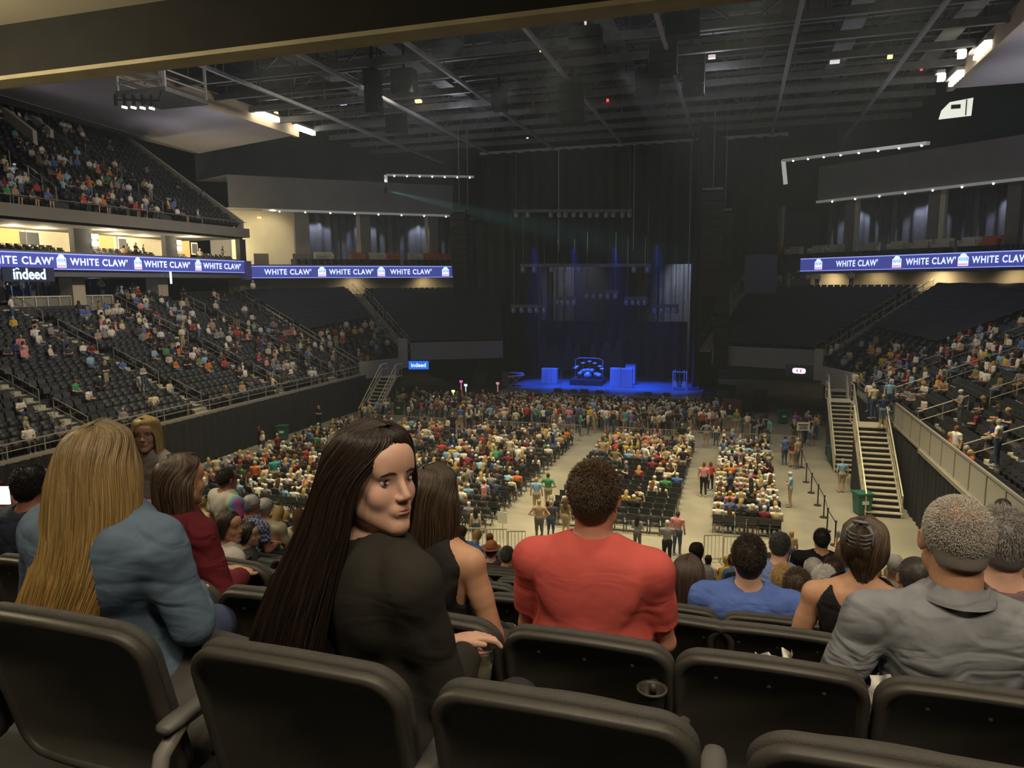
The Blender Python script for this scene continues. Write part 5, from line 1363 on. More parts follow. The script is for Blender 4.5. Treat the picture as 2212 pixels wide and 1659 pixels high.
def seat_meshes():
    D = {}
    D['back_shell'] = loft_rr([(.546, .478, .075, .0, .020), (.554, .486, .08, -.004, .004), (.552, .484, .08, -.003, -.010), (.538, .470, .075, .004, -.018), (.512, .444, .066, .017, -.018), (.497, .428, .06, .024, -.008), (.494, .426, .06, .026, -.004)], place_back).mesh('back_shell', M['shell'], True)
    D['backrest'] = loft_rr([(.542, .47, .075, .010, .014), (.552, .482, .08, .008, .024), (.55, .482, .08, .009, .040), (.48, .46, .07, .018, .058), (.38, .36, .06, .06, .068)], place_back).mesh('backrest', M['pad'], True)
    def pl(u, v, d): return (u, .20 - v * .16 + d, .40 + v * .92)
    D['seat_pan'] = loft_rr([(.44, .40, .06, 0, 0), (.46, .42, .07, -.01, .02), (.46, .42, .07, -.01, .06), (.42, .38, .05, .01, .09)], pl).mesh('seat_pan', M['pad'], True)
    b = MB(); b.lathe([(.001, -.002), (.006, -.002), (.006, .002), (.001, .003)], (0, 0, 0), 8); b.v = [(x, -z, y) for x, y, z in b.v]
    D['screw'] = b.mesh('screw', M['black'], True)
    # armrest: pad, curved bracket and stanchion, standing at the right of each seat
    b = MB(); prof = [(.30, .60), (.10, .61), (.02, .56), (-.01, .46), (.00, .30), (.02, .02)]
    b.tube([(0, y, z) for y, z in prof], [.016, .02, .021, .021, .022, .026], 8)
    D['armrest'] = b.mesh('armrest', M['arm'], True)
    b = MB(); R = []; 
    for y, s in ((.02, .4), (.03, .85), (.06, 1), (.30, 1), (.335, .8), (.345, .3)): R.append((y, s))
    vs = []; n = 12
    for y, s in R: vs += [(.030 * s * math.cos(2 * math.pi * k / n), y, .622 + .018 * s * math.sin(2 * math.pi * k / n)) for k in range(n)]
    b.add(vs, [(i * n + k, i * n + (k + 1) % n, (i + 1) * n + (k + 1) % n, (i + 1) * n + k) for i in range(len(R) - 1) for k in range(n)] + [tuple(range(n))[::-1], tuple(range((len(R) - 1) * n, len(R) * n))])
    D['pad'] = b.mesh('armrest_pad', M['armpad'], True)
    b = MB(); b.lathe([(.036, -.075), (.040, 0), (.047, .004), (.047, .010), (.042, .011), (.036, .004), (.033, -.070), (.001, -.072)], (0, -.055, .50), 24)
    b.box((0, -.005, .49), (.02, .05, .03)); D['cup_holder'] = b.mesh('cup_holder', M['shell'], True)
    return D
SM = seat_meshes(); seat_n = 0
def near_seat(x, y, z, label, arm=True, cup=False, lean=0.0, down=False):
    r = empty('stadium_seat', (x, y, z), lean, label, 'seat', 'dark padded seats of the nearest rows')
    sh = link('back_shell', SM['back_shell'], r); link('backrest', SM['backrest'], r)
    if z < 9.0 or y > 1.5:
        for u in (-.15, 0.0, .15): q = link('screw', SM['screw'], sh); q.location = place_back(u, .425, -.009)
    pan = link('seat_pan', SM['seat_pan'], r)
    if down: pan.rotation_euler = (-1.28, 0, 0); pan.location = (0, -.25, .50)
    if arm:
        a = link('armrest', SM['armrest'], r); a.location.x = .298; p = link('armrest_pad', SM['pad'], a)
    if cup: c = link('cup_holder', SM['cup_holder'], r); q = at(1405, 1508, Y=y - .075); c.location = ((q[0] - x) if cup == 2 else .235, .02, (q[2] - z - .50) if cup == 2 else .10)
    return r
ROWX = [[-2.84, -2.24, -1.61, -.93, -.315, .32, .92], [-2.70, -2.12, -1.55, -.99, -.425, .125, .69, 1.27], [-2.5, -1.94, -1.38, -.80, -.24, .20, .76, 1.32]]
L1 = ['behind the left edge of the photo', 'far left, mostly outside the picture', 'at the left, in front of the woman in denim', 'in front of the long-haired woman looking back', 'empty, with the widest back at the bottom centre', 'empty, cut by the bottom right corner', 'outside the right edge']
for j, x in enumerate(ROWX[0]): near_seat(x, NY[0], NZ[0], 'dark seat of the nearest row, ' + L1[j], down=j in (2, 3))
L2 = ['beyond the left edge', 'behind the denim shirt', 'between the denim shirt and the dark hair', 'hidden in part by the woman in black', 'before the man in red, with a cup holder', 'empty, with screws on its back, under the bare arm', 'before the man in the grey shirt', 'at the right edge']
for j, x in enumerate(ROWX[1]): near_seat(x, NY[1], NZ[1], 'dark seat of the second row, ' + L2[j], cup=(2 if j == 4 else j == 5), down=j in (1, 3, 4, 6))
L3 = ['far left', 'behind the maroon shirt', 'left of the black sleeveless top', 'in front of the black sleeveless top', 'right behind the red shirt', 'empty between red shirt and blue shirt', 'before the woman with the hair clip', 'hidden by the grey shirt']
for j, x in enumerate(ROWX[2]): near_seat(x, NY[2], NZ[2], 'dark seat of the third row, ' + L3[j], cup=False, down=j == 6)
for k in range(3, 9):
    for j in range(8):
        x = -2.55 + j * .56 + (k % 3) * .12
        near_seat(x, NY[k] , NZ[k], 'dark padded seat, %s from the left in the %s row down' % (ordw(j), ordw(k)), arm=True, down=True)

# ================================================================== detailed people of the nearest rows
def skin_mat(name, c): 
    m = mat(name, c, .5, var=.12, vscale=22, bump=.05, bscale=300, spec=.35); b = m.node_tree.nodes['Principled BSDF']
    b.inputs['Subsurface Weight'].default_value = .12; b.inputs['Subsurface Radius'].default_value = (.4, .15, .08); b.inputs['Subsurface Scale'].default_value = .02
    return m
def head_parts(H, Rh, s=1.0, fem=False, ears=True):
    c = lambda x, y, z: H + Rh @ (np.array([x, y, z]) * s); r = lambda *a: tuple(np.array(a) * s)
    jw = .90 if fem else 1.0
    P = [('e', (c(0, -.018, .030), r(.076, .096, .086), Rh), .01), ('e', (c(0, .022, -.035), r(.057 if fem else .061, .072, .083), Rh), .03),
         ('c', (c(-.044 * jw, .018, -.066), c(-.008, .072, -.099), .024 * s, .017 * s), .03), ('c', (c(.044 * jw, .018, -.066), c(.008, .072, -.099), .024 * s, .017 * s), .03),
         ('e', (c(0, .080, -.100), r(.017, .014, .013), Rh), .015),
         ('e', (c(-.036, .058, -.030), r(.022, .022, .024), Rh), .02), ('e', (c(.036, .058, -.030), r(.022, .022, .024), Rh), .02),
         ('c', (c(-.034, .074, .022), c(.034, .074, .022), (.010 if fem else .012) * s, (.010 if fem else .012) * s), .02), ('e', (c(0, .062, .050), r(.055, .035, .040), Rh), .03),
         ('x', (c(-.031, .104, .004), r(.0150, .018, .0082), Rh), .007), ('x', (c(.031, .104, .004), r(.0150, .018, .0082), Rh), .007),
         ('c', (c(0, .088, .010), c(0, .108, -.028), .0075 * s, .0105 * s), .010), ('e', (c(-.011, .100, -.033), r(.0085, .010, .007), Rh), .006), ('e', (c(.011, .100, -.033), r(.0085, .010, .007), Rh), .006),
         ('e', (c(0, .086, -.060), r(.026, .016, .018), Rh), .012),
         ('c', (c(-.016, .092, -.0575), c(.016, .092, -.0575), .0042 * s, .0042 * s), .006), ('c', (c(-.013, .0915, -.0685), c(.013, .0915, -.0685), .0055 * s, .0055 * s), .005),
         ('x', (c(0, .108, -.0625), r(.022, .008, .0016), Rh), .003)]
    if ears:
        for q in (-1, 1): P += [('e', (c(q * .078, -.006, -.004), r(.009, .020, .031), Rh @ rotz(q * -.35)), .006), ('x', (c(q * .090, -.002, -.002), r(.008, .010, .017), Rh), .006)]
    return P
def hand_parts(wr, d, n, s=1.0, curl=.5):
    """palm and five fingers: wrist point, direction, palm normal"""
    d, n = unit(d), unit(n); n = unit(n - d * np.dot(n, d)); t = np.cross(d, n); P = []
    R = np.stack([t, d, n], 1); P.append(('e', (wr + d * .05 * s, (.038 * s, .052 * s, .015 * s), R), .015))
    for i, (o, L) in enumerate(((-.028, .060), (-.010, .072), (.009, .078), (.027, .070))):
        a = wr + d * .085 * s + t * o * s; k = wr + d * (.085 + L * .5) * s + t * o * 1.1 * s - n * curl * .02 * s; e = k + (d * (1 - curl) - n * curl) * L * .5 * s
        P += [('c', (a, k, .0092 * s, .0082 * s), .006), ('c', (k, e, .0082 * s, .0068 * s), .003)]
    a = wr + d * .03 * s + t * .03 * s; k = a + (d * .6 + t * .7) * .035 * s; P += [('c', (a, k, .012 * s, .010 * s), .008), ('c', (k, k + (d * .9 + t * .1 - n * .2) * .03 * s, .010 * s, .0075 * s), .003)]
    return P
def F_of(P):
    def f(X):
        D = None
        for kind, a, k in P:
            if kind == 'x': D = smax(D, -ell(X, *a), k); continue
            d = ell(X, *a) if kind == 'e' else cap(X, *a)
            D = d if D is None else smin(D, d, k)
        return D
    return f
def torso_parts(J, inf=0.0, hips=True, belly=0.0):
    w, R, fem = J['bw'], J['R'], J['fem']; ch, wa, hp = J['chest'], J['waist'], J['hip']; P = []
    o = lambda p, v: p + R @ np.asarray(v, float)
    P.append(('e', (o(ch, (0, .0, .03)), (.158 * w + inf, .105 * w + inf, .185 + inf), R), .05))
    P.append(('e', (wa, ((.128 if fem else .142) * w + belly + inf, .095 * (.5 + .5 * w) + belly + inf, .17 + inf), R), .07))
    if hips: P.append(('e', (hp + (0, .02, .0), (.17 * w + inf, .13 * w + inf, .12 + inf), R), .07))
    P.append(('c', (J['shl'], J['shr'], .048 * J['w'] + inf, .048 * J['w'] + inf), .05))
    P.append(('c', (o(J['neck'], (-.03, -.01, -.01)), J['shl'], .042 + inf, .044 * w + inf), .04)); P.append(('c', (o(J['neck'], (.03, -.01, -.01)), J['shr'], .042 + inf, .044 * w + inf), .04))
    for s in (-1, 1): P.append(('e', (o(ch, (s * .07 * w, -.075 * w, .05)), (.060 * w + inf, .028 + inf, .10 + inf), R), .04))      # shoulder blades
    return P
def arm_parts(J, n, inf=0.0, t0=0.0, t1=1.0, fat=1.0):
    w = J['w'] * fat; sh, el, ha = J['sh' + n], J['el' + n], J['ha' + n]; P = []
    P.append(('c', (sh, lerp(sh, el, .5), .050 * w + inf, .042 * w + inf), .015)); P.append(('c', (lerp(sh, el, .4), el, .043 * w + inf, .035 * w + inf), .012))
    if t1 > .5: P.append(('c', (el, lerp(el, ha, .35), .036 * w + inf, .038 * w + inf), .012)); P.append(('c', (lerp(el, ha, .35), ha, .038 * w + inf, .025 * w + inf), .012))
    return P
def leg_parts(J, inf=0.0, shoes=False):
    w = J['w']; P = []
    for n in 'lr':
        P += [('c', (J['hp' + n], J['kn' + n], .088 * w + inf, .062 * w + inf), .05), ('c', (J['kn' + n], lerp(J['kn' + n], J['an' + n], .35), .058 + inf, .058 + inf), .03), ('c', (lerp(J['kn' + n], J['an' + n], .35), J['an' + n], .058 + inf, .038 + inf), .03)]
        P.append(('c', (J['an' + n] + (0, 0, -.02), J['to' + n], .038 + inf, .035 + inf), .03))
    return P
def cut_plane(f, p, n, k=.006):
    n = unit(n); p = np.asarray(p, float)
    return lambda X: smax(f(X), (X - p) @ n.astype(np.float32), k)
def union(*fs, k=.02):
    def f(X):
        D = fs[0](X)
        for g in fs[1:]: D = smin(D, g(X), k)
        return D
    return f
def minus(f, g, k=.006): return lambda X: smax(f(X), -g(X), k)
def rumple(f, amp, seed=0, fr=(17, 9, 23), dirn=None):
    """cloth folds: soft ridges added to the surface"""
    q = np.random.default_rng(seed); ph = q.uniform(0, 6, 6)
    def g(X):
        x, y, z = X[..., 0], X[..., 1], X[..., 2]
        w = np.sin(fr[1] * z + ph[0] + 1.5 * np.sin(5 * x + ph[1])) * .9
        a = np.sin(fr[0] * x + fr[1] * z * .9 + 2.2 * w + ph[2]); b = np.sin(fr[2] * z - fr[0] * .7 * x + 1.4 * np.sin(8 * x + ph[3]) + ph[4] + 8 * y)
        return f(X) + amp * (1 - np.abs(a)) ** 2 * .9 + amp * (1 - np.abs(b)) ** 2 * .6 - amp * .5
    return g
def mesh_sdf(name, f, lo, hi, res, m, parent, smooth=True, col=None):
    V, Q = nets(f, lo, hi, res); return link(name, np_mesh(name, V, Q, m, smooth=smooth, col=col), parent)

# ------------------------------------------------------------------ hair
hair_m = mat('hair', (.1, .1, .1), .42, attr='tint', spec=.35)
def strands(name, P, rad, col, parent, sides=4):
    """P (N,K,3) polylines, rad (N,K), col (N,3) -> one mesh of tapered locks"""
    N, K, _ = P.shape; T = np.gradient(P, axis=1); T /= np.linalg.norm(T, axis=-1, keepdims=True) + 1e-9
    ref = np.array([.13, .31, .2]); A = np.cross(T, ref); A /= np.linalg.norm(A, axis=-1, keepdims=True) + 1e-9; B = np.cross(T, A)
    ang = np.arange(sides) * 2 * np.pi / sides
    V = P[:, :, None] + rad[:, :, None, None] * (A[:, :, None] * np.cos(ang)[:, None] + B[:, :, None] * np.sin(ang)[:, None])
    V = V.reshape(-1, 3); i = np.arange(N)[:, None, None] * K * sides; k = np.arange(K - 1)[None, :, None] * sides; s = np.arange(sides)[None, None]
    s2 = (s + 1) % sides; Q = np.stack(np.broadcast_arrays(i + k + s, i + k + s2, i + k + sides + s2, i + k + sides + s), -1).reshape(-1, 4)
    return link(name, np_mesh(name, V, Q, hair_m, smooth=True, col=np.repeat(col, K * sides, 0)), parent)
def catmull(C, n):
    """C (..., m, 3) control points to n points"""
    m = C.shape[-2]; t = np.linspace(0, m - 1 - 1e-6, n); i = t.astype(int); u = (t - i)[:, None]
    g = lambda k: C[..., np.clip(i + k, 0, m - 1), :]
    return .5 * ((2 * g(0)) + (-g(-1) + g(1)) * u + (2 * g(-1) - 5 * g(0) + 4 * g(1) - g(2)) * u ** 2 + (-g(-1) + 3 * g(0) - 3 * g(1) + g(2)) * u ** 3)
def long_hair(parent, H, face, levels, cols, n=900, _f=2.8, open_deg=62, seed=1, rad=.0032, wav=.006, part=0.0, K=26, open_from=2, ragged=.12):
    """locks running from the parting down through ellipse-shaped levels (dx, dy, dz, rx, ry) given from the head centre H in the camera-independent frame;
       face: yaw of the face; nothing hangs within open_deg of it below the hairline"""
    q = np.random.default_rng(seed); L = np.array(levels, float); m = len(L); n = int(n * _f); rad = rad * .47
    phi = q.uniform(-math.pi, math.pi, n); rho = 1 - .13 * q.random(n) ** 2; rho[: n // 8] += .02
    C = np.zeros((n, m + 1, 3)); op = math.radians(open_deg); fd = np.array([-math.sin(face), math.cos(face)])
    rt = np.array([fd[1], -fd[0]]); off = q.normal(0, .045, n)
    for k in range(m):
        t = np.clip((k - open_from + 1) / 1.0, 0, 1); ph = phi.copy()
        lo = op * t; ph = np.sign(ph) * (lo + np.abs(ph) * (math.pi - lo) / math.pi)
        ph += off * (.3 + .25 * k) + q.normal(0, .012, n)
        a = face + ph
        wv = wav * k / m * np.sin(phi * 17 + k * 2.1 + q.uniform(0, 6, n) * .3)
        C[:, k + 1, 0] = H[0] + L[k, 0] + (L[k, 3] * rho + wv) * -np.sin(a); C[:, k + 1, 1] = H[1] + L[k, 1] + (L[k, 4] * rho + wv) * np.cos(a); C[:, k + 1, 2] = H[2] + L[k, 2]
    top = H + np.array([0, 0, L[0, 2] + .006]); s = q.uniform(-.055, .065, n)
    C[:, 0, :2] = top[:2] + np.outer(s, fd) + np.outer(np.sign(phi) * .003 + part, rt); C[:, 0, 2] = top[2] - 1.6 * s ** 2 + .010
    P = catmull(C, K)
    for _ in range(4): P[:, 1:-1] = (P[:, :-2] + 2 * P[:, 1:-1] + P[:, 2:]) / 4
    end = 1 - ragged * q.random(n) ** 2; tt = np.linspace(0, 1, K)
    # shorten some locks
    P = np.stack([P[i, :, :] if end[i] > .995 else np.stack([np.interp(tt * end[i], tt, P[i, :, d]) for d in range(3)], -1) for i in range(n)])
    r = rad * (.35 + 1.0 * np.sin(np.pi * np.clip(tt * .78 + .12, 0, 1)))[None] * q.uniform(.6, 1.4, (n, 1)); r[:, -1] = .0004
    tipc = np.array(cols[2]) if len(cols) > 2 else None; c0, c1 = np.array(cols[0]), np.array(cols[1]); mix = q.random((n, 1)) ** 1.3; col = c0 * (1 - mix) + c1 * mix
    # the inner mass that closes the gaps
    ph = np.linspace(op * .96, 2 * math.pi - op * .96, 40); vs = []
    for k in range(m):
        a = face + (ph if k >= open_from else np.linspace(.02, 2 * math.pi - .02, 40)); z = H[2] + L[k, 2]
        vs += list(zip(H[0] + L[k, 0] - L[k, 3] * .90 * np.sin(a), H[1] + L[k, 1] + L[k, 4] * .90 * np.cos(a), [z - (.004 if k == 0 else 0)] * 40))
    vs.append(tuple(top - (0, 0, .006)))
    fs = [(k * 40 + i, k * 40 + i + 1, (k + 1) * 40 + i + 1, (k + 1) * 40 + i) for k in range(m - 1) for i in range(39)] + [(i, len(vs) - 1, i + 1) for i in range(39)]
    V0 = np.array(vs); N0 = len(V0)
    if tipc is not None:
        g = (tt ** 1.4)[None, :, None]; colv = col[:, None] * (1 - g) + (tipc * q.uniform(.6, 1.15, (n, 1)))[:, None] * g
    else: colv = np.repeat(col[:, None], K, 1)
    colv = np.repeat(colv.reshape(-1, 3), 4, 0)
    ob = strands('hair', P, r, col, parent)
    # join inner mass into the same hair mesh
    me = ob.data; nv = len(me.vertices); V = np.empty(nv * 3, np.float32); me.vertices.foreach_get('co', V); V = V.reshape(-1, 3)
    F = [tuple(p.vertices) for p in me.polygons] + [tuple(nv + i for i in f) for f in fs]
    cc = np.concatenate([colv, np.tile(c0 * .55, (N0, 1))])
    ob.data = np_mesh('hair', np.concatenate([V, V0]), F, hair_m, smooth=True, col=cc); bpy.data.meshes.remove(me)
    return ob
def short_hair(parent, H, Rh, s, cols, n=3200, L=.022, seed=3, bald=0.0, res=.006, low=-.062, spike=.35, scalp=None):
    """a cropped cap of hair: a shell over the skull plus thousands of short tapered hairs"""
    q = np.random.default_rng(seed); c = lambda v: H + Rh @ (np.array(v) * s); n = int(n * 2.2); spike = spike * .55; L = L * .8
    shell = F_of([('e', (c((0, -.020, .032)), tuple(np.array((.0785, .0985, .0885)) * s), Rh), .01), ('e', (c((0, -.060, -.02)), tuple(np.array((.062, .052, .066)) * s), Rh), .02)])
    def lim(X):
        q_ = ((X - H.astype(np.float32)) @ Rh.astype(np.float32)) / s; x, y, z = q_[..., 0], q_[..., 1], q_[..., 2]
        # hairline: low at the nape, above the ears, high on the forehead
        hl = low + np.clip((y + .045) / .05, 0, 1) * (.068) + np.clip((y - .02) / .05, 0, 1) * .055
        return (hl - z) * s
    f = lambda X: smax(shell(X), lim(X), .006)
    V, Q = nets(f, H - .15 * s, H + .15 * s, res)
    d = q.normal(size=(n * 4, 3)); d /= np.linalg.norm(d, axis=1, keepdims=True)
    loc = d * np.array((.078, .098, .088)) + np.array((0, -.020, .032)); back = d[:, 1] < -.1
    z = loc[:, 2]; y = loc[:, 1]; hl = low + np.clip((y + .045) / .05, 0, 1) * .068 + np.clip((y - .02) / .05, 0, 1) * .055
    ok = z > hl + .004
    if bald: ok &= ~((z > .085) & (q.random(len(z)) < bald))
    loc, d = loc[ok][:n], d[ok][:n]; m = len(loc)
    g = d * spike + np.array((0, -.25, -.75)) * (1 - spike) * (1 - np.clip(d[:, 2:3], 0, 1)) + q.normal(0, .22, (m, 3)); g[:, 0] += .3 * np.sin(loc[:, 1] * 60)
    g /= np.linalg.norm(g, axis=1, keepdims=True); ln = L * q.uniform(.6, 1.3, (m, 1))
    p0 = loc - d * .004; p1 = loc + g * ln * .5 + d * .003; p2 = loc + g * ln + d * .001
    P = np.stack([p0, p1, p2], 1) * s @ Rh.T + H
    mix = q.random((m, 1)); col = np.array(cols[0]) * (1 - mix) + np.array(cols[1]) * mix
    ob = strands('hair', P, np.tile(np.array([[.0011, .0009, .0002]]) * s, (m, 1)), col, parent, 3)
    me = ob.data; nv = len(me.vertices); W = np.empty(nv * 3, np.float32); me.vertices.foreach_get('co', W); W = W.reshape(-1, 3)
    F = [tuple(p.vertices) for p in me.polygons] + [tuple(nv + i for i in f_) for f_ in Q.tolist()]
    sc = np.tile(np.array(cols[0]) * .8, (len(V), 1))
    if scalp is not None:
        zz = ((V - H) @ Rh / s)[:, 2:3]; t = np.clip((zz - .055) / .03, 0, 1); sc = sc * (1 - t) + np.array(scalp) * t
    cc = np.concatenate([np.repeat(col, 9, 0), sc])
    ob.data = np_mesh('hair', np.concatenate([W, V]), F, hair_m, smooth=True, col=cc); bpy.data.meshes.remove(me)
    return ob
def face_features(parent, H, Rh, s, glasses=False, iris=(.05, .03, .02), lip=(.42, .17, .15), fem=True):
    Fh = F_of(head_parts(np.zeros(3), np.eye(3), 1.0, fem, False)); ys = np.linspace(.05, .135, 86)
    def on(x, z, out=0.0):
        d = Fh(np.stack([np.full(86, x), ys, np.full(86, z)], -1).astype(np.float32)); k = np.nonzero(d < 0)[0]
        return c((x, (ys[k[-1]] if len(k) else .09) + out, z))
    c = lambda v: H + Rh @ (np.array(v) * s); ew = mat('eye_white', (.62, .60, .58), .25); R = Rh
    for q in (-1, 1):
        e = MB(); n = 12
        vs, fs = [], []
        e.lathe([(.001, -.0118), (.006, -.0102), (.0102, -.006), (.0118, 0), (.0102, .006), (.006, .0102), (.001, .0118)], (0, 0, 0), 16)
        e.v = [tuple(c((q * .031, .0735, .004)) + R @ (np.array(v) * s)) for v in e.v]
        ob = e.build('eye', ew, parent, True)
        i = MB(); i.add([(q * .031 + .0060 * math.cos(a) + .0040, .0735 + .0110, .004 + .0060 * math.sin(a)) for a in np.linspace(0, 2 * math.pi, 15)[:-1]], [tuple(range(14))]); i.v = [tuple(c(v)) for v in i.v]
        i.build('iris', mat('iris_dark', iris, .5), ob)
        b = MB(); b.tube([on(q * (.013 + .0085 * k), .0225 + .004 * math.sin(k * .9), .0008) for k in range(5)], [.0009 * s, .0019 * s, .0021 * s, .0017 * s, .0006 * s], 6)
        b.build('eyebrow', mat('brow_dark', (.035, .022, .016), .8), parent, True)
        b = MB(); b.tube([c((q * (.0190 + .006 * k), .0735 + .0118 * math.cos((k - 2) * .50) + .0012, .0088 + .0030 * math.sin(k * .8))) for k in range(5)], [.0008 * s, .0014 * s, .0015 * s, .0014 * s, .0007 * s], 5)
        b.build('eyelash', mat('lash_dark', (.02, .014, .012), .8), parent, True)
    lp = mat('lips', lip, .45)
    for z, r_ in ((-.0592, .0056), (-.0668, .0068)):
        b = MB(); b.tube([on(x, z + (.0012 if z > -.06 else 0) * math.cos(x * 300), -.0020) for x in (-.020, -.013, -.006, 0, .006, .013, .020)], [.0006 * s, r_ * .5 * s, r_ * .66 * s, r_ * .66 * s, r_ * .66 * s, r_ * .5 * s, .0006 * s], 8); b.build('lips', lp, parent, True)
    if glasses:
        b = MB()
        for q in (-1, 1): b.tube([c((q * .033 + .021 * math.cos(a), .104, .001 + .019 * math.sin(a))) for a in np.linspace(0, 2 * math.pi, 17)], .0011 * s, 6, caps=False); b.tube([c((q * .054, .104, .004)), c((q * .078, .0, .006))], .0012 * s, 5)
        b.tube([c((-.012, .105, .004)), c((.012, .105, .004))], .0012 * s, 5); b.build('glasses', mat('glasses_frame', (.05, .04, .04), .3), parent, True)
# ------------------------------------------------------------------ the people of the nearest rows, one by one
def start(label, px, py, Y, face=0.0, s=1.0, floor=None, bw=None, **kw):
    """a figure whose head centre is seen at (px,py) at distance Y; returns root, joints"""
    J = figure(bw=bw, **kw)
    for k in J:
        if k not in ('R', 'Rh', 'w', 'bw', 'fem', 'h'): J[k] = J[k] * s
    hp = at(px, py, Y=Y); off = rotz(face) @ J['head']
    root = empty('person', hp - off, face, label, 'person')
    return root, J
def skin_body(root, J, m, s=1.0, res=.006, fem=False, ears=True, hands=True, lo=None, hi=None, extra=()):
    P = torso_parts(J) + [('c', (J['neck'] - (0, 0, .04), J['head'] + J['Rh'] @ np.array([0, -.030, -.045]) * s, (.054 if fem else .064) * s, (.048 if fem else .058) * s), .03)]
    P += head_parts(J['head'], J['Rh'], s, fem, ears)
    for n in 'lr':
        P += arm_parts(J, n)
        if hands:
            d = J['ha' + n] - J['el' + n]; P += hand_parts(J['ha' + n], d, J['R'] @ np.array([0, .3, 1.0]), s)
    P += leg_parts(J) + list(extra)
    pts = np.array([J[k] for k in J if k not in ('R', 'Rh', 'w', 'bw', 'fem', 'h')])
    lo_, hi_ = pts.min(0) - .16, pts.max(0) + .20
    return mesh_sdf('body', F_of(P), lo_, hi_, res, m, root)
def shirt(root, J, m, s=1.0, res=.007, inf=.012, sleeve=.62, amp=.004, seed=0, name='shirt', neck_r=.072, neck_up=.0, belly=0.0, hem=-.06, fr=(17, 9, 23), fat=1.0, extra=(), long=False, drop=0.0):
    tor = F_of(torso_parts(J, inf, True, belly) + list(extra))
    tor = cut_plane(tor, J['hip'] + np.array([0, 0, hem]), (0, 0, -1))
    fs = [tor]
    for n in 'lr':
        a = F_of(arm_parts(J, n, inf + .004, t1=1.0 if long else .5, fat=fat))
        d = unit(J['el' + n] - J['sh' + n]) if not long else unit(J['ha' + n] - J['el' + n])
        e = lerp(J['sh' + n], J['el' + n], sleeve) if not long else lerp(J['el' + n], J['ha' + n], .9)
        fs.append(cut_plane(a, e, d, .004))
    f = union(*fs, k=.035)
    up = unit(J['neck'] - J['chest']); nb = J['neck'] + up * (.025 + neck_up)
    f = minus(f, lambda X: cap(X, nb - up * .01, nb + up * .25, neck_r, neck_r * 1.6), .006)
    if amp: f = rumple(f, amp, seed, fr)
    # hollow below: keep the skin from showing by leaving it inside
    pts = np.array([J[k] for k in ('shl', 'shr', 'ell', 'elr', 'hal', 'har', 'neck', 'hip')]); lo, hi = pts.min(0) - .22, pts.max(0) + .17
    return mesh_sdf(name, f, lo, hi, res, m, root)
def trousers(root, J, m, res=.012):
    return mesh_sdf('trousers', cut_plane(F_of([('e', (J['hip'] + (0, .02, 0), (.178 * J['w'], .138 * J['w'], .13), J['R']), .05)] + leg_parts(J, .012)), J['hip'] + np.array([0, 0, .07]), (0, 0, 1)), J['hip'] + np.array([-.35, -.25, -.62]), J['hip'] + np.array([.35, .8, .2]), res, m, root)
S1, S2, S3 = skin_mat('skin_fair', (.66, .40, .30)), skin_mat('skin_tan', (.56, .31, .19)), skin_mat('skin_ruddy', (.55, .26, .18))
jean = mat('jeans', (.05, .07, .14), .85, var=.2, vscale=20, bump=.3, bscale=300); dark = mat('trousers_dark', (.02, .02, .024), .85, var=.2)
def fabric(name, c, bs=500, bump=.25, var=.12, fold=.5):
    m = mat(name, c, .85, var=var, vscale=9, bump=bump, bscale=bs, spec=.2); nt = m.node_tree
    n = nt.nodes.new('ShaderNodeTexNoise'); n.inputs['Scale'].default_value = 5.0; n.inputs['Detail'].default_value = 1.5; n.inputs['Distortion'].default_value = 1.6
    mp = nt.nodes.new('ShaderNodeMapping'); mp.inputs['Scale'].default_value = (1.0, 1.0, 1.9); mp.inputs['Rotation'].default_value = (0, .5, 0); tc = nt.nodes.new('ShaderNodeTexCoord')
    bp = nt.nodes.new('ShaderNodeBump'); bp.inputs['Strength'].default_value = fold; bp.inputs['Distance'].default_value = .035; b = nt.nodes['Principled BSDF']
    old = b.inputs['Normal'].links[0].from_node
    nt.links.new(tc.outputs['Object'], mp.inputs['Vector']); nt.links.new(mp.outputs[0], n.inputs['Vector']); nt.links.new(n.outputs['Fac'], bp.inputs['Height']); nt.links.new(bp.outputs[0], old.inputs['Normal'])
    return m

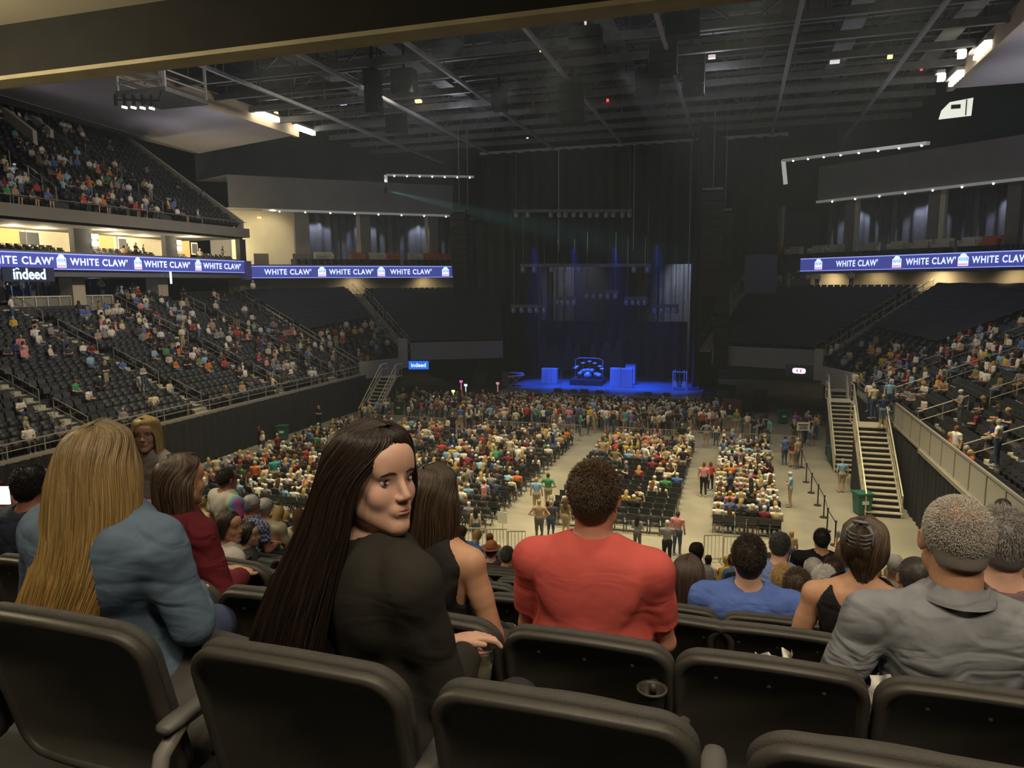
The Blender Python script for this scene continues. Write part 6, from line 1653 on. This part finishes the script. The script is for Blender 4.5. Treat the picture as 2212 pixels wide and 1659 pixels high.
# 1 woman with long blond hair in a denim shirt
def denim_woman():
    r, J = start('woman with long blond hair and blue denim shirt, seen from behind at the left', 222, 1000, 1.66, face=.12, s=1.0, pose='sit', arms='lap', lean=-.06, w=1.0, bw=1.25, fem=True, h=1.02, side=.05)
    J['elr'] = J['elr'] + (.06, -.02, .0); J['ell'] = J['ell'] + (-.06, 0, 0); J['shr'] = J['shr'] + (.02, 0, -.01)
    skin_body(r, J, S1, fem=True, res=.008); trousers(r, J, jean)
    dm = fabric('denim_shirt', (.13, .19, .265), 700, .3, .25, .4)
    shirt(r, J, dm, inf=.022, amp=.006, seed=4, long=True, fr=(13, 9, 17), neck_r=.066, fat=1.05, res=.007)
    # collar and yoke seam
    up = unit(J['neck'] - J['chest']); c = J['neck'] + up * .03; b = MB()
    ring_ = [c + J['R'] @ np.array([.078 * math.sin(a), .078 * math.cos(a) - .005, .012 - .015 * math.cos(a)]) for a in np.linspace(.5, 2 * math.pi - .5, 20)]
    b.add([p for p in ring_] + [p + J['R'] @ np.array([0, 0, .035]) * 1.0 for p in ring_] + [p + (p - c) * .35 + J['R'] @ np.array([0, 0, -.012]) for p in ring_], [(i, i + 1, 21 + i, 20 + i) for i in range(19)] + [(20 + i, 21 + i, 41 + i, 40 + i) for i in range(19)])
    b.build('collar', dm, r, True)
    H = J['head']
    long_hair(r, H, .35, [(0, -.005, .118, .045, .05), (0, -.012, .085, .088, .104), (-.004, -.022, .02, .107, .124), (-.004, -.036, -.07, .128, .128), (-.012, -.06, -.18, .135, .11), (-.03, -.10, -.29, .135, .085), (-.075, -.135, -.40, .13, .055), (-.11, -.15, -.50, .12, .04)],
              [(.085, .066, .040), (.30, .23, .12), (.50, .31, .09)], n=1500, open_deg=55, seed=5, rad=.0036, wav=.014, K=28, ragged=.22)
denim_woman()

# 2 woman with very long dark hair turning round to the camera
def dark_woman():
    r, J = start('woman with very long dark hair and black shirt, turned to look back at the camera', 812, 1030, 1.60, face=-.30, s=1.12, pose='sit', arms='lap', lean=.02, w=.92, bw=1.04, fem=True, head_yaw=-1.48, head_pitch=.06, twist=-.25, side=-.10)
    J['elr'] = J['elr'] + (-.05, .05, 0); J['har'] = J['har'] + (-.12, .03, -.05)
    skin_body(r, J, S1, s=1.12, fem=True, res=.0048, ears=False); trousers(r, J, dark)
    face_features(r, J['head'], J['Rh'], 1.12)
    shirt(r, J, fabric('black_shirt', (.030, .027, .022), 600, .3, .12, .22), inf=.020, amp=.004, seed=8, sleeve=.98, fr=(12, 8, 14), neck_r=.068, fat=1.05, res=.007, long=True)
    H = J['head']; w2l = rotz(.30)
    # fall of the hair given in place axes, turned into the figure's own
    fy = math.atan2(-(J['Rh'] @ np.array([0, 1.0, 0]))[0], (J['Rh'] @ np.array([0, 1.0, 0]))[1])
    def L(dx, dy, dz, rx, ry): v = w2l @ np.array([dx, dy, 0]); return (v[0], v[1], dz, rx, ry)
    long_hair(r, H, fy, [L(-.01, 0, .134, .055, .06), L(-.012, 0, .10, .108, .108), L(-.024, .005, .02, .119, .130), L(-.052, .01, -.09, .138, .136), L(-.095, .005, -.20, .162, .14), L(-.145, -.005, -.32, .185, .135), L(-.185, -.02, -.42, .20, .12), L(-.205, -.03, -.50, .205, .11)],
              [(.008, .006, .005), (.040, .025, .016)], n=1700, open_deg=50, seed=9, rad=.0032, wav=.004, K=28, ragged=.1, part=.0)
dark_woman()

# 3 man in the red shirt
def red_man():
    r, J = start('man with short brown hair and plain red t-shirt, seen from behind in the centre', 1285, 1073, 2.50, s=1.09, pose='sit', arms='knees', lean=.10, w=1.02, bw=1.26, face=.0, head_pitch=-.06)
    J['neck'] = J['neck'] + (0, .02, 0)
    skin_body(r, J, S3, s=1.09, res=.007)
    short_hair(r, J['head'], J['Rh'], 1.10, [(.045, .028, .016), (.15, .10, .06)], n=5200, L=.018, seed=2, spike=.35)
    shirt(r, J, fabric('red_shirt', (.56, .10, .085), 900, .12, .05, .22), inf=.014, amp=.003, seed=1, sleeve=.72, fr=(9, 6, 12), belly=.03, neck_r=.074, neck_up=.01, fat=1.05)
    trousers(r, J, jean)
red_man()

# 4 woman in the black sleeveless top
def sleeveless_woman():
    r, J = start('woman with brown shoulder-length hair and black sleeveless top, behind the dark-haired woman', 938, 1075, 2.42, s=1.0, pose='sit', arms='down', lean=.05, w=1.02, fem=True, face=-.05, head_yaw=-.25)
    J['elr'] = J['elr'] + (.02, .06, .0); J['har'] = J['har'] + (-.02, .12, .04)
    skin_body(r, J, S2, fem=True, res=.007); trousers(r, J, dark)
    tor = F_of(torso_parts(J, .010)); f = cut_plane(tor, J['hip'] + np.array([0, 0, -.05]), (0, 0, -1))
    for n in 'lr': f = minus(f, lambda X, n=n: cap(X, J['sh' + n] + np.array([0, 0, .10]), J['sh' + n] + np.array([0, 0, -.10]), .075, .070), .006)
    up = unit(J['neck'] - J['chest']); f = minus(f, lambda X: cap(X, J['neck'] + up * .01, J['neck'] + up * .2, .07, .11)); f = rumple(f, .003, 3)
    mesh_sdf('top', f, J['hip'] - .32, J['neck'] + .2, .007, fabric('black_top', (.024, .022, .020), 700, .2), r)
    long_hair(r, J['head'], -.35, [(0, 0, .118, .045, .05), (0, -.01, .085, .088, .10), (0, -.018, .02, .100, .112), (0, -.025, -.08, .105, .112), (-.006, -.03, -.16, .100, .10), (-.01, -.04, -.24, .085, .085), (-.015, -.05, -.30, .06, .065)],
              [(.018, .012, .008), (.085, .055, .032)], n=1000, open_deg=55, seed=12, wav=.008, ragged=.3)
sleeveless_woman()

# 5 man in the light grey shirt, his arm over the next seat
def grey_man():
    r, J = start('man with cropped grey hair and heather grey polo shirt, arm resting over the empty seat', 2064, 1165, 2.34, s=1.14, pose='sit', arms='lap', lean=.0, w=.98, bw=1.12, face=.05, head_pitch=-.02, head_yaw=-.05)
    J['shl'] = J['shl'] + (-.01, 0, .0); J['ell'] = J['shl'] + np.array([-.10, -.02, -.235]); J['hal'] = J['ell'] + np.array([-.11, .20, -.05])
    skin_body(r, J, S2, s=1.14, res=.007)
    short_hair(r, J['head'], J['Rh'], 1.10, [(.30, .27, .23), (.60, .57, .52)], n=9000, L=.0085, seed=6, bald=.6, low=-.050, spike=.75, scalp=(.46, .26, .17))
    gm = fabric('grey_polo', (.26, .275, .30), 800, .3, .28, .9)
    shirt(r, J, gm, inf=.018, amp=.007, seed=13, sleeve=.85, fr=(13, 16, 19), belly=.03, neck_r=.070, neck_up=.012, fat=1.05)
    up = unit(J['neck'] - J['chest']); c = J['neck'] + up * .035; b = MB(); n = 24
    A = np.linspace(.45, 2 * math.pi - .45, n)
    p0 = [c + J['R'] @ np.array([.076 * math.sin(a), .074 * math.cos(a) - .01, .010]) for a in A]; p1 = [c + J['R'] @ np.array([.074 * math.sin(a), .072 * math.cos(a) - .01, .040]) for a in A]; p2 = [c + J['R'] @ np.array([.100 * math.sin(a), .100 * math.cos(a) - .012, -.008]) for a in A]
    b.add(p0 + p1 + p2, [(i, i + 1, n + i + 1, n + i) for i in range(n - 1)] + [(n + i, n + i + 1, 2 * n + i + 1, 2 * n + i) for i in range(n - 1)]); b.build('collar', gm, r, True)
    trousers(r, J, dark)
grey_man()

# 6 man in the blue t-shirt
def blue_man():
    r, J = start('man with dark hair and plain blue t-shirt, two rows below the empty seat', 1618, 1205, 4.0, s=1.10, pose='sit', arms='lap', lean=-.04, w=1.08, bw=1.32, head_pitch=-.03)
    skin_body(r, J, S1, s=1.10, res=.009); short_hair(r, J['head'], J['Rh'], 1.10, [(.02, .016, .012), (.07, .05, .035)], n=3600, L=.018, seed=7, low=-.085)
    shirt(r, J, fabric('blue_shirt', (.10, .17, .50), 700, .2, .06), inf=.018, amp=.005, seed=5, sleeve=.7, belly=.02, fat=1.1, res=.009); trousers(r, J, dark, .016)
blue_man()

# 7 woman in the black top with a hair clip
def clip_woman():
    r, J = start('woman in black ruffled top with brown hair held up by a claw clip', 1868, 1180, 3.28, s=1.06, pose='sit', arms='lap', lean=-.02, w=1.02, fem=True, face=-.15, head_yaw=-.2, side=.0)
    J['ell'] = J['ell'] + (-.03, -.05, 0)
    skin_body(r, J, S2, fem=True, res=.008); trousers(r, J, dark, .016)
    f = cut_plane(F_of(torso_parts(J, .012)), J['hip'] + np.array([0, 0, -.05]), (0, 0, -1))
    for n in 'lr': f = minus(f, lambda X, n=n: cap(X, J['sh' + n] + np.array([0, 0, .10]), J['sh' + n] + np.array([0, 0, -.08]), .078, .066))
    up = unit(J['neck'] - J['chest']); f = minus(f, lambda X: ell(X, J['neck'] + J['R'] @ np.array([0, -.05, .02]), (.115, .12, .115), J['R'])); f = rumple(f, .005, 9, (30, 9, 20))
    mesh_sdf('top', f, J['hip'] - .32, J['neck'] + .2, .008, fabric('black_ruffle_top', (.018, .017, .022), 500, .3), r)
    H, Rh = J['head'], J['Rh']; c = lambda v: H + Rh @ np.array(v)
    long_hair(r, H, -.35, [(0, 0, .118, .045, .05), (0, -.01, .085, .088, .10), (0, -.020, .02, .096, .112), (0, -.035, -.05, .082, .085), (.0, -.05, -.09, .045, .045), (-.004, -.055, -.14, .03, .03)], [(.028, .019, .012), (.13, .09, .055)], n=800, open_deg=55, seed=14, wav=.008, ragged=.4)
    q = np.random.default_rng(3); n = 160; t = np.linspace(0, 1, 12); a = q.uniform(0, 6.28, n)
    P = np.zeros((n, 12, 3)); 
    for k in range(12): P[:, k] = c((0, 0, 0)) + (Rh @ np.stack([.045 * np.cos(a) * np.sin(math.pi * t[k]) + q.normal(0, .003, n), -.075 - .05 * np.sin(math.pi * t[k]) + .02 * np.sin(a), -.06 + .19 * t[k] + .012 * np.sin(a * 3)]), )[0].T
    strands('hair_twist', P, np.tile(.004 * (1 - .8 * t), (n, 1)), np.tile((.06, .04, .024), (n, 1)), r)
    b = MB()
    for sgn in (-1, 1):
        b.tube([c((sgn * .02, -.105, .135)), c((sgn * .05, -.115, .10)), c((sgn * .052, -.125, .05))], .006, 6)
        for k in range(4): b.tube([c((sgn * .05, -.118, .10 - .018 * k)), c((sgn * .028, -.140, .095 - .018 * k)), c((sgn * .006, -.145, .095 - .018 * k))], [.004, .0035, .002], 5)
    b.tube([c((-.03, -.11, .14)), c((.03, -.11, .14))], .008, 6); b.build('hair_clip', mat('claw_clip', (.16, .17, .19), .25), r, True)
clip_woman()

# 8 woman in maroon, 9 woman with glasses facing us
def maroon_woman():
    r, J = start('woman with dark brown hair and maroon top, just right of the blond woman', 392, 1040, 2.62, s=.98, pose='sit', arms='lap', lean=.05, w=1.02, fem=True, face=-.25)
    J['elr'] = J['elr'] + (.05, 0, 0)
    skin_body(r, J, S2, fem=True, res=.009); trousers(r, J, dark, .016)
    shirt(r, J, fabric('maroon_shirt', (.12, .014, .020), 600, .2), inf=.016, amp=.005, seed=15, long=True, res=.009, fat=1.1)
    long_hair(r, J['head'], -.5, [(0, 0, .118, .045, .05), (0, -.01, .085, .088, .10), (0, -.018, .02, .102, .112), (.004, -.025, -.08, .108, .105), (.012, -.03, -.16, .100, .09), (.02, -.04, -.24, .075, .075)],
              [(.022, .014, .012), (.15, .10, .06)], n=900, open_deg=60, seed=16, wav=.006, ragged=.3)
maroon_woman()
def glasses_woman():
    r, J = start('young woman with straight blond hair and round glasses, standing and facing the camera', 316, 938, 3.95, face=3.1, s=.97, pose='stand', arms='fold', lean=.02, w=.92, fem=True, head_yaw=.55, head_pitch=-.05)
    skin_body(r, J, S1, s=.97, fem=True, res=.006, ears=False); face_features(r, J['head'], J['Rh'], .97, glasses=True, lip=(.42, .15, .14)); trousers(r, J, jean, .02)
    shirt(r, J, fabric('grey_tee', (.30, .28, .26), 600, .2), inf=.014, amp=.004, seed=17, res=.01)
    fy = math.atan2(-(J['Rh'] @ np.array([0, 1.0, 0]))[0], (J['Rh'] @ np.array([0, 1.0, 0]))[1])
    long_hair(r, J['head'], fy, [(0, 0, .118, .045, .05), (0, 0, .088, .082, .092), (0, 0, .02, .094, .102), (0, 0, -.08, .100, .10), (0, 0, -.16, .105, .095), (0, 0, -.26, .10, .09)], [(.36, .25, .10), (.66, .50, .22)], n=800, open_deg=52, seed=18, wav=.003, part=.01)
glasses_woman()

# 10 onwards: smaller people in the rows below, still built one by one
def simple(label, px, py, Y, shirt_c, hairc, style='short', skin=None, s=1.0, w=1.08, fem=False, face=0.0, head_yaw=0.0, pose='sit', arms='lap', lean=0.02, sleeve=.62, res=None, long=False, pattern=None, amp=.005, hat=None, feat=False):
    r, J = start(label, px, py, Y, face=face, s=s, pose=pose, arms=arms, lean=lean, w=w, fem=fem, head_yaw=head_yaw)
    res = res or max(.008, Y * .0022)
    skin_body(r, J, skin or S1, s=s, fem=fem, res=res, ears=style != 'long'); trousers(r, J, dark, .02)
    if pattern: m = pattern
    else: m = fabric('shirt_%d' % (len(MATS)), shirt_c, 600, .15)
    shirt(r, J, m, inf=.016, amp=amp, seed=int(px), sleeve=sleeve, res=res, long=long)
    H, Rh = J['head'], J['Rh']; f = Rh @ np.array([0, 1.0, 0]); fy = math.atan2(-f[0], f[1]); c2 = tuple(min(1, v * 2.2 + .02) for v in hairc); lv = lambda L: [tuple(v * s * 1.03 for v in q) for q in L]
    if style == 'short': short_hair(r, H, Rh, 1.02 * s, [hairc, c2], n=1500, L=.022, seed=int(px), res=res)
    elif style == 'bald': short_hair(r, H, Rh, 1.0 * s, [hairc, c2], n=700, L=.008, seed=int(px), res=res, bald=1.0)
    elif style == 'long': long_hair(r, H, fy, lv([(0, 0, .118, .045, .05), (0, -.008, .085, .088, .10), (0, -.016, .02, .102, .112), (0, -.022, -.08, .108, .105), (0, -.03, -.16, .105, .09), (0, -.04, -.28, .085, .075)]), [hairc, c2], n=450, open_deg=58, seed=int(px), rad=.005, wav=.007, K=16, ragged=.3)
    elif style == 'bun':
        long_hair(r, H, fy, [(0, 0, .118, .045, .05), (0, -.008, .085, .086, .098), (0, -.016, .02, .093, .106), (0, -.03, -.05, .070, .075), (0, -.05, -.08, .035, .035)], [hairc, c2], n=420, open_deg=58, seed=int(px), rad=.004, wav=.004, K=14, ragged=.2)
        b = MB(); 
        for k in range(26):
            a = k * .7; b.tube([H + Rh @ (np.array([.035 * math.cos(a + t), -.115 - .02 * math.cos(t * 1.7), .035 * math.sin(a + t)]) * s) for t in np.linspace(0, 2.6, 7)], .007 * s, 5)
        b.build('hair_bun', mat('bun_hair_%d' % int(px), hairc, .5), r, True)
    if hat is not None:
        b = MB(); hm = mat('hat_%d' % int(px), hat, .8)
        if style == 'fedora' or hat == (.36, .13, .05): prof = [(.001, .145), (.06, .15), (.085, .12), (.095, .055), (.15, .045), (.16, .055), (.16, .05), (.098, .035)]
        else: prof = [(.001, .132), (.05, .125), (.085, .09), (.098, .04), (.096, .03)]
        b.lathe([(a * s, z * s) for a, z in prof], (0, 0, 0), 24); b.v = [tuple(H + Rh @ np.array([v[0] * .88, v[1] * 1.05 - .012, v[2]])) for v in b.v]
        if len(prof) == 5: b.add([tuple(H + Rh @ (np.array(p) * s)) for p in [(-.07, .07, .042), (-.06, .135, .030), (0, .165, .026), (.06, .135, .030), (.07, .07, .042), (0, .07, .05)]], [(0, 1, 2, 3, 4, 5)])
        b.build('hat', hm, r, True)
    if feat: face_features(r, H, Rh, s)
    return r, J
# tie-dye sleeves: a bright rainbow in the cloth
def tiedye():
    m = mat('tiedye_cloth', (.72, .70, .66), .85); nt = m.node_tree; tc = nt.nodes.new('ShaderNodeTexCoord'); sx = nt.nodes.new('ShaderNodeSeparateXYZ'); rp = nt.nodes.new('ShaderNodeValToRGB')
    n = nt.nodes.new('ShaderNodeTexNoise'); n.inputs['Scale'].default_value = 7; ad = nt.nodes.new('ShaderNodeMath'); ad.operation = 'MULTIPLY_ADD'; ad.inputs[1].default_value = .16
    e = rp.color_ramp.elements; e[0].position = .24; e[0].color = (.72, .70, .66, 1); e[1].position = .40; e[1].color = (.75, .10, .35, 1)
    for p, c in ((.27, (.75, .75, .10, 1)), (.32, (.15, .65, .75, 1)), (.36, (.3, .3, .7, 1))): x = e.new(p); x.color = c
    nt.links.new(tc.outputs['Object'], sx.inputs[0]); nt.links.new(tc.outputs['Object'], n.inputs['Vector']); nt.links.new(n.outputs['Fac'], ad.inputs[0]); nt.links.new(sx.outputs['X'], ad.inputs[2])
    nt.links.new(ad.outputs[0], rp.inputs['Fac']); nt.links.new(rp.outputs['Color'], nt.nodes['Principled BSDF'].inputs['Base Color']); return m
def plaid():
    m = mat('plaid_cloth', (.2, .25, .45), .85); nt = m.node_tree; tc = nt.nodes.new('ShaderNodeTexCoord'); c = nt.nodes.new('ShaderNodeTexChecker'); c.inputs['Scale'].default_value = 34
    c.inputs['Color1'].default_value = (.05, .08, .25, 1); c.inputs['Color2'].default_value = (.42, .48, .58, 1); nt.links.new(tc.outputs['Object'], c.inputs['Vector']); nt.links.new(c.outputs['Color'], nt.nodes['Principled BSDF'].inputs['Base Color']); return m
simple('man with dark grey hair standing in a white shirt with rainbow tie-dye sleeve', 492, 1035, 6.6, None, (.05, .045, .04), pose='stand', arms='down', w=1.15, face=-.4, pattern=tiedye(), s=1.02, skin=S3)
simple('woman in white top with dark hair in a low bun, looking to the right', 494, 1138, 4.5, (.66, .62, .56), (.03, .018, .012), 'bun', S2, fem=True, w=1.0, face=-.5, head_yaw=-1.0, feat=True, res=.008)
simple('man in white cap and blue plaid shirt below the white shirt', 544, 1092, 6.9, None, (.3, .3, .3), 'short', S3, face=-.3, hat=(.66, .66, .66), pattern=plaid(), w=1.15)
simple('small dark-haired woman seated just below the plaid shirt', 537, 1155, 6.0, (.05, .05, .06), (.03, .02, .015), 'bun', S1, fem=True, w=.95, face=-.6, head_yaw=-.6)
simple('man with dark hair and dark slate shirt, half hidden behind the blond hair', 72, 1050, 3.0, (.06, .075, .11), (.015, .012, .012), 'short', S3, w=1.2, face=.1, arms='lap', s=1.0)
simple('woman with reddish hair at the left edge holding up a glowing phone', 8, 1098, 4.6, (.30, .42, .15), (.22, .10, .04), 'long', S1, fem=True, w=.95, face=.9)
simple('man with short grey-brown hair and black t-shirt left of the red shirt', 1096, 1200, 8.6, (.018, .018, .02), (.07, .065, .06), 'short', S2, w=1.2, s=1.03)
simple('woman in an orange-brown brimmed hat beside the man in black', 1062, 1190, 9.4, (.12, .06, .07), (.2, .1, .05), 'short', S1, fem=True, hat=(.36, .13, .05), w=1.0)
simple('person in a black pointed hood above the red shoulder', 1168, 1172, 12.0, (.015, .015, .018), (.012, .012, .014), 'long', S1, w=1.0)
simple('woman with long auburn-brown hair directly right of the red shirt', 1487, 1245, 4.5, (.10, .09, .09), (.035, .020, .014), 'long', S1, fem=True, w=1.0, face=-.2, s=1.05)
simple('man in light blue shirt and dark cap behind the blue t-shirt', 1685, 1182, 6.6, (.20, .30, .62), (.05, .05, .05), 'short', S1, w=1.2, hat=(.05, .06, .07), lean=.25, face=-.2, s=1.05)
simple('person with blond bowl haircut between the blue shirt and the black top', 1690, 1250, 5.2, (.32, .24, .12), (.36, .24, .10), 'short', S1, w=.9, s=.92)
simple('person with short brown wavy hair just left of the black ruffled top', 1722, 1268, 4.6, (.10, .09, .08), (.055, .035, .022), 'short', S1, w=.95)
simple('man with short black hair and black t-shirt, arm round his neighbour', 1775, 1165, 8.6, (.014, .014, .016), (.02, .016, .014), 'short', S2, w=1.2, arms='fold', s=1.05)
simple('balding man with pink scalp in the row below the black ruffled top', 1757, 1232, 6.4, (.3, .3, .32), (.45, .42, .40), 'bald', S3, w=1.05)
simple('white-haired person beside the balding man', 1780, 1256, 5.4, (.45, .38, .38), (.48, .46, .44), 'short', S1, w=1.0)
simple('person with dark curly hair left of the blue-shirted woman', 1800, 1232, 6.4, (.05, .05, .07), (.05, .03, .03), 'short', S1, w=1.0)
simple('woman with brown hair and bright blue shirt near the floor lane', 1826, 1190, 8.4, (.12, .30, .60), (.12, .075, .045), 'long', S1, fem=True, w=1.0)
simple('bald man in dark shirt between the clip and the grey-haired man', 1976, 1250, 4.0, (.04, .04, .045), (.05, .045, .04), 'bald', S3, w=1.05)
simple('person with thick grey curly hair behind the man in the grey shirt', 2158, 1170, 2.75, (.20, .14, .16), (.17, .16, .15), 'short', S1, w=1.0, s=1.02)
simple('man in lilac shirt with shaved head at the right edge', 2165, 1098, 9.5, (.34, .28, .42), (.10, .08, .07), 'bald', S3, w=1.2, s=1.05)
simple('person in turquoise shirt at the right edge of the near stand', 2212, 1172, 6.4, (.05, .38, .48), (.03, .025, .02), 'short', S2, w=1.1)
simple('woman with sandy hair at the right edge below the turquoise shirt', 2205, 1225, 4.3, (.4, .3, .2), (.30, .19, .08), 'long', S1, fem=True, w=.95)

# ------------------------------------------------------------------ cups and paper
clear = mat('clear_plastic', (.92, .92, .88), .08); clear.node_tree.nodes['Principled BSDF'].inputs['Transmission Weight'].default_value = .92; clear.node_tree.nodes['Principled BSDF'].inputs['IOR'].default_value = 1.2
def cup(p, label, s=1.0, drink=(.55, .50, .22), fill=.55):
    r = empty('plastic_cup', p, 0, label, 'cup', 'clear plastic cups')
    b = MB(); b.lathe([(.001, 0), (.030, 0), (.033, .03), (.042, .105), (.0445, .108), (.0445, .112), (.041, .110), (.0315, .03), (.029, .004), (.001, .004)], (0, 0, 0), 24); b.v = [tuple(np.array(v) * s) for v in b.v]; b.build('cup_wall', clear, r, True)
    b = MB(); b.lathe([(.001, .006), (.028, .006), (.031, .03), (.031 + .009 * fill, .11 * fill), (.001, .11 * fill)], (0, 0, 0), 20); b.v = [tuple(np.array(v) * s) for v in b.v]; b.build('drink', mat('drink_%d' % len(MATS), drink, .2), r, True)
    b = MB()
    for k in range(5): b.box((.012 * math.cos(k * 1.3) * s, .012 * math.sin(k * 1.3) * s, (.11 * fill - .005) * s), (.014 * s,) * 3, R=rotz(k) @ rotx(k * .7))
    b.build('ice', mat('ice', (.8, .85, .8), .1), r)
cup(at(1036, 1478, Y=2.0), 'clear cup with pale green ice drink beside the dark-haired woman', 1.15, (.55, .56, .30), .62)
cup(at(1094, 1408, Y=2.75), 'clear cup with yellow drink between the second and third row', 1.0, (.50, .42, .14), .6)
def paper(p, w, h, label, seed=0, rx=.9, rz=0.2):
    q = np.random.default_rng(seed); n = 12; V = []; R = rotz(rz) @ rotx(rx)
    for j in range(n):
        for i in range(n):
            x, y = (i / (n - 1) - .5) * w, (j / (n - 1) - .5) * h; z = .012 * math.sin(9 * i / n + q.random() * .5 + seed) + .012 * math.cos(8 * j / n + i * .6) + q.normal(0, .0015)
            V.append(p + R @ np.array([x * (1 - .2 * abs(y / h)), y, z]))
    F = [(j * n + i, j * n + i + 1, (j + 1) * n + i + 1, (j + 1) * n + i) for j in range(n - 1) for i in range(n - 1)]
    b = MB(); b.add(V, F); thing1('napkin', b, mat('paper_white', (.74, .73, .66), .8), label, 'napkin', 'crumpled white papers', True)
paper(at(1648, 1432, Y=2.3), .055, .06, 'crumpled white paper on the left of the empty seat back', 1)
paper(at(1699, 1428, Y=2.3), .04, .07, 'twisted white paper standing at the middle of the empty seat back', 2, 1.4)
paper(at(1762, 1446, Y=2.25), .05, .03, 'small scrap of white paper near the bare forearm', 3)
paper(at(1906, 1500, Y=2.22), .07, .11, 'large sheet of white paper between the empty seat and the grey shirt', 4, 1.3, .5)
p = at(10, 1070, Y=4.3); thing1('phone', MB().box(p, (.08, .012, .15), R=rotz(.3)), mat('phone_glow', (.85, .92, 1.0), .4, emit=3.0), 'glowing phone held up at the left edge', 'phone')
# ------------------------------------------------------------------ the thin haze in the arena air
hz = bpy.data.materials.new('haze'); hz.use_nodes = True; nt = hz.node_tree; nt.nodes.remove(nt.nodes['Principled BSDF'])
vs_ = nt.nodes.new('ShaderNodeVolumeScatter'); vs_.inputs['Density'].default_value = .0012; vs_.inputs['Color'].default_value = (.72, .84, 1, 1); vs_.inputs['Anisotropy'].default_value = .2
nt.links.new(vs_.outputs[0], nt.nodes['Material Output'].inputs['Volume'])
o = MB().box((AX, 53, 14.5), (60, 84, 29)).build('haze', hz); tag(o, 'thin smoky haze hanging in the air of the arena', 'haze', kind='stuff')
